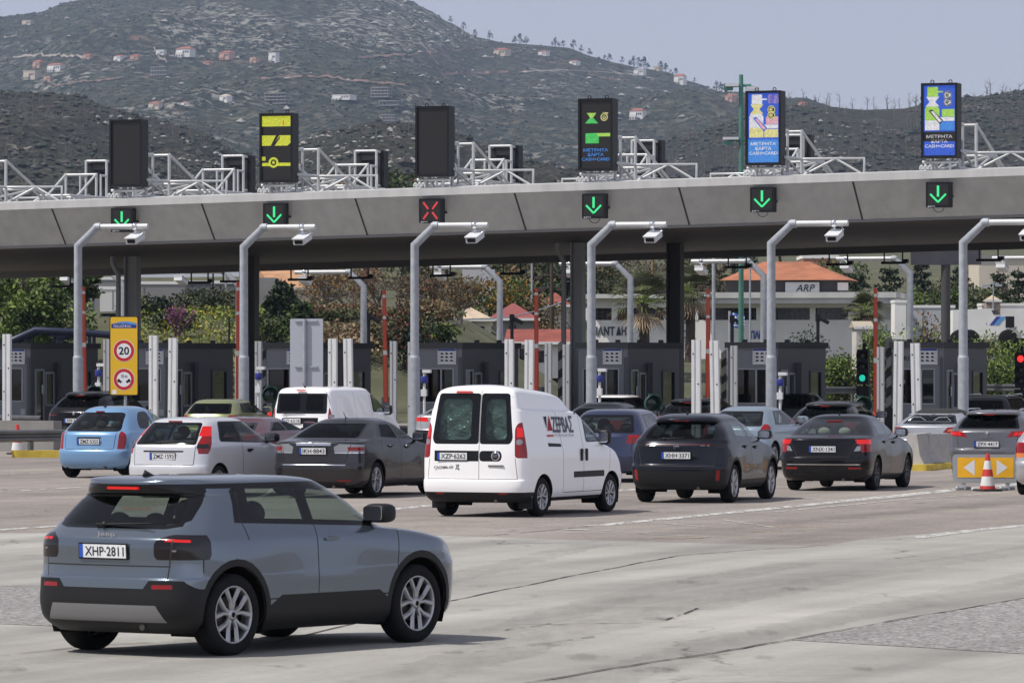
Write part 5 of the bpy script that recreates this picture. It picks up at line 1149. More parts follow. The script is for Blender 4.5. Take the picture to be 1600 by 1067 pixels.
# columns under the canopy
def column(px, b, wd, label, pipe=True, dark=False):
    p = pl(px, b); u = (p - CO).dot(CROSS); h = ztop(u) - 1.38
    root = empty('canopy_column', p, -PHI, label, 'column', 'columns under the toll canopy')
    m = M_COLM if not dark else mat('column_dark', (.055, .052, .052), .6)
    c = MB(); f = .05
    for q in (-1, 1): c.box((q * (wd / 2 - f / 2), 0, h / 2), (f, wd * .9, h))
    c.box((0, 0, h / 2), (wd - 2 * f - .004, .09, h)); c.build('shaft', m, root)
    c = MB(); c.box((0, 0, .08), (wd * 1.5, wd * 1.5, .16)); c.build('base_plate', m, root)
    if pipe:
        t = MB(); t.tube([(-.62, -.3, h + .02), (-.62, -.3, h - .25), (-.40, -.3, h - .62), (-.40, -.3, .2)], .085, 10); t.build('downpipe', m, root)
column(207, 27, .46, 'grey steel canopy column with a bent downpipe, behind the yellow speed limit sign')
column(391, 31, .50, 'dark canopy column behind the second camera pole from the left', False, True)
column(903, 27, .42, 'grey steel canopy column with a bent downpipe, left of the factory wall with dark lettering')
column(1055, 31, .50, 'dark canopy column between the palm and the red raised arm', False, True)

# ---------------- overhead message boards ----------------
M_LEDY = mat('led_yellow', (.1, .1, .02), .5, emit=(.62, .66, .03), es=.85, noise=(.2, 30)); M_LEDG = mat('led_green', (.02, .1, .02), .5, emit=(.06, .55, .12), es=.8)
M_LEDB = mat('led_blue', (.01, .03, .1), .5, emit=(.03, .10, .62), es=.8); M_LEDLB = mat('led_sky', (.02, .05, .1), .5, emit=(.05, .25, .75), es=.8)
M_LEDW = mat('led_white', (.1, .1, .1), .5, emit=(.75, .75, .8), es=.85); M_LEDP = mat('led_pink', (.1, .05, .05), .5, emit=(.75, .42, .5), es=.8); M_LEDC = mat('led_cream', (.1, .1, .05), .5, emit=(.75, .68, .28), es=.8)
M_LEDR = mat('led_red', (.1, .01, .01), .5, emit=(.85, .06, .06), es=.9); M_LEDGA = mat('led_arrow_green', (.01, .1, .04), .5, emit=(.05, .80, .28), es=1.)
M_LEDLG = mat('led_lime', (.05, .1, .02), .5, emit=(.40, .66, .10), es=.85)
DISP = [M_BLK2, M_LEDY, M_LEDG, M_LEDB, M_LEDLB, M_LEDW, M_LEDP, M_LEDC, M_LEDLG, M_LEDR]
BW, BH, BT = 1.12, 2.20, .46
for m_ in DISP[1:]:                                     # lamps of uneven strength, as pixels show from afar
    n_ = m_.node_tree; q_ = n_.nodes['Principled BSDF']; tc_ = n_.nodes.new('ShaderNodeTexCoord'); t_ = n_.nodes.new('ShaderNodeTexNoise'); t_.inputs['Scale'].default_value = 16; t_.inputs['Detail'].default_value = 8; t_.inputs['Roughness'].default_value = .9; n_.links.new(tc_.outputs['Object'], t_.inputs['Vector'])
    r_ = n_.nodes.new('ShaderNodeMapRange'); r_.inputs[1].default_value = .36; r_.inputs[2].default_value = .62; r_.inputs[3].default_value = .35; r_.inputs[4].default_value = 1.05; n_.links.new(t_.outputs['Fac'], r_.inputs[0]); n_.links.new(r_.outputs[0], q_.inputs['Emission Strength'])
def board(px, ytop, ybot, label, kind, w_=.55, face=1, seed=0):
    p = pl(px, BF + w_); s = F / p.y; zb = PZ(ybot, p.y); h = (ybot - ytop) / s; wd = BW
    root = empty('message_board', (p.x, p.y, zb), -PHI + (0 if face > 0 else math.pi), label, 'message board', 'message boards on the canopy roof')
    c = MB(); c.rbox((0, BT / 2 + .0, h / 2), (wd, BT, h), .02, 0, 'y', 2); c.build('housing', M_BLK, root)
    f = MB()
    for a, b_, cc, d in ((-wd / 2, -wd / 2 + .07, 0, h), (wd / 2 - .07, wd / 2, 0, h), (-wd / 2 + .07, wd / 2 - .07, 0, .07), (-wd / 2 + .07, wd / 2 - .07, h - .07, h)): f.box(((a + b_) / 2, -.025, (cc + d) / 2), (b_ - a, .05, d - cc))
    f.build('bezel', M_BLK, root)
    e = MB()
    for sx in (-.28, .28): e.tube([(sx + .05 * math.cos(t), BT / 2, h + .05 + .05 * math.sin(t)) for t in [R(30 * k) for k in range(13)]], .014, 6, cap=False)
    for zz in (.35, 1.05, 1.8): e.box((-wd / 2 - .03, BT * .35, zz), (.06, .08, .09))
    e.build('lifting_eye', M_BLK, root)
    W2, H2 = wd - .15, h - .15; d = MB(); D = lambda x, z: ((x - .5) * W2, -.004, .075 + z * H2)
    d.quad(D(0, 0), D(1, 0), D(1, 1), D(0, 1), 0)
    def rect(x0, x1, z0, z1, mi, k=.006): d.add([((x - .5) * W2, -k, .075 + z * H2) for x, z in ((x0, z0), (x1, z0), (x1, z1), (x0, z1))], [(0, 1, 2, 3)], mi)
    def pg(pts, mi, k=.008): d.add([((x - .5) * W2, -k, .075 + z * H2) for x, z in pts], [list(range(len(pts)))], mi)
    def ring(x, z, r0, r1, mi, k=.010, n=18):
        a = W2 / H2
        for i in range(n):
            t0, t1 = 2 * math.pi * i / n, 2 * math.pi * (i + 1) / n
            pg([(x + r0 * math.cos(t0), z + r0 * a * math.sin(t0)), (x + r1 * math.cos(t0), z + r1 * a * math.sin(t0)), (x + r1 * math.cos(t1), z + r1 * a * math.sin(t1)), (x + r0 * math.cos(t1), z + r0 * a * math.sin(t1))], mi, k)
    def disc(x, z, r, mi, k=.009, n=18):
        a = W2 / H2; pg([(x + r * math.cos(2 * math.pi * i / n), z + r * a * math.sin(2 * math.pi * i / n)) for i in range(n)], mi, k)
    def words(z0, mi, mi2=None):
        for k_, (t, wf) in enumerate((('ΜΕΤΡΗΤΑ', .82), ('ΚΑΡΤΑ', .52), ('CASH+CARD', .92))):
            q = MB(); c_ = D(.5, z0 - k_ * .068); fit_text(d, t, (c_[0], -.012, c_[2]), W2 * wf, H2 * .046, FACE, mi if k_ else (mi2 or mi), .015, 0)
    if kind == 'yellow':
        rect(0, 1, .83, .99, 1); rect(.0, 1, .53, .69, 1); pg([(.30, .53), (.38, .53), (.60, .69), (.48, .69)], 0); pg([(.36, .53), (.44, .53), (.62, .645), (.62, .68)], 0, .009); pg([(.88, .53), (1, .53), (1, .58)], 0)
        pg([(.72, .84), (.76, .84), (.76, .92), (.72, .92)], 9); rect(.0, 1, .215, .265, 1); rect(.0, .12, .30, .36, 1); ring(.40, .27, .10, .17, 1, .012); disc(.40, .27, .10, 0, .011); disc(.40, .27, .05, 1, .013)
    elif kind == 'dark':
        rect(0, 1, .44, .445, 0)
    elif kind == 'green':
        pg([(.20, .82), (.52, .82), (.40, .745), (.32, .745)], 8); pg([(.14, .665), (.58, .665), (.42, .745), (.30, .745)], 2); ring(.78, .755, .09, .12, 7); ring(.78, .75, .03, .055, 7); pg([(.70, .83), (.92, .82), (.90, .80)], 7)
        pg([(.16, .37), (.60, .37), (.60, .47), (.52, .52), (.16, .52)], 2); pg([(.52, .52), (.60, .47), (.98, .47), (.98, .52)], 8); words(.27, 4)
    else:
        base = 3; rect(0, 1, 0, 1, base)
        A = 7 if kind == 'cream' else 8; B = 7 if kind == 'cream' else 5; Cc = 6 if kind == 'cream' else 8
        pg([(.12, .98), (.46, .98), (.46, .84), (.12, .84)], 5 if kind == 'cream' else 8); rect(.46, .62, .90, .92, 5 if kind == 'cream' else 8, .009)
        pg([(.08, .84), (.50, .84), (.38, .77), (.18, .77)], A if kind == 'cream' else 5, .010); pg([(.20, .77), (.36, .77), (.50, .70), (.06, .70)], A if kind == 'cream' else 5, .009)
        if kind == 'cream': rect(.66, 1, .85, .98, 6)
        pg([(.04, .36), (.50, .36), (.50, .66), (.40, .73), (.12, .73), (.04, .66)], 5 if kind == 'cream' else 8, .0085)
        pg([(.04, .36), (.50, .36), (.50, .50), (.04, .50)], 7 if kind == 'cream' else 5, .0095)
        pg([(.16, .64), (.26, .66), (.62, .50), (.52, .44)], 3 if kind == 'cream' else 0, .011); pg([(.22, .63), (.30, .635), (.58, .49), (.50, .47)], 6 if kind == 'cream' else 5, .012)
        rect(.58, .98, .55, .66, 6 if kind == 'cream' else 8, .010); rect(.52, .98, .49, .545, 5, .010); rect(.52, .98, .36, .48, 7 if kind == 'cream' else 4, .010)
        for zz in ((.86, .76) if kind != 'cream' else (.76, .68)):
            disc(.76, zz, .13, 5 if kind != 'cream' else 0, .013); ring(.76, zz, .10, .125, 0 if kind != 'cream' else 7, .014); q = D(.76, zz); fit_text(d, '€', (q[0], -.016, q[2]), .15, .16, FACE, 0 if kind != 'cream' else 7, .02, 0)
        rect(0, 1, .0, .33, 4 if kind == 'cream' else 3, .011)
        if kind == 'lime': rect(0, 1, .20, .34, 0, .012)
        words(.27, 5)
    d.build('display', DISP, root)
    return root
BOARDS = [(197, 187, 292, 'unlit black message board, leftmost of those facing the camera', 'dark'), (432, 177, 285, 'message board showing yellow barred picture panels', 'yellow'), (676, 166, 276, 'unlit black message board above the red cross signal', 'dark'),
          (931, 154, 267, 'message board with green hourglass picture and blue lettering on black', 'green'), (1193, 142, 258, 'message board with cream and pink hand picture on blue', 'cream'), (1468, 130, 247, 'message board with lime green and white hand picture on blue', 'lime')]
def frame(px, w_, face, label):
    """tube frame that holds a board up, standing on the roof behind it"""
    p = on_roof(px, w_, 0. if face > 0 else .62); zf = .02 if face > 0 else -.60; root = empty('board_frame', p, -PHI + (0 if face > 0 else math.pi), label, 'support frame', 'tube frames on the canopy roof')
    b = MB(); r = .044
    for u in (-.42, .42):
        b.tube([(u, .62, zf), (u, .62, 2.05)], .052, 8); b.tube([(u, .10, 1.98), (u, .66, 2.0)], .040, 8); b.tube([(u, .10, .75), (u, .66, .75)], .040, 8); b.tube([(u, .62, 1.45), (u, 1.15, 1.45)], r, 8)
        b.tube([(u, 1.15, zf), (u, 1.15, 1.5)], r, 8)
    b.tube([(-.42, .62, 2.02), (.42, .62, 2.02)], r, 8); b.build('upright', M_TUBE, root)
    b = MB()
    for u in (-.62, .62):
        b.tube([(u, 2.0, zf), (u, 2.0, 1.5)], .052, 8); b.tube([(u, 2.0, 1.48), (u, 6.0, zf + .05)], r, 8); b.tube([(u, .3, .62), (u, 4.4, .62)], r, 8); b.tube([(u, .2, .10), (u, 5.6, .10)], .046, 8)
        b.tube([(u, 2.0, .12), (u, 4.0, .62)], .037, 8); b.tube([(u, 4.0, .62), (u, 5.4, .08)], .037, 8); b.tube([(u, .3, .6), (u, 2.0, .1)], .037, 8)
    b.tube([(-.62, 2.0, 1.46), (.62, 2.0, 1.46)], r, 8); b.tube([(-.62, 2.0, .62), (.62, 2.0, .62)], r, 8); b.tube([(-.62, 4.3, .62), (.62, 4.3, .62)], r, 8); b.tube([(-.62, .3, .62), (.62, .3, .62)], r, 8); b.tube([(-.62, 2.0, .1), (.62, 4.2, .62)], .042, 8)
    b.tube([(.62, 2.0, .62), (2.6, 2.0, .62), (2.6, 2.0, zf)], r, 8); b.tube([(.62, 2.0, .1), (2.6, 2.0, .1)], r, 8); b.tube([(.62, 2.0, .1), (1.7, 2.0, .62), (2.6, 2.0, .1)], .037, 8)
    b.build('brace', M_TUBE, root)
    b = MB()
    for u in (-.45, -.28, .3): b.tube([(u, .1, 0), (u, .1, .33)], .046, 8)
    b.tube([(-.55, .1, .28), (.55, .1, .28)], .052, 8)
    for k in range(3): b.tube([(-.52 + .13 * k + .05 * math.cos(t), -.12, .06 + .11 * abs(math.sin(t))) for t in [R(22.5 * j) for j in range(9)]], .03, 6)
    b.build('foot', M_TUBE, root)
    return root
LBL = ['leftmost', 'second from the left', 'third from the left', 'third from the right', 'second from the right', 'rightmost']
for k, (px, a, b_, lb, kd) in enumerate(BOARDS):
    board(px, a, b_, lb, kd); frame(px, .62, 1, 'pale tube frame bracing the ' + lb)
# the boards for the other direction, seen from behind
def rear_board(px, label):
    p = on_roof(px, 28.6, .62); root = empty('message_board', p, -PHI + math.pi, label, 'message board', 'backs of boards on the far canopy edge')
    c = MB(); h = 2.05; c.rbox((0, .23, h / 2), (1.2, .46, h), .02, 0, 'y', 2); c.build('housing', M_BLK, root); c = MB(); c.tube([(-.4, .2, -.6), (-.4, .2, .02)], .06, 8); c.tube([(.4, .2, -.6), (.4, .2, .02)], .06, 8); c.box((0, .2, -.3), (.8, .06, .06)); c.build('stand', M_TUBE, root)
    b = MB(); b.box((0, .48, 1.05), (.95, .04, 1.6)); b.box((.0, .56, 1.72), (.55, .14, .06)); b.box((.05, .54, 1.42), (.34, .12, .4)); b.build('service_hatch', mat('hatch_black', (.02, .021, .025), .5), root)
    return root
NEAR = ['left of the unlit leftmost board', 'between the two leftmost boards', 'right of the yellow-lit board', 'right of the unlit board above the red cross', 'right of the green hourglass board', 'right of the cream and pink board']
for px, nr in zip((163, 376, 583, 793, 1015, 1247), NEAR):
    rear_board(px, 'back of a black message board, ' + nr); frame(px - 2, 28.4, -1, 'pale tube frame by the board back ' + nr)
frame(-60, .62, 1, 'pale tube frame cut off by the left edge of the photo')
rear_board(-50, 'back of a black message board at the left edge of the photo')

# ---------------- lane signals on the fascia ----------------
def lane_signal(px, y0, y1, kind, label):
    p = pl(px, BF - .10); s = F / p.y; zc = PZ((y0 + y1) / 2, p.y); h = .76
    root = empty('lane_signal', (p.x, p.y, zc - h / 2), -PHI, label, 'lane signal', 'lane signals on the fascia')
    c = MB(); c.rbox((0, .05, h / 2), (h, .26, h), .03, 0, 'y', 2); c.build('housing', M_BLK, root)
    g_ = MB()
    for q in (-.25, .25): g_.box((q, .45, h * .45), (.06, .6, .06))
    g_.build('mount', M_BLK, root)
    f = MB(); f.box((0, -.084, h / 2), (h * .82, .008, h * .82)); f.build('screen', M_BLK2, root)
    a = MB(); m = M_LEDGA if kind == 'arrow' else M_LEDR
    def bar(x0, z0, x1, z1, wd=.055):
        d = Vector((x1 - x0, z1 - z0)); d.normalize(); n = Vector((-d.y, d.x)) * wd / 2
        a.add([(x + sx * n.x, y, z + sx * n.y) for y in (-.090, -.102) for x, z, sx in ((x0, z0, 1), (x1, z1, 1), (x1, z1, -1), (x0, z0, -1))], [(3, 2, 1, 0), (4, 5, 6, 7), (0, 1, 5, 4), (1, 2, 6, 5), (2, 3, 7, 6), (3, 0, 4, 7)])
    c_ = h / 2
    if kind == 'arrow': bar(0, c_ + .27, 0, c_ - .06, .07); bar(-.24, c_ + .02, 0, c_ - .22); bar(.24, c_ + .02, 0, c_ - .22)
    else:
        for sx in (-1, 1):
            for sz in (-1, 1): bar(sx * .07, c_ + sz * .05, sx * .23, c_ + sz * .26)
    a.build('arrow' if kind == 'arrow' else 'cross', m, root)
    t = MB(); fit_text(t, 'ΚΑΡΤΑ', (-.20, -.0862, .035), .22, .04, FACE, 0, .0, 0); t.build('lettering', M_LEDW, root)
    if px > 900: t = MB(); t.tube([(-.16 + .16 * (1 - math.cos(R(15 * k))), .0, -.14 * math.sin(R(15 * k))) for k in range(13)], .010, 6); t.build('cable', M_BLK, root)
for px, y0, y1, kd, lb in [(192, 327, 361, 'arrow', 'leftmost'), (430, 319, 354, 'arrow', ''), (674, 311, 348, 'cross', ''), (929, 303, 341, 'arrow', ''), (1192, 292, 332, 'arrow', ''), (1467, 284, 325, 'arrow', '')]:
    w0 = {192: 'under the leftmost unlit message board', 430: 'under the yellow-lit message board', 674: '', 929: 'under the green hourglass board', 1192: 'under the cream and pink board', 1467: 'under the lime hand board'}[px]
    lane_signal(px, y0, y1, kd, 'black square signal lit with a red cross' if kd == 'cross' else 'black square signal with a lit green down arrow, ' + w0)

for px, lb in [(97, 'left of the leftmost camera pole'), (312, 'above the grey trailers'), (362, 'left of the second tall camera pole'), (468, 'above the terracotta-roofed house'), (562, 'above the tall bare tree'), (690, 'right of the third tall camera pole'), (800, 'above the red metal roof'), (1152, 'left of the fifth tall camera pole'), (1310, 'right of the orange tiled roof'), (1396, 'left of the billboard back'), (1545, 'right of the rightmost tall camera pole')]:
    p = pl(px, BF + 29.3); u = (p - CO).dot(CROSS); root = empty('hanging_frame', (p.x, p.y, ztop(u) - 1.62), -PHI, 'small dark frame hung under the far canopy edge, ' + lb, 'bracket', 'frames hung under the canopy'); t = MB()
    t.box((-.34, 0, -.16), (.04, .06, .36)); t.box((.34, 0, -.16), (.04, .06, .36)); t.box((0, 0, -.36), (.86, .22, .09)); t.box((.45, 0, -.30), (.2, .2, .14)); t.build('frame', M_BLK, root)

# ---------------- camera poles ----------------
M_CAMB = mat('camera_white', (.60, .61, .62), .4)
def cam_pole(px, b, ytop, label, flip=1, arm=1.95, grp='camera poles before the canopy'):
    p = pl(px, b); h = PZ(ytop, p.y)
    root = empty('camera_pole', p, -PHI + (0 if flip > 0 else math.pi), label, 'camera pole', grp)
    t = MB(); t.tube([(0, 0, .1), (0, 0, 2.55)], .15, 16); t.tube([(0, 0, 2.55), (0, 0, 2.62)], [.15, .125], 16, cap=False); t.tube([(0, 0, 2.6), (0, 0, h - .55), (.60, 0, h)], [.125, .115, .105], 16)
    t.tube([(.55, 0, h - .03), (.60, 0, h), (.72, 0, h)], .118, 14); t.build('mast', M_GALV, root)
    t = MB(); t.box((0, 0, .09), (.5, .5, .04)); t.build('base_plate', M_GALV, root)
    a = MB(); a.tube([(.70, 0, h), (arm + .25, 0, h)], .085, 12); a.build('arm', M_TUBE, root)
    c = MB(); c.lathe([(.10, -.07), (.11, -.06), (.11, .06), (.10, .07)], (arm - .15, 0, h), 'x', 14); c.tube([(arm - .15, 0, h - .08), (arm - .12, -.05, h - .24)], .035, 8); c.tube([(arm + .05, .02, h - .08), (arm + .12, .02, h - .16), (arm - .02, -.1, h - .28)], .010, 6); c.build('clamp', M_CHROME, root)
    M = Matrix.Rotation(R(16), 3, 'X'); k = MB(); c0 = Vector((arm - .10, -.10, h - .35))
    k.rbox(c0, (.34, .62, .17), .03, 0, 'y', 3, M=M); k.rbox(c0 + M @ Vector((0, -.02, .10)), (.38, .70, .025), .01, 0, 'z', 2, M=M); k.rbox(c0 + M @ Vector((0, -.316, 0)), (.24, .01, .11), .01, 1, 'y', 2, M=M); k.build('camera', [M_CAMB, M_BLK], root)
    return root
NP = [(122, 355, 'leftmost tall camera pole, in front of the red raised arm'), (381, 356, 'tall camera pole right of the olive green hatchback'), (648, 353, 'tall camera pole left of the white high-roof van'), (924, 352, 'tall camera pole rising behind the dark navy hatchback'), (1205, 350, 'tall camera pole rising behind the ice-blue hatchback'), (1505, 348, 'rightmost tall camera pole, left of the mid-grey estate car')]
for px, y, lb in NP: cam_pole(px, 0, y, lb)
FP = [(193, 424, 'grey far pole with its arm to the left, beside the left canopy column'), (373, 424, 'far camera pole just left of the second tall pole'), (568, 425, 'far camera pole among the bare brown trees'), (781, 417, 'far camera pole in front of the small cream house'), (985, 412, 'far camera pole in front of the palm'), (1193, 408, 'far camera pole in front of the factory, its arm crossing the green mast'), (1422, 404, 'far camera pole in front of the dark conifers'), (1668, 403, 'far camera pole whose arm enters from the right edge')]
for px, y, lb in FP:
    Y = pl(px, 50).y; cam_pole(px, 50, y, lb, -1, 2.6, 'camera poles beyond the canopy')

# ---------------- posts, arms, signals on the islands ----------------
M_POST = mat('post_white', (.60, .61, .61), .5, .1, noise=(.08, 2)); M_POSTG = mat('post_grey', (.36, .37, .38), .5, .2)
def gpost(px, b, ytop, ybot, lb, wd=.25, m=None, lean=0.):
    p = pl(px, b); zt_ = PZ(ytop, p.y); zb_ = max(.0, PZ(ybot, p.y)) if ybot else 0.
    root = empty('guide_post', (p.x, p.y, zb_), -PHI, lb, 'post', 'upright steel posts on the islands'); root.rotation_euler = (0, R(lean), -PHI)
    h = zt_ - zb_; c = MB(); t = .02
    prof = [(-wd / 2, .06), (-wd / 2, -.06), (-wd * .18, -.06), (-wd * .10, -.03), (wd * .10, -.03), (wd * .18, -.06), (wd / 2, -.06), (wd / 2, .06), (wd / 2 - t, .06), (-wd / 2 + t, .06)]
    c.prism(prof, 0, h); c.build('channel', m or M_POST, root, fix=True)
    for q in range(4): k = MB(); k.lathe([(0, -.066), (.022, -.066), (.022, -.05)], (-wd * .3 if q % 2 else wd * .3, 0, h * (.1 + .26 * q)), 'y', 8); k.build('bolt', M_BLK, root)
    return root
def say(px): return {11: 'left of the black glossy SUV', 240: 'right of the yellow speed limit sign', 269: 'second right of the yellow speed limit sign', 520: 'right of the blank sign back', 546: 'second right of the blank sign back', 796: 'over the roof of the white high-roof van, left one', 826: 'just left of the red arm over the high-roof van', 1088: 'rising behind the near-black crossover, left one', 1119: 'left of the ice-blue hatchback, right one of the pair', 1402: 'left one of the pair by the silver convertible', 1433: 'right one of the pair by the silver convertible'}[px]
for px, yt, yb, ln in [(11, 522, 662, 0), (240, 524, 0, 0), (269, 528, 0, .6), (520, 529, 0, 0), (546, 529, 0, -.8), (796, 530, 0, 0), (826, 531, 0, .5), (1088, 531, 0, 0), (1119, 532, 0, -1), (1402, 533, 0, .8), (1433, 536, 685, -1.2)]:
    gpost(px, -8.5 if px > 20 else -7, yt, yb, 'pale steel channel post ' + say(px), .23, None, ln)
for px, yt, lb in [(404, 533, 'beside the second column from the left'), (615, 533, 'right of the red arm above the white low-roof van'), (643, 534, 'just behind the third tall camera pole'), (857, 536, 'right of the red arm behind the white high-roof van'), (885, 538, 'in front of the third canopy column'), (1147, 540, 'left of the booth behind the ice-blue hatchback'), (1376, 542, 'right of the tall red arm at the right'), (167, 530, 'behind the yellow speed limit sign')]:
    gpost(px, 9, yt, 0, 'grey steel post ' + lb, .20, M_POSTG)

M_ARM = mat('barrier_orange', (.46, .055, .022), .45, noise=(.12, 2)); M_ARMW = mat('barrier_white', (.6, .6, .58), .5)
def arm(px, b, ytop, ybot, lb, lean=0.):
    p = pl(px, b); zt_, zb_ = PZ(ytop, p.y), PZ(ybot, p.y); h = zt_ - zb_
    root = empty('barrier_arm', (p.x, p.y, 0), -PHI, lb, 'barrier', 'raised red barrier arms')
    a = MB(); k = math.tan(R(lean)); cuts = [0, .42, .46, .74, .765, .93, .955, 1.0]
    for i in range(7):
        z0, z1 = zb_ + h * cuts[i], zb_ + h * cuts[i + 1]
        a.tube([(k * (z0 - zb_), 0, z0), (k * (z1 - zb_), 0, z1)], .075 - .018 * cuts[i], 10, 1 if i % 2 else 0)
    a.build('arm', [M_ARM, M_ARMW], root)
    c = MB(); c.rbox((.0, .18, (zb_ + .1) / 2 + .05), (.34, .36, max(.4, zb_ + .1)), .03, 0, 'z', 3); c.build('cabinet', mat('cabinet_grey', (.10, .11, .12), .5), root)
for px, yt, yb, lb, ln in [(132, 448, 610, 'red raised barrier arm beside the leftmost tall pole', -.6), (372, 440, 640, 'red raised barrier arm half hidden by the second tall pole', 0), (603, 453, 628, 'red raised barrier arm above the white low-roof van', -1.0), (838, 450, 612, 'red raised barrier arm above the white high-roof van', 0), (1106, 452, 625, 'dark red raised barrier arm right of the second dark column', .2), (1368, 450, 652, 'tall red raised barrier arm left of the rightmost booth', 0)]:
    arm(px, 15, yt, yb, lb, ln)
def striped_arm(px, b, lb, h=2.3):
    p = pl(px, b); root = empty('striped_barrier', p, -PHI, lb, 'barrier', 'black and white striped barriers')
    a = MB(); n = 8
    for i in range(n): a.add([(-.08, -.03, .7 + h * i / n), (.08, -.03, .7 + h * i / n + .12), (.08, -.03, .7 + h * (i + 1) / n + .12), (-.08, -.03, .7 + h * (i + 1) / n), (-.08, .03, .7 + h * i / n), (.08, .03, .7 + h * i / n + .12), (.08, .03, .7 + h * (i + 1) / n + .12), (-.08, .03, .7 + h * (i + 1) / n)], [(0, 1, 2, 3), (7, 6, 5, 4), (0, 3, 7, 4), (1, 5, 6, 2), (0, 4, 5, 1), (3, 2, 6, 7)], i % 2)
    a.build('arm', [M_BLK, mat('stripe_grey', (.16, .16, .165), .6)], root); c = MB(); c.rbox((0, .1, .5), (.32, .34, 1.0), .03, 0, 'z', 3); c.build('cabinet', M_BLK, root)
striped_arm(412, 17, 'striped black and white barrier beside the second dark column'); striped_arm(876, 17, 'striped barrier left of the third canopy column'); striped_arm(1131, 17, 'striped barrier left of the booth behind the ice-blue hatchback', 2.0); striped_arm(1389, 17, 'striped barrier left of the rightmost booth', 2.4)

M_SIGG = mat('signal_green', (.012, .055, .040), .45, noise=(.2, 6))
def hooded_signal(px, b, yc, lb):
    """one big lamp in a dark green drum with a long visor, on a short post"""
    p = pl(px, b); z = PZ(yc, p.y); root = empty('hooded_signal', p, -PHI, lb, 'signal', 'green hooded lane signals')
    M = Matrix.Rotation(R(28), 3, 'Z'); c = MB(); c.lathe([(0, .24), (.17, .24), (.20, .18), (.21, -.02), (.215, -.05)], (0, 0, 0), 'y', 20); c.rbox((0, .12, .21), (.16, .2, .10), .03, 0, 'y'); c.rbox((.16, .10, 0), (.10, .26, .46), .02, 0, 'y')
    c.v = [tuple(M @ Vector(v) + Vector((0, 0, z))) for v in c.v]; c.build('drum', M_SIGG, root)
    v = MB(); v.lathe([(.22, .0), (.235, -.34), (.225, -.34), (.21, .0)], (0, 0, 0), 'y', 20, 0, True, -40, 220); v.v = [tuple(M @ Vector(q) + Vector((0, 0, z))) for q in v.v]; v.build('visor', M_SIGG, root)
    l = MB(); l.lathe([(0, -.06), (.12, -.055), (.20, -.03)], (0, 0, 0), 'y', 18); l.v = [tuple(M @ Vector(q) + Vector((0, 0, z))) for q in l.v]; l.build('lens', mat('lens_dark', (.01, .03, .025), .08), root)
    t = MB(); t.tube([(.08, .10, .1), (.08, .10, z - .15)], .05, 10); t.build('post', M_SIGG, root)
for px, y, lb in [(146, 616, 'dark green hooded signal left of the yellow speed limit sign'), (421, 617, 'dark green hooded signal left of the white low-roof van'), (1019, 630, 'dark green hooded signal behind the near-black crossover'), (1346, 633, 'dark green hooded signal behind the black saloon with pale headrests')]: hooded_signal(px, -3, y, lb)

def sensor_post(px, b, ytop, ybot, lb):
    p = pl(px, b); z1, z0 = PZ(ytop, p.y), .1; root = empty('sensor_post', p, -PHI, lb, 'sensor post', 'sensor posts with blue heads')
    t = MB(); t.tube([(0, 0, z0), (0, 0, z1)], .038, 10); t.build('post', M_CAMB, root)
    t = MB(); t.lathe([(.10, -.10), (.115, -.07), (.115, .07), (.10, .10)], (0, 0, z1 - .24), 'z', 8); t.build('sensor_head', mat('sensor_blue', (.02, .03, .22), .4), root)
    t = MB(); t.rbox((.09, -.02, z1 - .0), (.26, .12, .09), .02, 0, 'z'); t.build('antenna_box', M_CAMB, root); t = MB(); t.rbox((0, -.03, z1 - .62), (.16, .11, .20), .02, 0, 'y'); t.build('junction_box', M_CAMB, root)
for px, y, lb in [(154, 570, 'thin white sensor post with a blue head, left of the yellow speed limit sign'), (404, 575, 'sensor post with a blue head left of the white low-roof van'), (663, 580, 'sensor post with a blue head right of the third tall camera pole'), (937, 578, 'sensor post with a blue head right of the fourth tall camera pole'), (1219, 584, 'sensor post with a blue head right of the fifth tall camera pole')]: sensor_post(px, 3, y, 640, lb)

def traffic_light(px, b, yc, col, lb):
    p = pl(px, b); z = PZ(yc, p.y); root = empty('traffic_light', p, -PHI, lb, 'traffic light', 'traffic lights at the exits')
    zb_ = z - (.25 if col == 'g' else .85); t = MB(); t.tube([(0, .1, 0), (0, .1, zb_ + 1.3)], .05, 10); t.build('post', M_BLK, root)
    c = MB(); c.rbox((0, 0, zb_ + .55), (.36, .24, 1.1), .04, 0, 'y')
    for k in range(3): c.lathe([(.15, 0), (.155, -.18), (.145, -.18), (.14, 0)], (0, -.12, zb_ + .2 + .35 * k), 'y', 16, 0, True, -30, 210)
    c.build('housing', M_BLK, root)
    for k in range(3):
        on = (col == 'g' and k == 0) or (col == 'r' and k == 2)
        l = MB(); l.lathe([(0, -.145), (.07, -.14), (.105, -.122)], (0, 0, zb_ + .2 + .35 * k), 'y', 16); l.build('lamp', mat('lamp_green_lit', (.0, .2, .15), .3, emit=(.02, .70, .48), es=.8) if on and col == 'g' else mat('lamp_red_lit', (.3, .01, .01), .3, emit=(1., .03, .03), es=1.6) if on else mat('lamp_off', (.012, .012, .012), .3), root)
    c = MB(); c.rbox((0, .02, zb_ - .45), (.40, .30, .8), .02, 0, 'z'); c.build('cabinet', M_BLK, root)
traffic_light(1349, 20, 588, 'g', 'black traffic light showing green, left of the tall red arm'); traffic_light(1596, 20, 563, 'r', 'black traffic light showing red at the right edge')

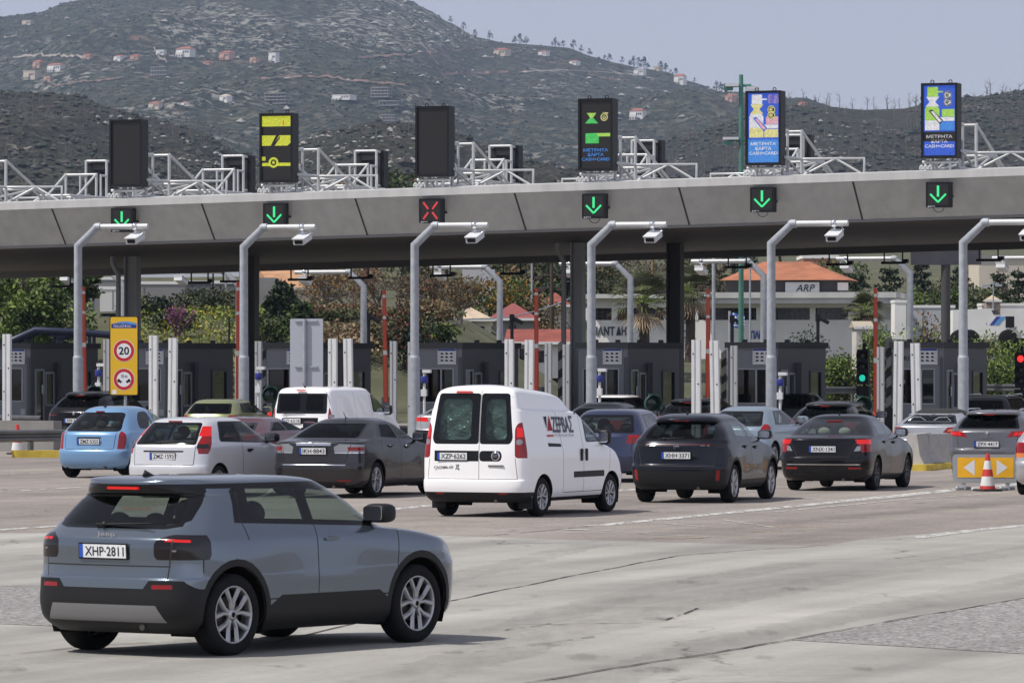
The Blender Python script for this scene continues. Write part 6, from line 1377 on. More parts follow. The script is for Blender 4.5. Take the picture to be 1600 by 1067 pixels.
# ---------------- toll booths ----------------
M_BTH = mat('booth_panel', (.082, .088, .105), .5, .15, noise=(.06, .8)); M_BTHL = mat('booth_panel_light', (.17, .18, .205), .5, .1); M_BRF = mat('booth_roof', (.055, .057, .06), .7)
M_BFR = mat('booth_frame', (.30, .32, .35), .4, .4); G_BTH = glass('glass_booth', (.22, .24, .25), 1.0)
M_SGW = mat('sign_white', (.62, .63, .65), .5); M_SGBL = mat('sign_blue', (.03, .06, .25), .5)
def booth(px, b, lb, W=1.62, L=5.4, eur=False, hh=2.86):
    p = pl(px, b); root = empty('toll_booth', (p.x, p.y, .165), -PHI, lb, 'toll booth', 'toll booths under the canopy')
    H_ = hh - .17; t = .06; w = MB()
    fz0, fz1 = .95, 2.06                                   # window band of the front
    # front wall: sill panel, header, jambs
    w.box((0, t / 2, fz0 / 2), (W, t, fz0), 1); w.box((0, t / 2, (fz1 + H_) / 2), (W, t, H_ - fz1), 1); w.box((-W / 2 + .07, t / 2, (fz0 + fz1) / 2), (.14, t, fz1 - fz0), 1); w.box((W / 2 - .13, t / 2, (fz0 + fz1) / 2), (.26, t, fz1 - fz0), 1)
    # right side wall with a door opening and two windows
    op = [(.35, 1.05, .05, 2.02), (1.15, 1.85, .80, 1.92), (3.55, 4.85, .80, 1.98)]; xs = sorted({t, L, *[o[0] for o in op], *[o[1] for o in op]})
    for x0, x1 in zip(xs, xs[1:]):
        o = [q for q in op if q[0] <= x0 and q[1] >= x1]
        for z0, z1 in ([(0, H_)] if not o else [(0, o[0][2]), (o[0][3], H_)]):
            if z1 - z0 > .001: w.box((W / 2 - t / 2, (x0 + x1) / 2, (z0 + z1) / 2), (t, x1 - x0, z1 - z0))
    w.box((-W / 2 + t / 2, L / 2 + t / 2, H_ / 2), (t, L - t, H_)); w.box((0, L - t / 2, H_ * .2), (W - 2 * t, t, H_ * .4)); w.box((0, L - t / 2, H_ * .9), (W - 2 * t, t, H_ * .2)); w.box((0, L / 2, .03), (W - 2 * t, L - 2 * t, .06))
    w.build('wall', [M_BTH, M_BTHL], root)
    r = MB(); r.rbox((0, L / 2, H_ + .09), (W + .16, L + .24, .18), .05, 0, 'z', 2)
    for k in range(4): r.box((-.4 + .3 * k, .5 + 1.3 * k, H_ + .22), (.12, .16, .10))
    r.build('roof', M_BRF, root)
    g = MB(); g.box((-.06, .035, (fz0 + fz1) / 2), (W - .40, .012, fz1 - fz0)); fr = g.build('front_window', G_BTH, root)
    g = MB()
    for a, d in ((-W / 2 + .16, fz1 - fz0), (.12, fz1 - fz0), (W / 2 - .28, fz1 - fz0)): g.box((a, .0, (fz0 + fz1) / 2), (.045, .05, d))
    g.box((-.06, 0, fz0 + .02), (W - .36, .05, .04)); g.box((-.06, 0, fz1 - .02), (W - .36, .05, .04)); g.build('frame', M_BFR, fr)
    for k, (x0, x1, z0, z1) in enumerate(op):
        g = MB(); g.box((W / 2 - .03, (x0 + x1) / 2, (z0 + z1) / 2), (.012, x1 - x0, z1 - z0)); q = g.build('door' if k == 0 else 'side_window', G_BTH, root)
        g = MB()
        for yy in (x0 + .03, x1 - .03): g.box((W / 2 + .012, yy, (z0 + z1) / 2), (.04, .06, z1 - z0))
        g.box((W / 2 + .012, (x0 + x1) / 2, z1 - .03), (.04, x1 - x0 - .13, .06)); g.box((W / 2 + .012, (x0 + x1) / 2, z0 + .03), (.04, x1 - x0 - .13, .06)); g.build('frame', M_BFR if k < 2 else M_BTH, q)
    d = MB(); d.box((W / 2 + .10, 2.15, 1.12), (.13, .16, 2.24)); d.box((W / 2 + .02, L * .55, 2.03), (.02, L * .8, .03)); d.box((W / 2 + .02, 3.0, .55), (.02, .02, 1.1)); d.box((W / 2 - .05, -.03, 1.2), (.10, .05, 2.4)); d.build('trim_post', mat('booth_post', (.07, .075, .085), .5), root)
    s = MB(); s.box((W * .20, -.03, H_ - .26), (.62, .04, .50), 0); s.box((W * .20, -.053, H_ - .055), (.60, .006, .07), 1)
    for k in range(3):
        for j in range(3): s.box((W * .20 - .16 + .16 * k, -.053, H_ - .18 - .11 * j), (.10, .006, .035), 2); s.box((W * .20 - .17 + .16 * k, -.053, H_ - .155 - .11 * j), (.06, .006, .03), 2)
    for k in (-.26, .26):
        for j in range(4): s.box((W * .20 + k, -.053, H_ - .15 - .09 * j), (.06, .006, .03), 3)
    s.build('vehicle_class_sign', [M_SGW, M_SGBL, M_BLK, mat('sign_grey', (.35, .36, .38), .6)], root)
    if eur: q = MB(); fit_text(q, 'EURO', (-.42, -.004, H_ - .32), .50, .15, FACE, 0, .02, 0); q.build('lettering', M_BLK, root)
    q = MB(); q.box((W * .34, -.006, .62), (.16, .012, .20)); q.build('notice', MATS['sign_grey'], root); q = MB(); q.box((W / 2 + .006, 1.0 + 1.6 * ((px * 7) % 3) / 2, 1.35), (.012, .22, .30)); q.build('notice', M_SGW, root)
    # inside: desk, screen and chair
    i = MB(); i.box((0, .55, .85), (W - .3, .5, .05)); i.box((.25, .6, 1.08), (.42, .05, .32)); i.box((-.25, 1.3, .75), (.45, .1, .8)); i.box((-.25, 1.1, .5), (.45, .45, .1)); i.box((.2, 3.2, .9), (.7, .5, 1.8)); i.build('furniture', mat('booth_inside', (.07, .07, .08), .7), root)
    return root
for px, lb, e in [(12, 'dark toll booth at the left edge behind the black glossy SUV', False), (228, 'toll booth behind the yellow speed limit sign', False), (448, 'toll booth half hidden by the blank sign back', False), (684, 'toll booth behind the third tall camera pole', False), (942, 'toll booth behind the fourth tall camera pole, left of the second dark column', False), (1176, 'toll booth behind the ice-blue hatchback', False), (1434, 'rightmost toll booth with EURO lettering', True)]:
    booth(px, 17, lb, eur=e)

# ---------------- signs, barriers and cones on the plaza ----------------
def speed_sign():
    p = pl(194, -6.); s = F / p.y; z0, z1 = PZ(618, p.y), PZ(494, p.y); W = .82; h = z1 - z0
    root = empty('speed_limit_sign', p, -PHI + R(8), 'tall yellow board with a 20 limit and a 10 m distance sign', 'road sign')
    b = MB(); b.rbox((0, 0, z0 + h / 2), (W, .04, h), .05, 0, 'y'); b.build('board_edge', M_BLK, root)
    b = MB(); b.rbox((0, -.022, z0 + h / 2), (W - .05, .006, h - .05), .045, 0, 'y'); pn = b.build('panel', mat('sign_yellow', (.66, .40, .012), .5), root)
    W2 = mat('sign_disc_white', (.68, .69, .72), .5); RD = mat('sign_red', (.45, .012, .015), .5)
    zc = [z0 + h * (1 - .435), z0 + h * (1 - .795)]
    for k, z in enumerate(zc):
        d = MB(); d.lathe([(0, -.027), (.305, -.027)], (0, 0, z), 'y', 40, 0); d.lathe([(.208, -.030), (.292, -.030)], (0, 0, z), 'y', 40, 1)
        if k == 0: fit_text(d, '20', (0, -.031, z), .30, .22, FACE, 2, .02, 0)
        else:
            fit_text(d, '10 m', (.01, -.031, z + .09), .17, .10, FACE, 2, .01, 0)
            for sg in (-1, 1):
                d.add([(sg * x, -.031, z + q) for x, q in ((.19, -.03), (.185, -.075), (.06, -.075), (.055, -.045), (.10, -.035), (.115, .0), (.16, .015))], [(0, 1, 2, 3, 4, 5, 6)], 2)
                d.lathe([(0, -.0315), (.022, -.0315)], (sg * .10, 0, z - .08), 'y', 12, 2)
        d.build('limit_disc', [W2, RD, M_BLK], pn)
    d = MB(); zt_ = z0 + h * .895; d.add([(x, -.027, zt_ + q) for x, q in ((-.36, -.10), (.36, -.10), (.36, .02), (-.36, .02))], [(0, 1, 2, 3)], 0)
    d.add([(x, -.029, zt_ + q) for x, q in ((-.30, .03), (-.12, .075), (.10, .085), (.36, .035), (.36, -.02), (.20, .0), (.0, .03), (-.2, .03))], [tuple(range(8))], 1)
    fit_text(d, 'ΝέαΟδός', (-.04, -.031, zt_ - .045), .50, .085, FACE, 2, .0, 0); d.build('name_plate', [mat('sign_navy', (.012, .03, .20), .4), mat('sign_sky', (.06, .24, .58), .4), W2], pn)
    d = MB(); d.rbox((-.27, -.027, z0 + .10), (.12, .004, .12), .03, 0, 'y'); d.build('sticker', W2, pn)
    t = MB(); t.tube([(.02, .06, 0), (.02, .06, z1 - .1)], .045, 12); t.build('post', M_GALV, root)
speed_sign()
def sign_back():
    p = pl(478, -6.); z0, z1 = PZ(632, p.y), PZ(498, p.y); h = z1 - z0; W = .93
    root = empty('road_sign', p, -PHI + R(6), 'blank grey back of a tall road sign on a post', 'road sign')
    b = MB(); b.rbox((0, .07, z0 + h / 2), (W, .025, h), .04, 0, 'y'); b.build('panel', mat('sign_back_grey', (.40, .42, .47), .45, .2), root)
    b = MB(); b.tube([(-.04, -.01, 0), (-.04, -.01, z1)], .052, 12); b.build('post', M_GALV, root)
    for z in (z1 - .06, z0 + h * .44): b = MB(); b.box((.0, .035, z), (.64, .04, .045)); b.build('bracket', M_GALV, root)
sign_back()
def arrow_board():
    p = G(1540, 766); s = F / p.y; root = empty('arrow_board', p, -R(6), 'low yellow board with two white arrowheads in a grey frame', 'road sign')
    W, h, z0 = 1.27, .50, .19
    b = MB(); b.rbox((0, 0, z0 + h / 2), (W, .08, h), .07, 0, 'y'); b.box((0, .0, z0 - .02), (W * .92, .10, .05)); b.build('frame', mat('board_frame_grey', (.33, .34, .35), .5, .3), root)
    b = MB(); b.rbox((0, -.043, z0 + h / 2), (W - .20, .006, h - .12), .02, 0, 'y'); b.build('panel', mat('board_yellow', (.80, .42, .01), .5, noise=(.1, 4)), root)
    for sg in (-1, 1): b = MB(); b.add([(sg * x, -.048, z0 + h / 2 + z) for x, z in ((.42, 0), (.21, .155), (.21, -.155))], [(0, 1, 2)]); b.build('arrowhead', mat('sign_disc_white', (.68, .69, .72), .5), root)
    b = MB()
    for x in (-.42, .42): b.box((x, 0, z0 / 2), (.08, .08, z0)); b.tube([(x - .12, -.22, .04), (x + .12, .22, .04)], .03, 8); b.sphere((x - .12, -.22, .045), .045, 0, 8, 6)
    b.build('stand', M_GALV, root)
arrow_board()
M_CONER = mat('cone_red', (.50, .035, .03), .5, noise=(.12, 5)); M_CONEW = mat('cone_white', (.62, .62, .60), .5, noise=(.08, 6)); M_RUB = mat('rubber_black', (.03, .03, .03), .8)
def cone(p, h, lb, m=None):
    root = empty('traffic_cone', p, R(20), lb, 'traffic cone')
    r0, r1 = h * .215, h * .045; b = MB(); q = lambda t: (r0 + (r1 - r0) * t, .05 * h + h * .95 * t); prof = [0, .12, .42, .56, .78, .80, 1.0]
    for i, (a, c, mi) in enumerate(((0, .10, 0), (.10, .36, 1), (.36, .56, 0), (.56, .80, 1), (.80, .99, 0))): b.lathe([q(a), q(c)], mi=mi, seg=20)
    b.lathe([q(.99), (0, h)], mi=0, seg=20); b.build('body', [M_CONER, M_CONEW], root)
    b = MB(); b.rbox((0, 0, .03 * h), (h * .62, h * .62, .06 * h), .08 * h, 0, 'z'); b.build('base', M_RUB, root)
cone(G(1539, 766) + Vector((.0, -.55, 0)), .72, 'red and white cone standing before the yellow arrow board')
def jersey(p, rz, L, h, lb, yellow=True, W=.62):
    root = empty('concrete_barrier', p, rz, lb, 'barrier', 'concrete barriers')
    b = MB(); pr = [(-W / 2, 0), (-W / 2, .10), (-W * .30, .34), (-W * .17, h), (W * .17, h), (W * .30, .34), (W / 2, .10), (W / 2, 0)]
    n = len(pr); vs = [(x, y * L - L / 2 + (.10 if y == 0 else -.10) * (z / h), z) for y in (0, 1) for x, z in pr]; b.add(vs, [list(range(n)), list(range(n, 2 * n))[::-1]] + [(i, n + i, n + (i + 1) % n, (i + 1) % n) for i in range(n)])
    b.build('block', mat('barrier_concrete', (.34, .33, .315), .85, noise=(.14, 3), bump=(.3, 40)), root, fix=True)
    if yellow: b = MB(); b.rbox((0, -.1, .07), (W + .36, L + .5, .14), .15, 0, 'z'); b.build('yellow_base', M_KERBY, root)
jersey(G(1436, 735) + Vector((.1, 1.2, 0)), -PHI + R(6), 2.3, .82, 'grey concrete barrier right of the black saloon with pale headrests'); jersey(G(1475, 733) + Vector((0, 1.0, 0)), -PHI - R(16), 1.6, .80, 'pale concrete barrier left of the yellow arrow board')
M_RAIL = mat('guard_rail_steel', (.13, .133, .14), .45, .5, noise=(.15, 2))
def guard_rail(name, p0, p1, lb, z=.55, posts=True):
    d = (p1 - p0); L = d.length; rz = math.atan2(d.y, d.x); root = empty(name, p0, rz, lb, 'guard rail', 'steel guard rails')
    pr = [(-.02, -.155), (-.09, -.12), (-.09, -.06), (-.02, -.02), (-.02, .02), (-.09, .06), (-.09, .12), (-.02, .155)]; n = len(pr); b = MB()
    vs = [(x, y, z + q) for x in (0, L) for y, q in pr] + [(x, y + .006, z + q) for x in (0, L) for y, q in pr]
    b.add(vs, [(i, i + 1, n + i + 1, n + i) for i in range(n - 1)] + [(2 * n + i, 3 * n + i, 3 * n + i + 1, 2 * n + i + 1) for i in range(n - 1)] + [(7, 2 * n + 7, 3 * n + 7, n + 7)]); b.build('beam', M_RAIL, root)
    for k in range(int(L / 2) + 1): b = MB(); b.box((min(L, .3 + 2 * k), .05, z / 2 + .03), (.12, .10, z + .2)); b.build('post', M_RAIL, root)
guard_rail('guard_rail', G(-60, 716), G(112, 713) + Vector((0, 0, 0)), 'dark steel guard rail at the left, beside the pale blue hatchback')
guard_rail('guard_rail', Vector((PX(-30, 152), 152, 0)), Vector((PX(66, 149), 149, 0)), 'pale steel guard rail under the leftmost booth', .72)
w_ = MB(); a, c = Vector((PX(-30, 141), 141, 0)), Vector((PX(90, 139.5), 139.5, 0)); d_ = (c - a); w_.box((d_.length / 2, 0, .42), (d_.length, .35, .84)); tag(w_.build('low_wall', mat('wall_concrete_dark', (.20, .195, .185), .85, noise=(.15, 1.5)), None, a, math.atan2(d_.y, d_.x)), 'low grey concrete wall behind the guard rail at the left', 'wall')
cone(Vector((PX(27, 136), 136, 0)), .80, 'red plastic cone behind the guard rail at the left')
k_ = MB(); k_.rbox((0, 0, .09), (1.5, .5, .18), .1, 0, 'z'); tag(k_.build('kerb_block', M_KERBY, None, G(58, 716) + Vector((0, 1.2, 0)), .1), 'yellow painted kerb block under the guard rail', 'kerb')
# ---------------- the ground beyond the toll plaza ----------------
from mathutils import noise as mnoise
_dummy = None
def sst(a, b, x): t = max(0., min(1., (x - a) / (b - a))); return t * t * (3 - 2 * t)
def land(x, y):
    """height of the ground beyond the plaza"""
    lf = 1 - sst(-3., 3.5, x); rt = sst(3.5, 8, x)
    zl = 4.3 * sst(203, 223, y) + 1.4 * sst(226, 290, y); zr = .3 * sst(222, 236, y) + 2.1 * sst(236, 255, y)
    z = zl * lf + (1.6 * sst(205, 240, y) + 1.2 * sst(240, 275, y)) * (1 - lf) * (1 - rt) + zr * rt
    return z + 7.5 * sst(285, 430, y) + 14 * sst(430, 900, y) + .25 * mnoise.noise(Vector((x * .12, y * .12, 3)))
b = MB(); xs = [-70 + 4 * i for i in range(36)]; ys = [196 + 3 * i for i in range(36)] + [305 + 22 * i for i in range(30)]
b.add([(x * max(1, y / 240), y, land(x * max(1, y / 240), y) - (.35 if y < 200 else .0)) for y in ys for x in xs], [(j * len(xs) + i, j * len(xs) + i + 1, (j + 1) * len(xs) + i + 1, (j + 1) * len(xs) + i) for j in range(len(ys) - 1) for i in range(len(xs) - 1)], 0, True)
b.build('terrain', mat('dry_grass_soil', (.070, .072, .036), .95, noise=(.35, .5), bump=(.6, 3)), kind='structure')
r_ = MB(); r_.add([(x, y, .012 if y < 215 else land(x, y) + .02) for y in (196, 206, 214, 222, 230) for x in [12, 18, 24, 30, 36, 44]], [(j * 6 + i, j * 6 + i + 1, (j + 1) * 6 + i + 1, (j + 1) * 6 + i) for j in range(4) for i in range(5)]); r_.build('road', M_CONC, kind='structure')

LEAF = {}
def leafmat(name, col, tr=.25):
    if name in MATS: return MATS[name]
    m = mat(name, col, .62, noise=(.35, .9)); b = m.node_tree.nodes['Principled BSDF']; b.inputs['Specular IOR Level'].default_value = .25
    return m
G1 = leafmat('leaf_dark', (.030, .050, .016)); G2 = leafmat('leaf_mid', (.085, .130, .030)); G3 = leafmat('leaf_light', (.165, .225, .050)); G4 = leafmat('leaf_olive', (.085, .094, .045)); G5 = leafmat('leaf_brown', (.17, .115, .06)); G6 = leafmat('leaf_tan', (.30, .225, .14))
G7 = leafmat('leaf_yellowgreen', (.20, .21, .045)); G8 = leafmat('leaf_blue_dark', (.014, .026, .017)); G9 = leafmat('blossom_purple', (.27, .09, .20)); G10 = leafmat('leaf_red_brown', (.14, .05, .035)); G11 = leafmat('leaf_orange', (.26, .14, .025)); G12 = leafmat('leaf_grey_green', (.10, .115, .075))
BARK = mat('bark', (.075, .058, .045), .9, noise=(.25, 4)); BARKG = mat('bark_grey', (.15, .13, .115), .9, noise=(.25, 4))
rt = random.Random(21)
def leaf(mb, p, s, mi, flat=0.):
    """one leaf clump: a bent quad turned any way"""
    a = Vector((rt.gauss(0, 1), rt.gauss(0, 1), rt.gauss(0, 1) * (1 - flat))).normalized(); c = a.orthogonal().normalized(); c = (Matrix.Rotation(rt.uniform(0, 6.28), 3, a) @ c); d = a.cross(c)
    l, w_ = s * rt.uniform(.7, 1.4), s * rt.uniform(.35, .7)
    mb.add([p - c * l * .5, p + d * w_ * .5 + a * .1 * s, p + c * l * .5, p - d * w_ * .5 + a * .1 * s], [(0, 1, 2, 3)], mi)
def crown(blobs, n, s, nm, skin=.62, weights=None):
    mb = MB(); tot = sum(r[0] * r[2] + r[1] * r[2] for _, r in blobs)
    for c, r in blobs:
        k = int(n * (r[0] * r[2] + r[1] * r[2]) / tot); c = Vector(c)
        for _ in range(k):
            v = Vector((rt.gauss(0, 1), rt.gauss(0, 1), rt.gauss(0, 1))).normalized(); q = rt.uniform(skin, 1.06) if rt.random() < .8 else rt.uniform(.2, 1.15)
            nz = mnoise.noise(v * 2.1 + c * .7); q *= 1 + .28 * nz
            p = c + Vector((v.x * r[0], v.y * r[1], v.z * r[2])) * q
            u = mnoise.noise(p * 1.1 + Vector((5, 2, 1))) + rt.uniform(-.35, .35); mi = min(nm - 1, max(0, int((u + .6) / 1.2 * nm)))
            leaf(mb, p, s, mi)
    return mb
def limbs(mb, p, d, L, r, depth, spread=.55, mi=0, bend=.12, seg=5, tips=None):
    pts = [Vector(p)]; d = Vector(d).normalized()
    for k in range(3):
        d = (d + Vector((rt.gauss(0, bend), rt.gauss(0, bend), rt.gauss(0, bend * .6) + .04))).normalized(); pts.append(pts[-1] + d * L / 3)
    mb.tube(pts, [r, r * .88, r * .75, r * .6], seg, mi, cap=False)
    if tips is not None and depth <= 1: tips += pts[1:]
    if depth > 0:
        for k in range(rt.choice((2, 3, 3))):
            nd = (d + Vector((rt.gauss(0, spread), rt.gauss(0, spread), rt.gauss(0, spread * .55) + .10))).normalized()
            limbs(mb, pts[-1] if k < 2 else pts[2], nd, L * rt.uniform(.62, .82), r * .58, depth - 1, spread, mi, bend, max(3, seg - 1), tips)
def leafy_tree(px, Y, ztop, wd, mats, lb, n=2600, s=.26, name='tree', cat='tree', grp=None, low=.25, x=None):
    X = PX(px, Y) if x is None else x; zb = land(X, Y); h = ztop - zb; root = empty(name, (X, Y, zb), rt.uniform(0, 6), lb, cat, grp)
    t = MB(); limbs(t, (0, 0, -.1), (0, 0, 1), h * .45, .05 * h * .5 + .05, 3, .6); t.build('trunk', BARK, root)
    bl = []
    for k in range(9):
        a = rt.uniform(0, 6.28); q = rt.uniform(.2, .62) * wd / 2; zz = h * rt.uniform(low + .18, .82); rr = wd / 2 * rt.uniform(.34, .55)
        bl.append(((math.cos(a) * q, math.sin(a) * q, zz), (rr, rr, min(rr * .85, h - zz + .0))))
    bl.append(((0, 0, h * .80), (wd * .25, wd * .25, h * .21)))
    crown(bl, n, s, len(mats)).build('crown', mats, root); return root
def shrub(px, Y, ztop, wd, mats, lb, n=900, s=.2, name='shrub', grp='shrubs beyond the booths', squash=1., dz=0.):
    X = PX(px, Y); zb = land(X, Y) + dz; h = max(.5, ztop - zb); root = empty(name, (X, Y, zb), 0, lb, 'shrub', grp)
    bl = [((rt.uniform(-.32, .32) * wd, rt.uniform(-.2, .2) * wd, h * rt.uniform(.35, .68)), (wd * rt.uniform(.2, .34), wd * .25, h * rt.uniform(.26, .40))) for _ in range(7)] + [((0, 0, h * .55), (wd * .36, wd * .3, h * .45)), ((0, 0, h * .2), (wd * .45, wd * .3, h * .22))]
    crown(bl, n, s, len(mats)).build('foliage', mats, root)
    t = MB()
    for k in range(4): limbs(t, (rt.uniform(-.2, .2), 0, -.05), (rt.uniform(-.5, .5), rt.uniform(-.4, .4), 1), h * .4, .05, 1, .5)
    t.build('stem', BARK, root); return root
def bare_tree(px, Y, ztop, wd, mats, lb, leaves=900, grp='bare trees beyond the booths', bark=None, depth=5):
    X = PX(px, Y); zb = land(X, Y); h = ztop - zb; root = empty('bare_tree', (X, Y, zb), rt.uniform(0, 6), lb, 'tree', grp); tips = []
    t = MB()
    for k in range(3): limbs(t, (rt.uniform(-.15, .15), rt.uniform(-.15, .15), -.1), (rt.uniform(-.3, .3), rt.uniform(-.3, .3), 1), h * .34, .10, depth, .5 * wd / h + .25, 0, .14, 5, tips)
    t.build('trunk', bark or BARKG, root)
    c = MB()
    for _ in range(leaves):
        p = rt.choice(tips) + Vector((rt.gauss(0, .14), rt.gauss(0, .14), rt.gauss(0, .12))); leaf(c, p, .15, min(len(mats) - 1, int(rt.random() * len(mats))))
    c.build('crown', mats, root); return root
def conifer(px, Y, ztop, wd, mats, lb, n=1500, name='conifer', grp='conifers beyond the booths', layers=9, dz=0.):
    X = PX(px, Y); zb = land(X, Y) + dz; h = ztop - zb; root = empty(name, (X, Y, zb), rt.uniform(0, 6), lb, 'tree', grp)
    t = MB(); t.tube([(0, 0, -.2), (0, 0, h * .5), (.02, 0, h * .97)], [.16, .10, .02], 7); c = MB()
    for k in range(layers):
        f = k / layers; zz = h * (.06 + .92 * f); R_ = wd / 2 * (1 - f) ** .8 * rt.uniform(.85, 1.1) + .08; nb = max(5, int(12 * (1 - f)) + 3)
        for j in range(nb):
            a = 6.28 * j / nb + rt.uniform(-.25, .25); L = R_ * rt.uniform(.75, 1.15); e = Vector((math.cos(a) * L, math.sin(a) * L, -L * .16 + rt.uniform(-.1, .15)))
            t.tube([(0, 0, zz), tuple(Vector((0, 0, zz)) + e)], [.03, .01], 3, cap=False)
            for _ in range(max(2, n // (layers * nb))):
                q = rt.random() ** .6; leaf(c, Vector((0, 0, zz)) + e * q + Vector((rt.gauss(0, .10), rt.gauss(0, .10), rt.gauss(0, .08) - .05)), .26, int(rt.random() * len(mats)), .3)
    t.build('trunk', BARK, root); c.build('crown', mats, root); return root

# ---- trees and shrubs, left to right ----
Zp = PZ
leafy_tree(-30, 216, Zp(408, 216), 6.0, [G1, G2, G3], 'broad green tree cut off by the left edge of the photo', 5200, .26, grp='green trees at the left')
leafy_tree(60, 212, Zp(416, 212), 5.2, [G1, G2, G2, G3], 'broad leafy green tree left of the leftmost camera pole', 5200, .25, grp='green trees at the left', low=.1)
leafy_tree(112, 224, Zp(402, 224), 3.6, [G1, G2], 'darker green tree behind the leftmost camera pole', 2400, .25, grp='green trees at the left')
shrub(235, 222, Zp(462, 222), 2.6, [G8, G4, G1], 'dark olive shrub right of the yellow sign', 1400)
shrub(272, 219, Zp(485, 219), 2.2, [G4, G1, G12], 'olive shrub below the purple-blossomed bush', 1000)
shrub(338, 226, Zp(448, 226), 3.6, [G4, G8, G4, G12], 'large dark olive bush left of the second tall camera pole', 2400, .18)
shrub(372, 222, Zp(470, 222), 1.8, [G4, G1], 'dark bush behind the second tall camera pole', 700)
rb = empty('blossoming_tree', (PX(275, 217), 217, land(PX(275, 217), 217) - .1), 0, 'small purple-blossomed tree in front of the grey trailer', 'tree'); t_ = MB(); tp = []
for k in range(9): limbs(t_, (0, 0, 0), (rt.uniform(-.28, .28), rt.uniform(-.2, .2), 1), .85, .03, 1, .25, tips=tp)
t_.build('trunk', BARK, rb); c_ = MB()
for _ in range(560): leaf(c_, rt.choice(tp) + Vector((rt.gauss(0, .05), rt.gauss(0, .05), rt.gauss(0, .10))), .10, 0)
c_.build('crown', [G9], rb)
gr = MB()
for _ in range(4200):
    px = rt.uniform(214, 412); Y = rt.uniform(206, 227); X = PX(px, Y); leaf(gr, Vector((X, Y, land(X, Y) + rt.uniform(.02, .42))), .20, int((mnoise.noise(Vector((X * .8, Y * .5, 0))) + .5 + rt.uniform(-.25, .25)) * 4) % 4, 0)
tag(gr.build('grass', [G7, G3, G7, leafmat('flower_yellow', (.36, .33, .04))]), 'tall yellow-green spring grass on the bank behind the booths', 'grass', kind='stuff')
rk = MB()
for _ in range(26): _p = (PX(rt.uniform(226, 278), 222), 222 + rt.uniform(-1.6, 1.6)); rk.sphere((*_p, land(*_p) + .05), (rt.uniform(.08, .2), .12, rt.uniform(.06, .14)), 0, 6, 4)
tag(rk.build('rubble', mat('rubble_pale', (.55, .45, .36), .9)), 'pale pink rubble on the bank right of the yellow sign', 'rubble', kind='stuff')
conifer(441, 222, Zp(438, 222), 2.2, [G8, G1], 'pointed dark conifer in front of the terracotta-roofed house', 1500)
conifer(470, 218, Zp(470, 218), 2.6, [G8, G1, G2], 'low dark conifer left of the blank sign back', 1100)
shrub(425, 214, Zp(488, 214), 2.2, [G1, G2, G8], 'dark green shrub beside the second dark column', 1200)
for px, zt_, wd, ml, lb, lv in [(508, 405, 4.0, [G5, G5, G11, G6], 'brown-leaved bare tree right of the blank sign back', 1300), (548, 396, 4.4, [G5, G6, G10], 'tall bare brown tree left of the far pole', 1200), (592, 392, 4.6, [G6, G5, G4], 'bare brown tree behind the third red arm', 1100), (632, 400, 4.0, [G5, G4], 'bare grey-brown tree left of the third tall pole', 900), (676, 410, 4.4, [G10, G5, G4], 'reddish bare tree right of the third tall pole', 1300), (720, 428, 3.6, [G5, G4, G11], 'low bare tree above the small cream house', 1000)]:
    bare_tree(px, 232 + rt.uniform(-8, 10), Zp(zt_, 232), wd, ml, lb, lv)
shrub(530, 214, Zp(496, 214), 3.6, [G6, G5, G6], 'dry tan brush right of the blank sign back', 1500, .2); shrub(590, 216, Zp(500, 216), 2.6, [G4, G5, G1], 'dark brush behind the third red arm', 900); shrub(634, 213, Zp(484, 213), 2.8, [G8, G1, G10], 'dark shrub with a few red leaves left of the third tall pole', 1300); shrub(678, 216, Zp(505, 216), 2.2, [G1, G2, G7], 'green shrub at the corner of the small cream house', 900)
shrub(765, 262, Zp(430, 262), 3.8, [G4, G11, G2], 'olive and orange shrub above the red metal roof', 1600, .22); shrub(805, 268, Zp(425, 268), 3.4, [G4, G2, G11], 'olive tree crown right of the far pole above the red metal roof', 1500, .22); shrub(838, 262, Zp(450, 262), 3.0, [G11, G4, G5], 'orange-leaved shrub left of the dark utility pole', 1200, .2)
leafy_tree(846, 330, Zp(400, 330), 6.0, [G8, G1, G12], 'dark evergreen tree on the slope behind the utility pole', 2600, .34, grp='evergreens on the slope'); leafy_tree(800, 345, Zp(402, 345), 6.0, [G8, G1], 'dark evergreen tree left of the utility pole, high on the slope', 2400, .34, grp='evergreens on the slope')
leafy_tree(950, 300, Zp(408, 300), 4.6, [G4, G1, G4, G5], 'olive-brown tree behind the white factory', 2400, .28); leafy_tree(1035, 310, Zp(400, 310), 4.6, [G4, G5, G12], 'grey-brown tree behind the palm', 1800, .26)
bare_tree(1010, 290, Zp(398, 290), 3.4, [G12], 'leafless pale tree above the palm', 250, 'bare trees beyond the booths'); bare_tree(1100, 300, Zp(408, 300), 4., [G5, G4], 'bare tree in front of the orange-tiled upper floor', 400)
leafy_tree(1298, 330, Zp(404, 330), 5.2, [G1, G2, G1], 'round bright-dark pine crown right of the orange tiled roof', 3000, .28)
for px, Y, zt_, wd, lb in [(1340, 300, 420, 4.0, 'dark cedar with layered boughs right of the lettered board'), (1390, 305, 408, 4.6, 'tall dark cedar left of the seventh far pole'), (1440, 312, 400, 3.6, 'dark cypress-like conifer behind the billboard back'), (1500, 315, 410, 3.8, 'dark conifer behind the rightmost tall pole'), (1560, 305, 418, 3.6, 'pointed conifer right of the rightmost tall pole'), (1592, 300, 412, 3.8, 'dark conifer at the right edge of the photo')]:
    conifer(px, Y, Zp(zt_, Y), wd, [G8, G8, G1, G12], lb, 1900, layers=11)
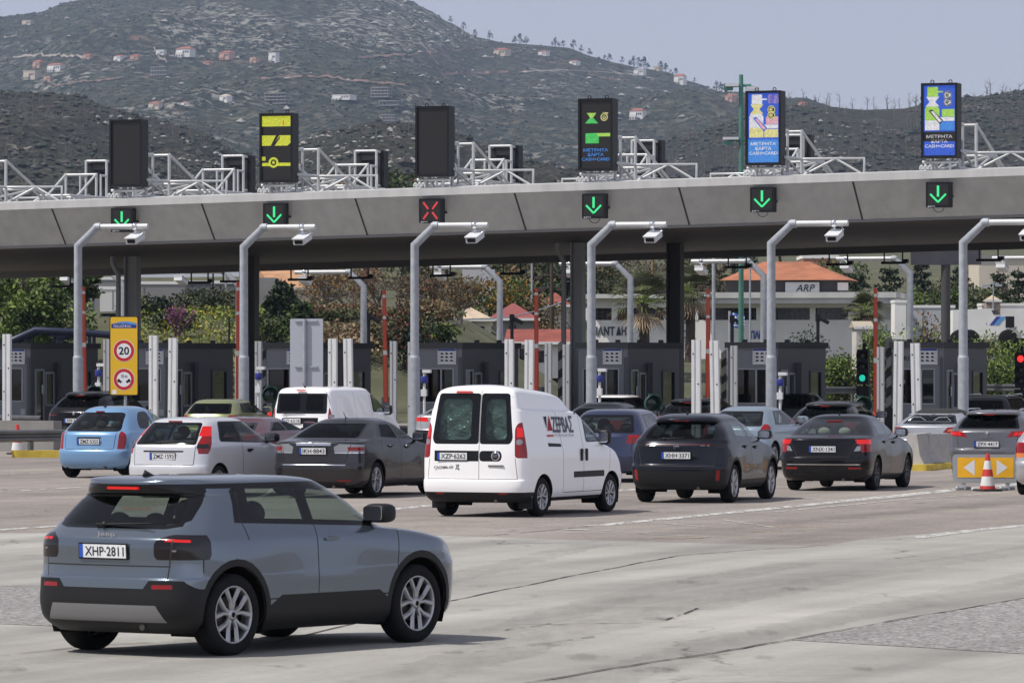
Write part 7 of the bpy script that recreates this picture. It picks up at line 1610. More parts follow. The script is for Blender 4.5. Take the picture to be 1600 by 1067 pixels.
for px, Y, zt_, wd, ml, lb in [(1480, 290, 440, 5., [G4, G1, G2], 'broad olive tree behind the white truck'), (1425, 285, 452, 4., [G4, G2], 'olive shrub mass left of the billboard post'), (1545, 288, 448, 4.5, [G1, G4], 'dark green shrub mass behind the stone kiosk')]: leafy_tree(px, Y, Zp(zt_, Y), wd, ml, lb, 2400, .26)
shrub(1265, 244, Zp(510, 244), 1.8, [G8, G8, G1], 'round dark bush before the white factory wall', 1100, .16)
palm_c = [(1004, 246, Zp(474, 246), 'fan palm with a shaggy trunk in front of the factory lettering', 1.75), (1076, 256, Zp(456, 256), 'fan palm half hidden by the second dark column', 1.6), (1352, 240, Zp(486, 240), 'small fan palm beside the white factory end', 1.0)]
for px, Y, zc, lb, RR in palm_c:
    X = PX(px, Y); zb = land(X, Y); root = empty('palm_tree', (X, Y, zb), 0, lb, 'palm', 'fan palms before the factory'); h = zc - zb
    t = MB(); t.tube([(.05, 0, -.1), (.1, 0, h * .5), (0, 0, h)], [.26, .24, .30], 9)
    for _ in range(260): a = rt.uniform(0, 6.28); z = rt.uniform(.2, h); t.add([(math.cos(a) * .26, math.sin(a) * .26, z), (math.cos(a + .3) * .26, math.sin(a + .3) * .26, z), (math.cos(a + .15) * .38, math.sin(a + .15) * .38, z + rt.uniform(-.2, .1))], [(0, 1, 2)])
    t.build('trunk', BARK, root); c = MB()
    for k in range(46):
        a = rt.uniform(0, 6.28); el = rt.uniform(-.9, 1.3); d = Vector((math.cos(a) * math.cos(el), math.sin(a) * math.cos(el), math.sin(el))); L = RR * rt.uniform(.5, .65); p0 = Vector((0, 0, h)); p1 = p0 + d * L
        c.tube([p0, p1], .018, 4, 1, cap=False); sd_ = d.cross(Vector((0, 0, 1))).normalized(); up = sd_.cross(d)
        for j in range(15):
            t_ = R(-72 + 144 * j / 14); q = d * math.cos(t_) + sd_ * math.sin(t_); ln = RR * .62 * rt.uniform(.8, 1.05); e = p1 + q * ln + Vector((0, 0, -.22 * ln)); n_ = q.cross(up).normalized() * .035
            c.add([p1 - n_ * .3, p1 + q * ln * .5 - n_ + up * .02, e, p1 + q * ln * .5 + n_ + up * .02], [(0, 1, 2, 3)], 0 if el > -.35 else 2)
    c.build('crown', [G4, G3, G6], root)
for k in range(34):                                        # trees that fill the slope behind
    px = 470 + (k * 37.7) % 760 + rt.uniform(-12, 12); Y = rt.uniform(300, 420); X = PX(px, Y); zg_ = land(X, Y)
    leafy_tree(px, Y, zg_ + rt.uniform(3.2, 5.2), rt.uniform(3.2, 5.2), [[G1, G4], [G4, G5, G1], [G8, G1], [G2, G1, G4]][k % 4], 'small tree on the slope behind the booths, one of many alike', 620, .42, grp='trees on the slope')
for k in range(14): shrub(474 + 17 * k + rt.uniform(-6, 6), rt.uniform(219, 226), Zp(rt.uniform(462, 500), 222), rt.uniform(1.6, 2.6), [[G5, G4, G6], [G4, G1], [G5, G10, G4]][k % 3], 'dense brown brush between the bare trees, one of many alike', 700, .17, 'brush', 'brush between the bare trees')
# ivy-covered bank at the right
for k, (px, Y, zt_, wd, lb) in enumerate([(1310, 226, 548, 2.2, 'ivy-covered bank left of the tall red arm'), (1372, 224, 505, 2.4, 'tall ivy mound behind the tall red arm'), (1425, 226, 508, 2.6, 'ivy mound above the rightmost booth roof'), (1480, 227, 521, 2.6, 'ivy bank in front of the white truck'), (1540, 226, 514, 2.8, 'ivy bank right of the rightmost tall pole'), (1600, 222, 512, 3.4, 'ivy bank at the right edge beside the red traffic light'), (1556, 219, 548, 2.6, 'low bright ivy right of the rightmost booth')]):
    shrub(px, Y, Zp(zt_, Y), wd, [G2, G3, G1, G3], lb, 3600, .16, 'ivy_bank', 'ivy banks at the right', dz=-.2)
shrub(1446, 236, Zp(476, 236), 1.9, [G10, G5, G4], 'reddish-brown shrub right of the seventh far pole', 1000, .17)

# ---- buildings ----
TILE = lambda nm, c: mat(nm, c, .8, noise=(.22, 1.5))
M_WH = mat('render_white', (.74, .73, .70), .85, noise=(.08, .8)); M_CR = mat('render_cream', (.55, .50, .41), .85, noise=(.07, .8)); M_GW = mat('render_grey', (.24, .235, .225), .85, noise=(.07, .8)); M_WIN = mat('window_dark', (.015, .018, .022), .12, 0, .4)
M_TR = TILE('tile_orange', (.33, .125, .065)); M_TRED = TILE('tile_red', (.23, .058, .042)); M_TLT = TILE('tile_pale', (.46, .36, .26)); M_TSPK = TILE('tile_terracotta', (.42, .23, .12))
def house(name, lb, px0, px1, yeave, ybase, Y, dep, rh, wall, roof, wins=(), rz=0., hip=True, over=.25, cat='house', grp=None, chim=None, lead=None):
    s = F / Y; W = (px1 - px0) / s; xc = PX((px0 + px1) / 2, Y); z0, z1 = PZ(ybase, Y), PZ(yeave, Y); zg = min(z0, land(xc, Y)) - .3; root = empty(name, (xc, Y, zg), rz, lb, cat, grp); h = z1 - zg
    b = MB(); b.box((0, dep / 2, h / 2), (W, dep, h)); b.build('wall', wall, root)
    o = over; r = MB()
    if rh > 0:
        a, c = W / 2 + o, dep + 2 * o; ins = min(a * .95, c / 2) if hip else 0
        vs = [(-a, -o, h), (a, -o, h), (a, dep + o, h), (-a, dep + o, h), (-a + ins, dep / 2, h + rh), (a - ins, dep / 2, h + rh)]
        r.add(vs, [(0, 1, 5, 4), (1, 2, 5), (2, 3, 4, 5), (3, 0, 4), (3, 2, 1, 0)]); r.box((0, -o - .04, h + .0), (2 * a, .06, .12), 1)
    else: r.box((0, dep / 2, h + .13), (W + 2 * o, dep + 2 * o, .25), 0)
    r.build('roof', [roof, M_WH], root)
    for (a, c, d, e, *mm) in wins:
        x0, x1 = (a - (px0 + px1) / 2) / s, (c - (px0 + px1) / 2) / s; u0, u1 = PZ(e, Y) - zg, PZ(d, Y) - zg
        f = MB(); fw = .05
        for q in (((x0 + x1) / 2, -.02, u1 - fw / 2, x1 - x0, fw), ((x0 + x1) / 2, -.02, u0 + fw / 2, x1 - x0, fw), (x0 + fw / 2, -.02, (u0 + u1) / 2, fw, u1 - u0 - 2 * fw), (x1 - fw / 2, -.02, (u0 + u1) / 2, fw, u1 - u0 - 2 * fw)): f.box(q[:3], (q[3], .06, q[4]))
        fo = f.build('window', mm[0] if mm else M_BLK, root); p_ = MB(); p_.box(((x0 + x1) / 2, -.012, (u0 + u1) / 2), (x1 - x0 - .09, .016, u1 - u0 - .09)); p_.build('pane', M_WIN, fo)
    if chim: c_ = MB(); c_.box((chim, dep / 2, h + rh + .2), (.5, .5, 1.0)); c_.build('chimney', wall, root)
    root['_s'] = s; del root['_s']; return root, s, zg
house('house', 'cream house with a terracotta tiled roof above the dark conifer', 430, 489, 451, 505, 262, 7, 1.1, M_CR, M_TSPK, [(434, 442, 477, 491), (457, 466, 476, 488)], .22, False)
house('block_wall_shed', 'plain grey rendered shed left of the cream house', 403, 431, 442, 512, 252, 4, 0, M_GW, M_GW, (), 0, cat='shed', over=0)
house('house', 'small cream prefab house with a pale tiled hip roof', 700, 767, 500, 560, 240, 4.2, .60, mat('render_ivory', (.62, .60, .47), .8), M_TLT, [(708, 723, 510, 524), (743, 757, 510, 524)], 0, True, .22)
house('house', 'long low house under a red metal roof right of the small cream house', 770, 834, 499, 560, 247, 6, .80, M_GW, mat('metal_roof_red', (.25, .062, .055), .5, noise=(.06, .6)), [(796, 806, 508, 520)], 0, True, .3)
house('villa', 'blue-grey modern villa half hidden by bare trees', 722, 775, 395, 428, 330, 8, 0, mat('render_blue_grey', (.20, .23, .27), .8), M_GW, [(727, 732, 410, 425), (738, 746, 408, 425)], 0, over=.1, cat='house')
w_ = MB(); w_.box((0, 0, 0), (1.9, .3, 2.0)); tag(w_.build('garden_wall', mat('render_lilac', (.46, .45, .47), .8), None, (PX(748, 300), 300, PZ(448, 300))), 'pale garden wall below the blue-grey villa', 'wall')
house('shop', 'low white building with a red tiled canopy behind the white high-roof van', 800, 886, 536, 575, 226, 4, .62, M_WH, M_TRED, [(812, 824, 545, 562), (838, 850, 548, 566)], -.06, False, .35, 'shop')
house('house', 'red-tiled house on the slope left of the third canopy column', 848, 888, 478, 500, 300, 5, .8, M_CR, M_TRED, [(858, 866, 482, 492)], 0, True)
house('house', 'red-roofed house higher on the slope, partly behind the third canopy column', 866, 904, 464, 482, 330, 5, .7, M_CR, M_TRED, [], 0, True)
house('house', 'wide beige building at the far right behind the conifers', 1530, 1640, 405, 450, 345, 8, 0, M_CR, M_GW, [], 0, over=.1)
house('house', 'terracotta building with white bands above the orange tiled roof', 1255, 1310, 404, 425, 380, 8, 0, mat('render_brick', (.35, .17, .11), .8), M_WH, [], 0, over=.05)
house('warehouse', 'long pale blue-grey warehouse wall high behind the grey trailers', 200, 425, 402, 450, 335, 8, 0, mat('render_pale_blue', (.50, .53, .58), .8), M_GW, [], -.1, over=.05, cat='warehouse')
# the long white factory
def factory():
    Y = 268.; s = F / Y; xc = PX(1160, Y); root = empty('factory', (xc, Y, 2.0), R(-9), 'long white factory with a dark window band and dark and blue lettering', 'factory')
    X = lambda px: PX(px, Y) - xc; Z = lambda py: PZ(py, Y) - 2.0
    w = MB(); tp, wt, wb = Z(466), Z(481), Z(500)
    w.box(((X(915) + X(1398)) / 2, 4, wb / 2), (X(1398) - X(915), 8, wb)); w.box(((X(915) + X(1398)) / 2, 4, (wt + tp) / 2), (X(1398) - X(915), 8, tp - wt))
    for px in (915, 958, 1040, 1086, 1186, 1270, 1330, 1396): w.box((X(px), .12, (wb + wt) / 2), (.28, .3, wt - wb - .004))
    w.build('wall', M_WH, root)
    g = MB(); g.box(((X(915) + X(1340)) / 2, .5, (wb + wt) / 2), (X(1340) - X(915), .05, wt - wb)); gw = g.build('window_band', M_WIN, root)
    for px in range(925, 1332, 9): 
        pass
    m = MB()
    for px in range(921, 1336, 8): m.box((X(px), .46, (wb + wt) / 2), (.03, .03, wt - wb))
    for q in (.33, .66): m.box(((X(915) + X(1340)) / 2, .46, wb + (wt - wb) * q), (X(1340) - X(915), .025, .025))
    m.build('glazing_bar', mat('bar_grey', (.10, .10, .10), .6), gw)
    w = MB(); w.box(((X(1333) + X(1398)) / 2, .45, (wb + wt) / 2), (X(1398) - X(1333), .1, wt - wb)); w.build('blind_panel', M_WH, root)
    r = MB(); r.box(((X(910) + X(1046)) / 2, 3.6, tp + .11), (X(1046) - X(910), 9, .22)); r.box(((X(1080) + X(1404)) / 2, 3.4, tp + .14), (X(1404) - X(1080), 9.6, .30)); r.box(((X(1083) + X(1400)) / 2, -.85, tp - .16), (X(1400) - X(1083), .9, .26)); r.build('roof', mat('roof_slab_pale', (.47, .47, .45), .8, noise=(.12, 1)), root)
    t = MB(); fit_text(t, 'ΙΑΝΤ', ((X(929) + X(959)) / 2, -.02, Z(517)), X(959) - X(929), .46, FACE, 0, .03, .02); t.build('lettering', mat('letter_dark', (.05, .055, .07), .6), root)
    t = MB(); fit_text(t, 'ΔΗΣ', ((X(961) + X(985)) / 2, -.02, Z(517)), X(985) - X(961), .46, FACE, 0, .03, .02); t.build('lettering', MATS['letter_dark'], root)
    t = MB(); fit_text(t, 'ΠΑΝ', ((X(1173) + X(1193)) / 2, -.02, Z(523)), X(1193) - X(1173), .42, FACE, 0, .05, .02); t.build('lettering', mat('letter_blue', (.03, .08, .30), .5), root)
    # upper storey with a tiled hip roof, set back
    u = MB(); zr = tp + .28; u.box(((X(1118) + X(1300)) / 2, 7, zr + .36), (X(1300) - X(1118), 5, .72)); u.build('upper_storey', mat('upper_dark', (.055, .055, .06), .7), root)
    a, c = X(1110), X(1316); z1 = zr + .72; q = MB(); q.add([(a, 3.9, z1), (c, 3.9, z1), (c, 10, z1), (a, 10, z1), (a + 2, 7, z1 + 1.02), (c - 2.4, 7, z1 + 1.02)], [(0, 1, 5, 4), (1, 2, 5), (2, 3, 4, 5), (3, 0, 4), (3, 2, 1, 0)]); q.build('tiled_roof', M_TR, root)
    bd = MB(); bd.box(((X(1214) + X(1268)) / 2, 4.3, zr + .30), (X(1268) - X(1214), .12, .62)); bo = bd.build('sign_board', mat('board_pale', (.50, .52, .54), .6), root); t = MB(); fit_text(t, 'ARP', (X(1246), 4.22, zr + .30), 1.0, .36, FACE, 0, .0, .01, .25); t.build('lettering', M_BLK, bo)
    bd = MB(); bd.box((X(1305), 4.4, zr + .38), (.55, .12, .42)); bd.build('panel', M_WH, root)
    return root
factory()
def trailer(px0, px1, ytop, ybot, Y, lb, m, rz=0., name='semi_trailer', dep=2.5, stripe=None):
    s = F / Y; W = (px1 - px0) / s; z0, z1 = PZ(ybot, Y), PZ(ytop, Y); h = z1 - z0; xc = PX((px0 + px1) / 2, Y); root = empty(name, (xc, Y, z0 - 1.1), rz, lb, 'trailer', 'trailers parked behind the booths')
    b = MB(); b.rbox((0, dep / 2, 1.1 + h / 2), (W, dep, h - .12), .05, 0, 'y'); b.build('box_body', m, root)
    r = MB()
    for k in range(int(W / 1.2) if W > 3 else 1): r.box((-W / 2 + .6 + 1.2 * k, -.012, 1.1 + h / 2), (.03, .02, h - .3))
    r.build('curtain_rib', MATS.get('rib_grey') or mat('rib_grey', (.16, .16, .16), .7), root)
    t = MB(); t.rbox((0, dep / 2, 1.1 + h - .03), (W + .06, dep + .06, .14), .03, 0, 'z'); t.build('roof_edge', M_WH, root)
    c = MB(); c.box((0, dep / 2, 1.0), (W * .98, dep * .6, .16)); c.build('chassis', M_BLK, root)
    for x in (-W * .3, -W * .2, W * .38):
        for yy in (.2, dep - .2): q = MB(); q.lathe([(0, -.14), (.42, -.14), (.5, -.10), (.5, .10), (.42, .14), (0, .14)], (x, yy, .5), 'y', 18); q.build('wheel', M_TYRE, root)
    return root
MTA = mat('curtain_grey', (.24, .235, .23), .7, noise=(.05, .6)); MTB = mat('curtain_dark', (.13, .13, .14), .7)
trailer(205, 288, 441, 500, 246, 'grey curtain-sided trailer behind the purple-blossomed tree', MTA, .04); trailer(290, 372, 440, 500, 249, 'darker grey trailer behind the large olive bush', MTB, .03); trailer(126, 212, 434, 492, 252, 'grey trailer with a pale roof edge behind the left canopy column', MTA, .04)
trailer(156, 181, 449, 489, 240, 'white box truck rear left of the left canopy column', mat('box_white', (.62, .61, .58), .6), 0, 'box_truck'); trailer(1398, 1424, 470, 532, 262, 'white trailer end with dark lettering left of the seventh far pole', M_WH, 0); trailer(1424, 1492, 478, 532, 268, 'pale grey trailer behind the reddish-brown shrub', mat('curtain_pale', (.42, .43, .44), .7), 0); trailer(1534, 1610, 475, 530, 272, 'white and blue-topped trailer at the right edge', M_WH, 0)
def white_truck():
    Y = 252.; s = F / Y; xc = PX(1535, Y); zb = PZ(545, Y); root = empty('truck', (xc, Y, zb), .0, 'white truck with blue diagonal stripes above the ivy bank', 'truck'); X = lambda p: (p - 1535) / s; Z = lambda p: PZ(p, Y) - zb
    b = MB(); b.prism([(X(1489), Z(485)), (X(1496), Z(484)), (X(1551), Z(482)), (X(1564), Z(493)), (X(1585), Z(494)), (X(1585), Z(530)), (X(1489), Z(530))], 0, 2.4, 0, 'y'); b.build('body', M_WH, root, fix=True)
    b = MB(); b.prism([(X(1549), Z(484.5)), (X(1557), Z(484.5)), (X(1563), Z(491)), (X(1552), Z(491))], -.02, .1, 0, 'y'); b.build('window', M_WIN, root, fix=True)
    for k, (a, m) in enumerate(((1546, mat('stripe_navy', (.02, .06, .30), .5)), (1554, mat('stripe_sky', (.08, .30, .62), .5)))): b = MB(); b.prism([(X(a), Z(508)), (X(a + 7), Z(508)), (X(a + 18), Z(494.5)), (X(a + 11), Z(494.5))], -.012, .05, 0, 'y'); b.build('stripe', m, root, fix=True)
    b = MB(); b.box((X(1578), -.01, Z(503)), (.42, .06, .55)); b.build('grille', M_BLK, root)
    for p in (1500, 1515, 1575): q = MB(); q.lathe([(0, -.14), (.42, -.14), (.5, -.1), (.5, .1), (0, .14)], (X(p), .1, .45), 'y', 18); q.build('wheel', M_TYRE, root)
white_truck()
def car_carrier():
    """folded ramp of a car transporter behind the leftmost booth"""
    Y = 206.; root = empty('car_transporter', (PX(100, Y), Y, 0), 0, 'dark blue car transporter ramp above the leftmost booth roof', 'trailer'); X = lambda p: (p - 100) / F * Y; m = mat('transporter_blue', (.018, .024, .055), .4, .3)
    r = MB()
    for y in (0, 2.2):
        r.tube([(X(15), y, PZ(534, Y)), (X(55), y, PZ(516, Y)), (X(120), y, PZ(519, Y)), (X(200), y, PZ(526, Y))], .16, 6); r.tube([(X(60), y, PZ(516, Y)), (X(95), y, PZ(528, Y)), (X(118), y, PZ(520, Y))], .09, 6)
    r.build('upper_ramp', m, root); r = MB()
    for p in (40, 90, 140, 190):
        for y in (0, 2.2): r.tube([(X(p), y, .6), (X(p), y, PZ(524, Y))], .08, 6)
    r.box((0, 1.1, 1.0), (X(205) - X(20), 2.2, .25)); r.build('frame', m, root)
    for p in (50, 70, 170): q = MB(); q.lathe([(0, -.14), (.42, -.14), (.5, -.1), (.5, .1), (0, .14)], (X(p), .1, .5), 'y', 18); q.build('wheel', M_TYRE, root)
car_carrier()
def pole(px, Y, ytop, r, m, lb, name='utility_pole', cat='pole', bars=(), zb=None, wires=()):
    X = PX(px, Y); z0 = land(X, Y) if zb is None else zb; z1 = PZ(ytop, Y); root = empty(name, (X, Y, z0 - .1), 0, lb, cat); t = MB(); t.tube([(0, 0, 0), (0, 0, z1 - z0 + .1)], [r, r * .75], 10); t.build('pole', m, root)
    for (dy, ln, rr) in bars: t = MB(); t.tube([(-ln * .75, 0, z1 - z0 - dy), (ln * .6, 0, z1 - z0 - dy + .05)], rr, 6); t.box((-ln * .75, 0, z1 - z0 - dy - .08), (.35, .2, .14)); t.box((ln * .55, 0, z1 - z0 - dy - .05), (.35, .2, .12)); t.build('crossbar', m, root)
    return root, z1 - z0
M_GRN = mat('mast_green', (.07, .20, .16), .5, .1, noise=(.1, 3)); M_WOOD = mat('pole_wood', (.06, .045, .035), .9)
gm, hh = pole(1158, 198, 117, .115, M_GRN, 'tall green steel mast beside the cream and pink message board', 'lattice_mast', 'mast', ((.35, .65, .06), (2.45, .7, .05)), 0.)
for q in (((-.35, -.1, hh - .30), (.5, .3, .12)), ((.45, -.1, hh - .42), (.5, .3, .12)), ((-.4, 0, hh - 2.35), (.6, .3, .1))): t = MB(); t.box(*q); t.build('lamp', M_CAMB, gm)
pole(862, 250, 412, .12, M_WOOD, 'dark wooden utility pole left of the third canopy column', bars=((.5, .9, .04), (1.1, .7, .035))); pole(831, 262, 398, .07, M_GALV, 'thin pale pole on the slope left of the wooden utility pole'); pole(1115, 212, 398, .09, M_GALV, 'slim grey pole between the red arm and the green mast'); pole(333, 238, 415, .05, M_BLK, 'thin dark pole above the grey trailers'); pole(353, 240, 420, .06, M_GALV, 'thin pale pole in front of the darker grey trailer')
pole(1019, 285, 396, .05, mat('pole_orange', (.40, .20, .06), .7), 'orange pole among the trees above the palm'); pole(358, 209, 495, .05, M_BLK, 'thin black pole on the grassy bank'); pole(1552, 270, 440, .05, M_GALV, 'slender lamp mast on the stone kiosk', 'lamp_mast', 'mast', ((.05, .5, .03),)); pole(1172, 262, 405, .06, M_GALV, 'thin white pole before the orange tiled roof')
k_ = house('kiosk', 'small stone kiosk below the slender lamp mast', 1541, 1563, 470, 482, 270.5, 1.2, .3, mat('stone_pinkish', (.36, .28, .24), .9, noise=(.3, 5)), M_TLT, [], 0, True, .08, 'kiosk')
bb = empty('billboard', (PX(1478, 215), 215, 0), 0, 'rusty dark back of a billboard on a dark post at the right', 'billboard'); t = MB(); t.box((0, 0, (PZ(390, 215) + PZ(414, 215)) / 2), (110 / F * 215, .25, PZ(390, 215) - PZ(414, 215))); t.build('panel', mat('rusty_blue_sheet', (.060, .060, .072), .75, noise=(.4, .8)), bb); t = MB(); t.tube([(0, .1, 0), (0, .1, PZ(414, 215))], .2, 10); t.build('post', mat('column_dark', (.055, .052, .052), .6), bb)
sh = house('shed', 'white corrugated shed left of the tall red arm', 1338, 1362, 512, 575, 233, 1.1, .3, mat('sheet_white', (.52, .50, .46), .7, noise=(.08, 1)), mat('sheet_tan', (.38, .33, .26), .7), [(1350, 1351.2, 518, 560), (1355, 1356.2, 518, 560)], .12, False, .12, 'shed')
fl = empty('flag', (PX(1140, 209), 209, 0), 0, 'blue and white striped flag hanging beside the green mast', 'flag'); t = MB(); t.tube([(0, 0, 0), (0, 0, PZ(486, 209))], .05, 8); t.build('flagpole', M_GALV, fl)
t = MB(); z1 = PZ(489, 209); nx = 8
for k in range(9):
    for i in range(nx):
        f = lambda i_, k_: (.05 + .55 * i_ / nx, .07 * math.sin(i_ * 1.3 + k_ * .2), z1 - .065 * k_ - .10 * (i_ / nx) ** 2 * (1 + .3 * k_ / 9))
        t.add([f(i, k), f(i + 1, k), f(i + 1, k + 1), f(i, k + 1)], [(0, 1, 2, 3)], (1 if i < 4 and k < 5 and i != 1 and k != 2 else k % 2) if i < 4 and k < 5 else (1 - k % 2))
t.build('cloth', [mat('flag_white', (.62, .63, .66), .8), mat('flag_blue', (.03, .10, .40), .8)], fl, fix=True)
def cctv(px, Y, ytop, lb):
    root = empty('surveillance_camera', (PX(px, Y), Y, 0), 0, lb, 'camera', 'dark surveillance cameras on posts'); z = PZ(ytop, Y); t = MB(); t.tube([(0, 0, 0), (0, 0, z)], .07, 8); t.build('post', M_BLK, root); M = Matrix.Rotation(R(28), 3, 'Y'); t = MB(); t.rbox((.24, -.05, z - .02), (.46, .15, .15), .04, 0, 'x', M=M); t.box((.0, 0, z + .08), (.2, .2, .3)); t.build('camera', M_BLK, root)
cctv(1278, 211, 500, 'dark surveillance camera before the factory end'); cctv(1144, 207, 502, 'dark surveillance camera beside the striped flag'); cctv(800, 205, 500, 'dark surveillance camera in front of the red metal roof'); cctv(576, 206, 498, 'dark surveillance camera right of the far pole among the bare trees'); 
guard_rail('guard_rail', Vector((PX(1276, 222), 222, .3)), Vector((PX(1420, 226), 226, .3)), 'grey guard rail below the ivy left of the rightmost booth', .85); guard_rail('guard_rail', Vector((PX(1528, 218), 218, .3)), Vector((PX(1640, 212), 212, .3)), 'grey guard rail below the ivy at the right edge', 1.0)
cone(Vector((PX(1312, 190), 190, .02)), .95, 'red and white cone on the road left of the green traffic light'); cone(Vector((PX(1578, 196), 196, .02)), .95, 'red and white cone on the road left of the red traffic light')
jersey(Vector((PX(1330, 182), 182, 0)), -PHI - R(40), 2.6, 1.0, 'white concrete barrier beyond the green hooded signal at the right', False)
# cables strung across
def cable(pts, r, lb, m=None):
    b = MB(); P = []
    for (a, c, sag) in pts:
        a, c = Vector(a), Vector(c)
        for k in range(13): t_ = k / 12; q = a.lerp(c, t_); q.z -= sag * 4 * t_ * (1 - t_); P.append(q)
    b.tube(P, r, 5); tag(b.build('cable', m or M_GALV), lb, 'cable')
cable([((PX(660, 226), 226, PZ(494, 226)), (PX(740, 232), 232, PZ(498, 232)), .1), ((PX(740, 232), 232, PZ(498, 232)), (PX(900, 240), 240, PZ(462, 240)), .3)], .03, 'pale cable crossing in front of the red metal roof')
cable([((PX(862, 250), 250, PZ(420, 250)), (PX(1115, 212), 212, PZ(402, 212)), .8)], .015, 'thin wire from the utility pole to the slim grey pole', M_BLK)
# ---------------- hills ----------------
def lerp_tab(tab, x):
    if x <= tab[0][0]: return tab[0][1]
    for (a, b), (c, d) in zip(tab, tab[1:]):
        if x <= c: t = (x - a) / (c - a); t = t * t * (3 - 2 * t) * .5 + t * .5; return b + (d - b) * t
    return tab[-1][1]
def hill_mat(name, scr0, scr1, rock, soil, sc, rockamt, soilamt):
    m = bpy.data.materials.new(name); m.use_nodes = True; n = m.node_tree; L = n.links; b = n.nodes['Principled BSDF']; b.inputs['Roughness'].default_value = .95; b.inputs['Specular IOR Level'].default_value = .1
    tc = n.nodes.new('ShaderNodeTexCoord'); at_ = n.nodes.new('ShaderNodeAttribute'); at_.attribute_name = 'rocky'
    def noise(s, d, r=.6):
        t = n.nodes.new('ShaderNodeTexNoise'); t.inputs['Scale'].default_value = s; t.inputs['Detail'].default_value = d; t.inputs['Roughness'].default_value = r; L.new(tc.outputs['Object'], t.inputs['Vector']); return t.outputs['Fac']
    def rng(v, a, bb, lo=0., hi=1.):
        r = n.nodes.new('ShaderNodeMapRange'); r.inputs[1].default_value = a; r.inputs[2].default_value = bb; r.inputs[3].default_value = lo; r.inputs[4].default_value = hi; L.new(v, r.inputs[0]); return r.outputs[0]
    def mix(f, a, c):
        x = n.nodes.new('ShaderNodeMix'); x.data_type = 'RGBA'; L.new(f, x.inputs[0])
        for i, q in ((6, a), (7, c)):
            if isinstance(q, tuple): x.inputs[i].default_value = (*q, 1)
            else: L.new(q, x.inputs[i])
        return x.outputs[2]
    def op(o, a, c):
        x = n.nodes.new('ShaderNodeMath'); x.operation = o; L.new(a, x.inputs[0])
        if isinstance(c, float): x.inputs[1].default_value = c
        else: L.new(c, x.inputs[1])
        return x.outputs[0]
    fine = noise(sc, 4, .7); mid = noise(sc * .09, 6); big = noise(sc * .013, 5)
    c = mix(rng(fine, .49, .60), scr0, scr1); c = mix(rng(mid, .42, .62, 0, .75), c, tuple(x * .62 for x in scr0))
    rk = op('MULTIPLY', rng(fine, .50, .60), rng(op('ADD', mid, op('MULTIPLY', at_.outputs['Fac'], .35)), 1. - rockamt, 1.12 - rockamt)); c = mix(rk, c, rock)
    so = op('MULTIPLY', rng(noise(sc * .05, 7, .7), 1 - soilamt, 1.06 - soilamt), rng(big, .42, .6)); c = mix(so, c, soil)
    L.new(c, b.inputs['Base Color']); bp = n.nodes.new('ShaderNodeBump'); bp.inputs['Strength'].default_value = .9; bp.inputs['Distance'].default_value = 2.5 / (sc * 8); L.new(fine, bp.inputs['Height']); L.new(bp.outputs[0], b.inputs['Normal'])
    return m
class Hill:
    def __init__(s, crest, base, Y0, Y1, amp, fs, seed, px0=-260, px1=1860, g=1.0, rough=.6):
        s.crest, s.base, s.Y0, s.Y1, s.amp, s.fs, s.seed, s.px0, s.px1, s.g, s.rough = crest, base, Y0, Y1, amp, fs, seed, px0, px1, g, rough
    def pt(s, px, t):
        Y = s.Y0 + (s.Y1 - s.Y0) * t; tt = min(1., t); cr = lerp_tab(s.crest, px); py = s.base + (cr - s.base) * (tt ** s.g)
        X = PX(px, Y); z = PZ(py, s.Y0 + (s.Y1 - s.Y0) * tt)
        n_ = mnoise.fractal(Vector((X * s.fs, Y * s.fs * .8, s.seed)), s.rough, 2.1, 6); w = 1.9 * max(0., 1 - tt) ** .85 * tt ** .5 + .05
        z += s.amp * n_ * w
        if t > 1: z -= (t - 1) * (s.Y1 - s.Y0) * .35
        return Vector((X, Y, z))
    def find(s, px, py):
        """the point of the near slope seen at a pixel"""
        last = None
        for k in range(301):
            p = s.pt(px, k / 300); y = HY - (p.z - CH) / p.y * F
            if y <= py: return p
        return s.pt(px, 1.)
    def build(s, name, m, nx=300, nt=150, label=None):
        b = MB(); T = [k / nt * 1.25 for k in range(nt + 1)]; vs = [s.pt(s.px0 + (s.px1 - s.px0) * i / nx, t) for t in T for i in range(nx + 1)]
        b.add(vs, [(j * (nx + 1) + i, j * (nx + 1) + i + 1, (j + 1) * (nx + 1) + i + 1, (j + 1) * (nx + 1) + i) for j in range(nt) for i in range(nx)], 0, True); o = b.build(name, m, kind='structure')
        at_ = o.data.attributes.new('rocky', 'FLOAT', 'POINT'); at_.data.foreach_set('value', [s.rocky(v) for v in vs]); s.o = o; return o
    def rocky(s, v): return 0.
rs = random.Random(5)
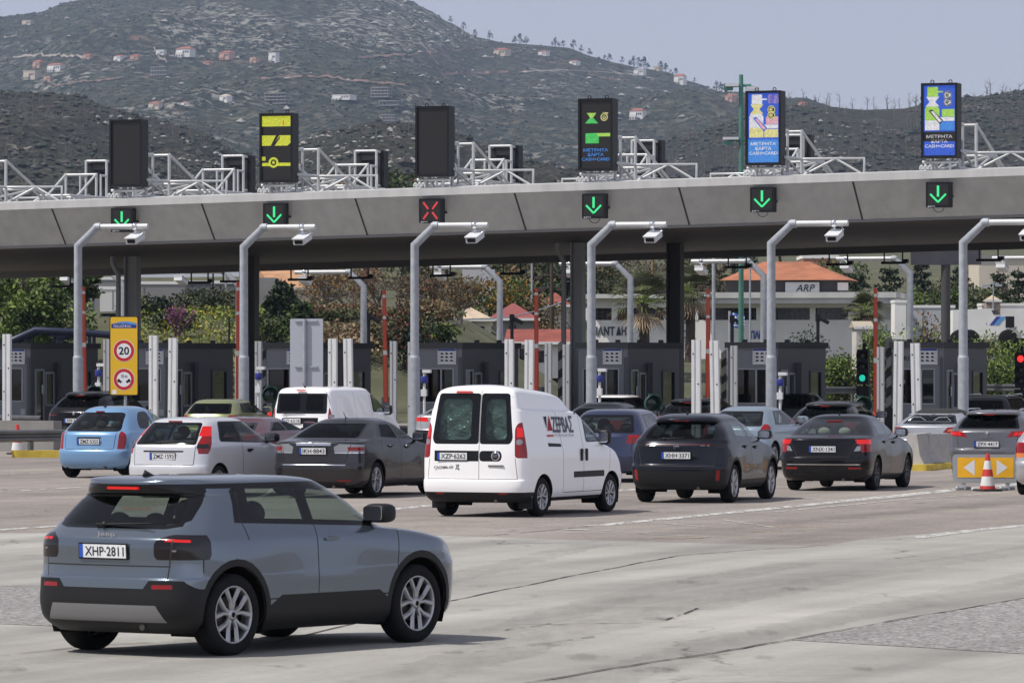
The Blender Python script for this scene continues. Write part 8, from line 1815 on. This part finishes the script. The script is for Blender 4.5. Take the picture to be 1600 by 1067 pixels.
def scatter(name, hill, n, s0, s1, mats, label, t0=.02, t1=1.02, dens=None, px0=-40, px1=1640, tall=.8, spikes=0, sp_h=8, sp_m=None):
    mb = MB()
    for _ in range(n):
        px, t = rs.uniform(px0, px1), rs.uniform(t0, t1); p = hill.pt(px, t)
        if dens and rs.random() > dens(p): continue
        r = rs.uniform(s0, s1) * (.6 + .8 * rs.random() ** 2); a = rs.uniform(0, 6.28); ca, sa = math.cos(a), math.sin(a); k = rs.uniform(.7, 1.3); h = r * tall * rs.uniform(.7, 1.4)
        mb.add([p + Vector((ca * r, sa * r, h * .3)), p + Vector((-sa * r * k, ca * r * k, h * .45)), p + Vector((-ca * r, -sa * r, h * .25)), p + Vector((sa * r * k, -ca * r * k, h * .4)), p + Vector((rs.uniform(-.3, .3) * r, rs.uniform(-.3, .3) * r, h * 1.15)), p + Vector((0, 0, -h * .4))], [(0, 1, 4), (1, 2, 4), (2, 3, 4), (3, 0, 4), (1, 0, 5), (2, 1, 5), (3, 2, 5), (0, 3, 5)], int(rs.random() * len(mats)))
    o = mb.build(name, mats, kind='stuff', label=label, cat='scrub')
    if spikes:
        sb = MB()
        for _ in range(spikes):
            px, t = rs.uniform(px0, px1), (rs.uniform(.9, 1.0) if rs.random() < .12 else rs.uniform(t0, 1.0)); p = hill.pt(px, t); h = sp_h * rs.uniform(.25, 1.15); w_ = .03 * h
            sb.tube([p - Vector((0, 0, .5)), p + Vector((rs.uniform(-.06, .06) * h, 0, h * .6)), p + Vector((rs.uniform(-.12, .12) * h, 0, h))], [w_, w_ * .6, w_ * .15], 3, cap=False)
            for q in range(4):
                z0 = h * rs.uniform(.35, .85); d = rs.choice((-1, 1)) * h * rs.uniform(.12, .28); sb.tube([p + Vector((0, 0, z0)), p + Vector((d, rs.uniform(-.1, .1) * h, z0 + abs(d) * rs.uniform(.5, 1.1)))], [w_ * .5, w_ * .1], 3, cap=False)
        sb.build(name.replace('scrub', 'dead_trees'), [sp_m], kind='stuff', label='bare burnt trees standing along ' + label.split(' on ')[-1], cat='dead trees')
    return o
MAIN = Hill([(-260, 60), (0, 27), (60, 21), (105, 4), (150, -6), (260, -22), (420, -40), (540, -30), (600, -14), (640, 0), (672, 16), (700, 34), (745, 58), (790, 67), (840, 70), (885, 73), (930, 88), (965, 97), (1000, 104), (1040, 110), (1080, 126), (1130, 143), (1180, 156), (1232, 168), (1400, 190), (1860, 230)], 350, 2600, 5000, 46, .0034, 3.3, g=.85, rough=.95)
def _rk(v):
    px = 800 + v.x / v.y * F; py = HY - (v.z - CH) / v.y * F
    a = max(0, 1 - ((px - 640) / 170) ** 2 - ((py - 40) / 48) ** 2); c = max(0, 1 - ((px - 330) / 110) ** 2 - ((py - 40) / 40) ** 2); return min(1., 1.3 * a + 1.2 * c)
MAIN.rocky = _rk
LEFT = Hill([(-260, 150), (0, 143), (60, 146), (120, 150), (170, 168), (230, 184), (300, 200), (380, 240), (470, 262), (600, 300), (1860, 420)], 340, 1150, 1750, 9, .011, 8.1, px1=760, g=.9)
MID = Hill([(100, 330), (380, 262), (450, 232), (520, 206), (580, 192), (640, 193), (700, 202), (760, 226), (820, 252), (900, 268), (980, 290), (1100, 330)], 345, 1050, 1550, 8, .012, 5.7, px0=60, px1=1150, g=.9)
RIGHT = Hill([(700, 345), (860, 282), (960, 240), (1060, 218), (1130, 196), (1180, 176), (1230, 164), (1290, 166), (1350, 172), (1410, 170), (1460, 158), (1520, 150), (1570, 146), (1620, 136), (1860, 118)], 345, 1500, 2300, 9, .008, 1.9, px0=640, px1=1900, g=.9)
S0, S1 = (.022, .027, .018), (.094, .091, .064)
hm_main = hill_mat('scrub_far', S0, S1, (.23, .22, .195), (.20, .125, .10), .13, .50, .37); hm_near = hill_mat('scrub_burnt', (.026, .027, .021), (.075, .068, .055), (.30, .28, .25), (.13, .09, .065), .36, .42, .36)
MAIN.build('hill', hm_main, 340, 150); LEFT.build('hill', hm_near, 220, 110); MID.build('hill', hm_near, 220, 100); RIGHT.build('hill', hm_near, 260, 110)
SCB = [mat('scrub_dark', (.022, .032, .020), .9), mat('scrub_mid', (.040, .050, .030), .9), mat('scrub_brown', (.070, .060, .042), .9)]; SCN = [mat('scrub_burnt_dark', (.018, .020, .016), .9), mat('scrub_burnt_grey', (.055, .050, .044), .9), SCB[0]]
ROCK = [mat('limestone', (.27, .26, .235), .9)]; DEAD = mat('dead_wood', (.11, .095, .085), .9)
vz = lambda p, f=.012: max(0., min(1., .55 + 1.2 * mnoise.noise(Vector((p.x * f, p.y * f * .6, 1.)))))
scatter('hillside_scrub', MAIN, 42000, .6, 2.0, SCB, 'dark scrub and small trees on the high main hill', .03, 1.0, lambda p: vz(p, .006))
scatter('hillside_scrub', LEFT, 9000, .5, 1.4, SCN, 'dark burnt scrub on the near hill at the left', .05, 1.0, lambda p: vz(p, .02), -40, 740, spikes=420, sp_h=6, sp_m=DEAD)
scatter('hillside_scrub', MID, 8000, .5, 1.3, SCN, 'burnt scrub on the low rise in the middle', .05, 1.0, lambda p: vz(p, .02), 80, 1140, spikes=360, sp_h=5, sp_m=DEAD)
scatter('hillside_scrub', RIGHT, 13000, .6, 1.7, SCN, 'burnt scrub on the ridge at the right', .05, 1.0, lambda p: vz(p, .016), 660, 1640, spikes=900, sp_h=8, sp_m=DEAD)
scatter('hillside_rocks', MAIN, 8000, 1.0, 3.6, ROCK, 'grey limestone outcrops on the main hill', .25, 1.0, lambda p: .05 + .95 * _rk(p) * vz(p, .012), tall=.6)
scatter('hillside_rocks', LEFT, 2400, .4, 1.3, ROCK, 'pale rocks on the near hill at the left', .1, .95, lambda p: .9 if mnoise.noise(Vector((p.x * .018, p.y * .018, 9))) > .22 else .03, 150, 740, tall=.6)
scatter('hillside_rocks', MID, 2400, .4, 1.2, ROCK, 'pale rocks on the low rise in the middle', .1, 1., lambda p: .9 if mnoise.noise(Vector((p.x * .018, p.y * .018, 4))) > .15 else .04, 300, 900, tall=.6)
scatter('hillside_rocks', RIGHT, 3200, .4, 1.3, ROCK, 'pale rocks on the ridge at the right', .1, 1., lambda p: .9 if mnoise.noise(Vector((p.x * .014, p.y * .014, 6))) > .2 else .03, 900, 1640, tall=.6)
# pines along the skyline and in clumps
def pine(hill, px, py, h, lb, t=None):
    h *= .78
    p = hill.find(px, py) if t is None else hill.pt(px, t); root = empty('pine_tree', p, 0, lb, 'tree', 'pines on the main hill'); b = MB(); b.tube([(0, 0, -1), (0, 0, h * .8)], [h * .04, h * .02], 5); b.build('trunk', BARK, root); c = MB()
    for k in range(46):
        f = rs.random(); rr = h * .42 * (1 - f) ** .7 + .3; a = rs.uniform(0, 6.28); q = Vector((math.cos(a) * rr * rs.uniform(.3, 1), math.sin(a) * rr * rs.uniform(.3, 1), h * (.22 + .78 * f))); s_ = h * .15 * rs.uniform(.6, 1.2)
        c.add([q + Vector((rs.uniform(-1, 1), rs.uniform(-1, 1), rs.uniform(-.6, .8))) * s_ for _ in range(4)], [(0, 1, 2), (0, 2, 3), (0, 3, 1), (1, 3, 2)])
    c.build('crown', SCB[0], root)
for px, h in [(805 - 3, 5), (815, 6), (863, 6), (874, 5), (945, 6), (984, 7), (1001, 6), (1012, 8), (1048, 5), (1085, 6), (1150, 5), (805, 9), (812, 12), (822, 10), (868, 11), (880, 9), (896, 12), (908, 10), (921, 9), (952, 10), (972, 9), (990, 13), (997, 12), (1006, 14), (1032, 12), (1040, 10), (1056, 9), (1120, 13), (1127, 12), (1133, 11), (704, 8), (724, 10), (742, 9), (765, 11)]:
    pine(MAIN, px, 0, h, 'small dark pine on the skyline of the main hill', 1.0)
# houses on the hillside
M_HW = mat('far_white', (.66, .65, .63), .8); M_HC = mat('far_cream', (.50, .43, .35), .8); M_HP = mat('far_pink', (.45, .28, .22), .8); M_HG = mat('far_concrete', (.30, .29, .28), .8); M_HR = mat('far_red_roof', (.30, .10, .07), .8); M_HB = mat('far_window', (.04, .045, .05), .4)
def far_house(hill, px, py, wpx, hpx, wall, roof, lb, floors=2, rz=None, shell_=False):
    rz = R(rs.uniform(-50, -25)) if rz is None else rz; wpx *= .92; hpx *= 1.12
    p = hill.find(px, py); s = F / p.y; W, H_ = wpx / s, hpx / s; root = empty('hill_house', p - Vector((0, 0, 1.)), rz, lb, 'house', 'houses on the hillside'); b = MB(); D_ = W * .7
    if shell_:
        for k in range(floors + 1): b.box((0, 0, .9 + H_ * k / floors), (W, D_, .5))
        b.build('floor_slab', wall, root); b = MB()
        for k in range(6): 
            for yy in (-.42, .42): b.box((-W * .46 + W * .92 * k / 5, D_ * yy, H_ / 2 + .8), (.5, .5, H_))
        b.box((0, D_ * .1, H_ / 2 + .8), (W * .9, .3, H_)); b.build('pillar', wall, root)
    else:
        b.box((0, 0, H_ * .39), (W, D_, H_ * .78)); b.box((-W * .22, -D_ * .5, H_ * .24), (W * .5, D_ * .3, H_ * .48)); b.build('wall', wall, root)
        r = MB(); z = H_ * .78; a, c = W * .54, D_ * .55
        if roof: r.add([(-a, -c, z), (a, -c, z), (a, c, z), (-a, c, z), (-a * .5, 0, H_), (a * .5, 0, H_)], [(0, 1, 5, 4), (1, 2, 5), (2, 3, 4, 5), (3, 0, 4), (3, 2, 1, 0)]); r.build('roof', roof, root)
        else: r.box((0, 0, z + .3), (W * 1.05, D_ * 1.05, .6)); r.build('roof', wall, root)
        for f in range(floors):
            for k in range(3): 
                q = MB(); q.box((W * (.05 + .16 * k) if f else W * (-.38 + .19 * k), -D_ * (.5 if f else .65) - .05, H_ * (.15 + .36 * f)), (W * .10, .12, H_ * .18)); q.build('window', M_HB, root)
for a in [(44, 40, 17, 9, M_HC, None, 'grey-beige house highest at the left, near the ridge'), (88, 112, 25, 13, M_HW, M_HR, 'white two-storey house in the left cluster'), (60, 108, 16, 12, M_HP, M_HR, 'pinkish house behind the left cluster'), (50, 124, 24, 15, M_HC, None, 'cream terraced house lowest in the left cluster'), (76, 127, 14, 8, M_HP, None, 'small brown house at the foot of the left cluster'),
          (187, 96, 17, 9, M_HW, M_HR, 'small white house with a red roof, left of the middle cluster'), (137, 96, 14, 8, M_HP, M_HR, 'reddish house half way between the left and middle clusters'), (212, 94, 16, 9, M_HP, M_HR, 'red-brown house left of the white pair'), (252, 88, 15, 10, M_HW, None, 'white house at the left of the white pair'), (290, 92, 27, 15, M_HW, M_HR, 'broad white villa at the right of the white pair'), (355, 93, 22, 13, M_HP, M_HR, 'orange-brown house left of the square white tower house'), (325, 103, 16, 6, M_HP, M_HR, 'low red-roofed house below the broad white villa'),
          (428, 97, 15, 17, M_HW, None, 'tall square white house alone in the middle of the slope'), (398, 98, 14, 9, M_HP, None, 'ruddy house left of the tall square white house'), (353, 161, 18, 12, M_HW, M_HC, 'white house on the green field low on the slope'), (243, 171, 20, 11, M_HC, M_HR, 'cream house left of the green field'), (290, 168, 12, 7, M_HW, M_HR, 'tiny white house left of the house on the green field'),
          (538, 160, 34, 8, M_HW, None, 'row of low white houses in the middle distance'), (785, 88, 24, 12, M_HC, M_HR, 'cream house on the shoulder of the main hill'), (850, 88, 16, 9, M_HW, M_HR, 'white house with a red roof near the skyline'), (898, 102, 16, 8, M_HW, M_HR, 'white house under the skyline pines'), (1000, 118, 18, 11, M_HW, M_HG, 'grey and white house right of the skyline pines'), (1028, 112, 14, 9, M_HC, None, 'small beige house just under the skyline'), (1063, 132, 18, 16, M_HW, M_HR, 'tall white house with a red roof at the right end of the ridge'), (997, 188, 24, 16, M_HW, M_HR, 'white house with a red roof above the green hourglass board'), (1142, 162, 16, 12, M_HP, M_HR, 'brown house beside the green mast top')]:
    far_house(MAIN, *a)
for a in [(250, 118, 28, 11, 'grey unfinished concrete building below the broad white villa', 2), (434, 163, 40, 14, 'wide unfinished concrete block left of the low white row', 3), (596, 157, 32, 13, 'unfinished concrete building with a pale yard', 3), (610, 168, 36, 6, 'low pale foundation below the unfinished building', 1), (607, 196, 28, 12, 'small concrete frame standing just above the low rise', 3)]: far_house(MAIN, a[0], a[1], a[2], a[3], M_HG, None, a[4], a[5], R(-20), True)
far_house(RIGHT, 1254, 163, 15, 8, M_HP, M_HR, 'small pinkish house on the ridge right of the cream and pink board')
# tracks cut into the slopes
def track(hill, pts, wd, m, name='path', up=1.2):
    b = MB(); P = []
    for (a, c) in zip(pts, pts[1:]):
        for k in range(10): t = k / 10; P.append(hill.find(a[0] + (c[0] - a[0]) * t, a[1] + (c[1] - a[1]) * t + rs.uniform(-.5, .5)) + Vector((0, 0, up)))
    for i in range(len(P) - 1): w_ = Vector((0, 0, wd * rs.uniform(.3, 1.2) / 2)); q = Vector((0, wd, 0)); b.quad(P[i] - q - w_, P[i + 1] - q - w_, P[i + 1] + q + w_, P[i] + q + w_)
    b.build(name, m, kind='structure')
MS_ = mat('track_red', (.15, .095, .075), .95, noise=(.3, .05)); MSP = mat('track_pale', (.25, .22, .19), .95)
_tr = track
def track(h, p, w, m): return _tr(h, p, w * .42, m)
track(MAIN, [(560, 93), (640, 90), (700, 84), (760, 76)], 5, MS_); track(MAIN, [(690, 120), (740, 117), (800, 115)], 6, MS_); track(MAIN, [(655, 66), (690, 110)], 5, MS_); track(MAIN, [(400, 126), (480, 122), (560, 130), (640, 138)], 4, MS_); track(MAIN, [(810, 116), (880, 112), (960, 116), (1010, 122)], 4, MSP); track(MAIN, [(20, 92), (60, 90), (100, 91), (150, 96)], 5, MSP); track(MAIN, [(240, 78), (250, 96), (262, 100)], 6, MSP); track(MAIN, [(6, 61), (28, 59)], 4, MSP); track(MAIN, [(640, 152), (660, 156)], 3, MSP); track(MAIN, [(80, 138), (130, 130), (200, 124)], 4, MS_)

# ---------------- the air ----------------
hz = MB(); hz.box((0, 3250, 230), (2600, 6800, 466)); ho = hz.build('haze', [], kind='stuff')
hm = bpy.data.materials.new('haze'); hm.use_nodes = True; n = hm.node_tree
for x in list(n.nodes):
    if x.type == 'BSDF_PRINCIPLED': n.nodes.remove(x)
v = n.nodes.new('ShaderNodeVolumePrincipled'); v.inputs['Color'].default_value = (.58, .74, 1.0, 1); v.inputs['Density'].default_value = .000065; v.inputs['Anisotropy'].default_value = .2
n.links.new(v.outputs[0], [x for x in n.nodes if x.type == 'OUTPUT_MATERIAL'][0].inputs['Volume']); ho.data.materials.append(hm)
build_all_cars()
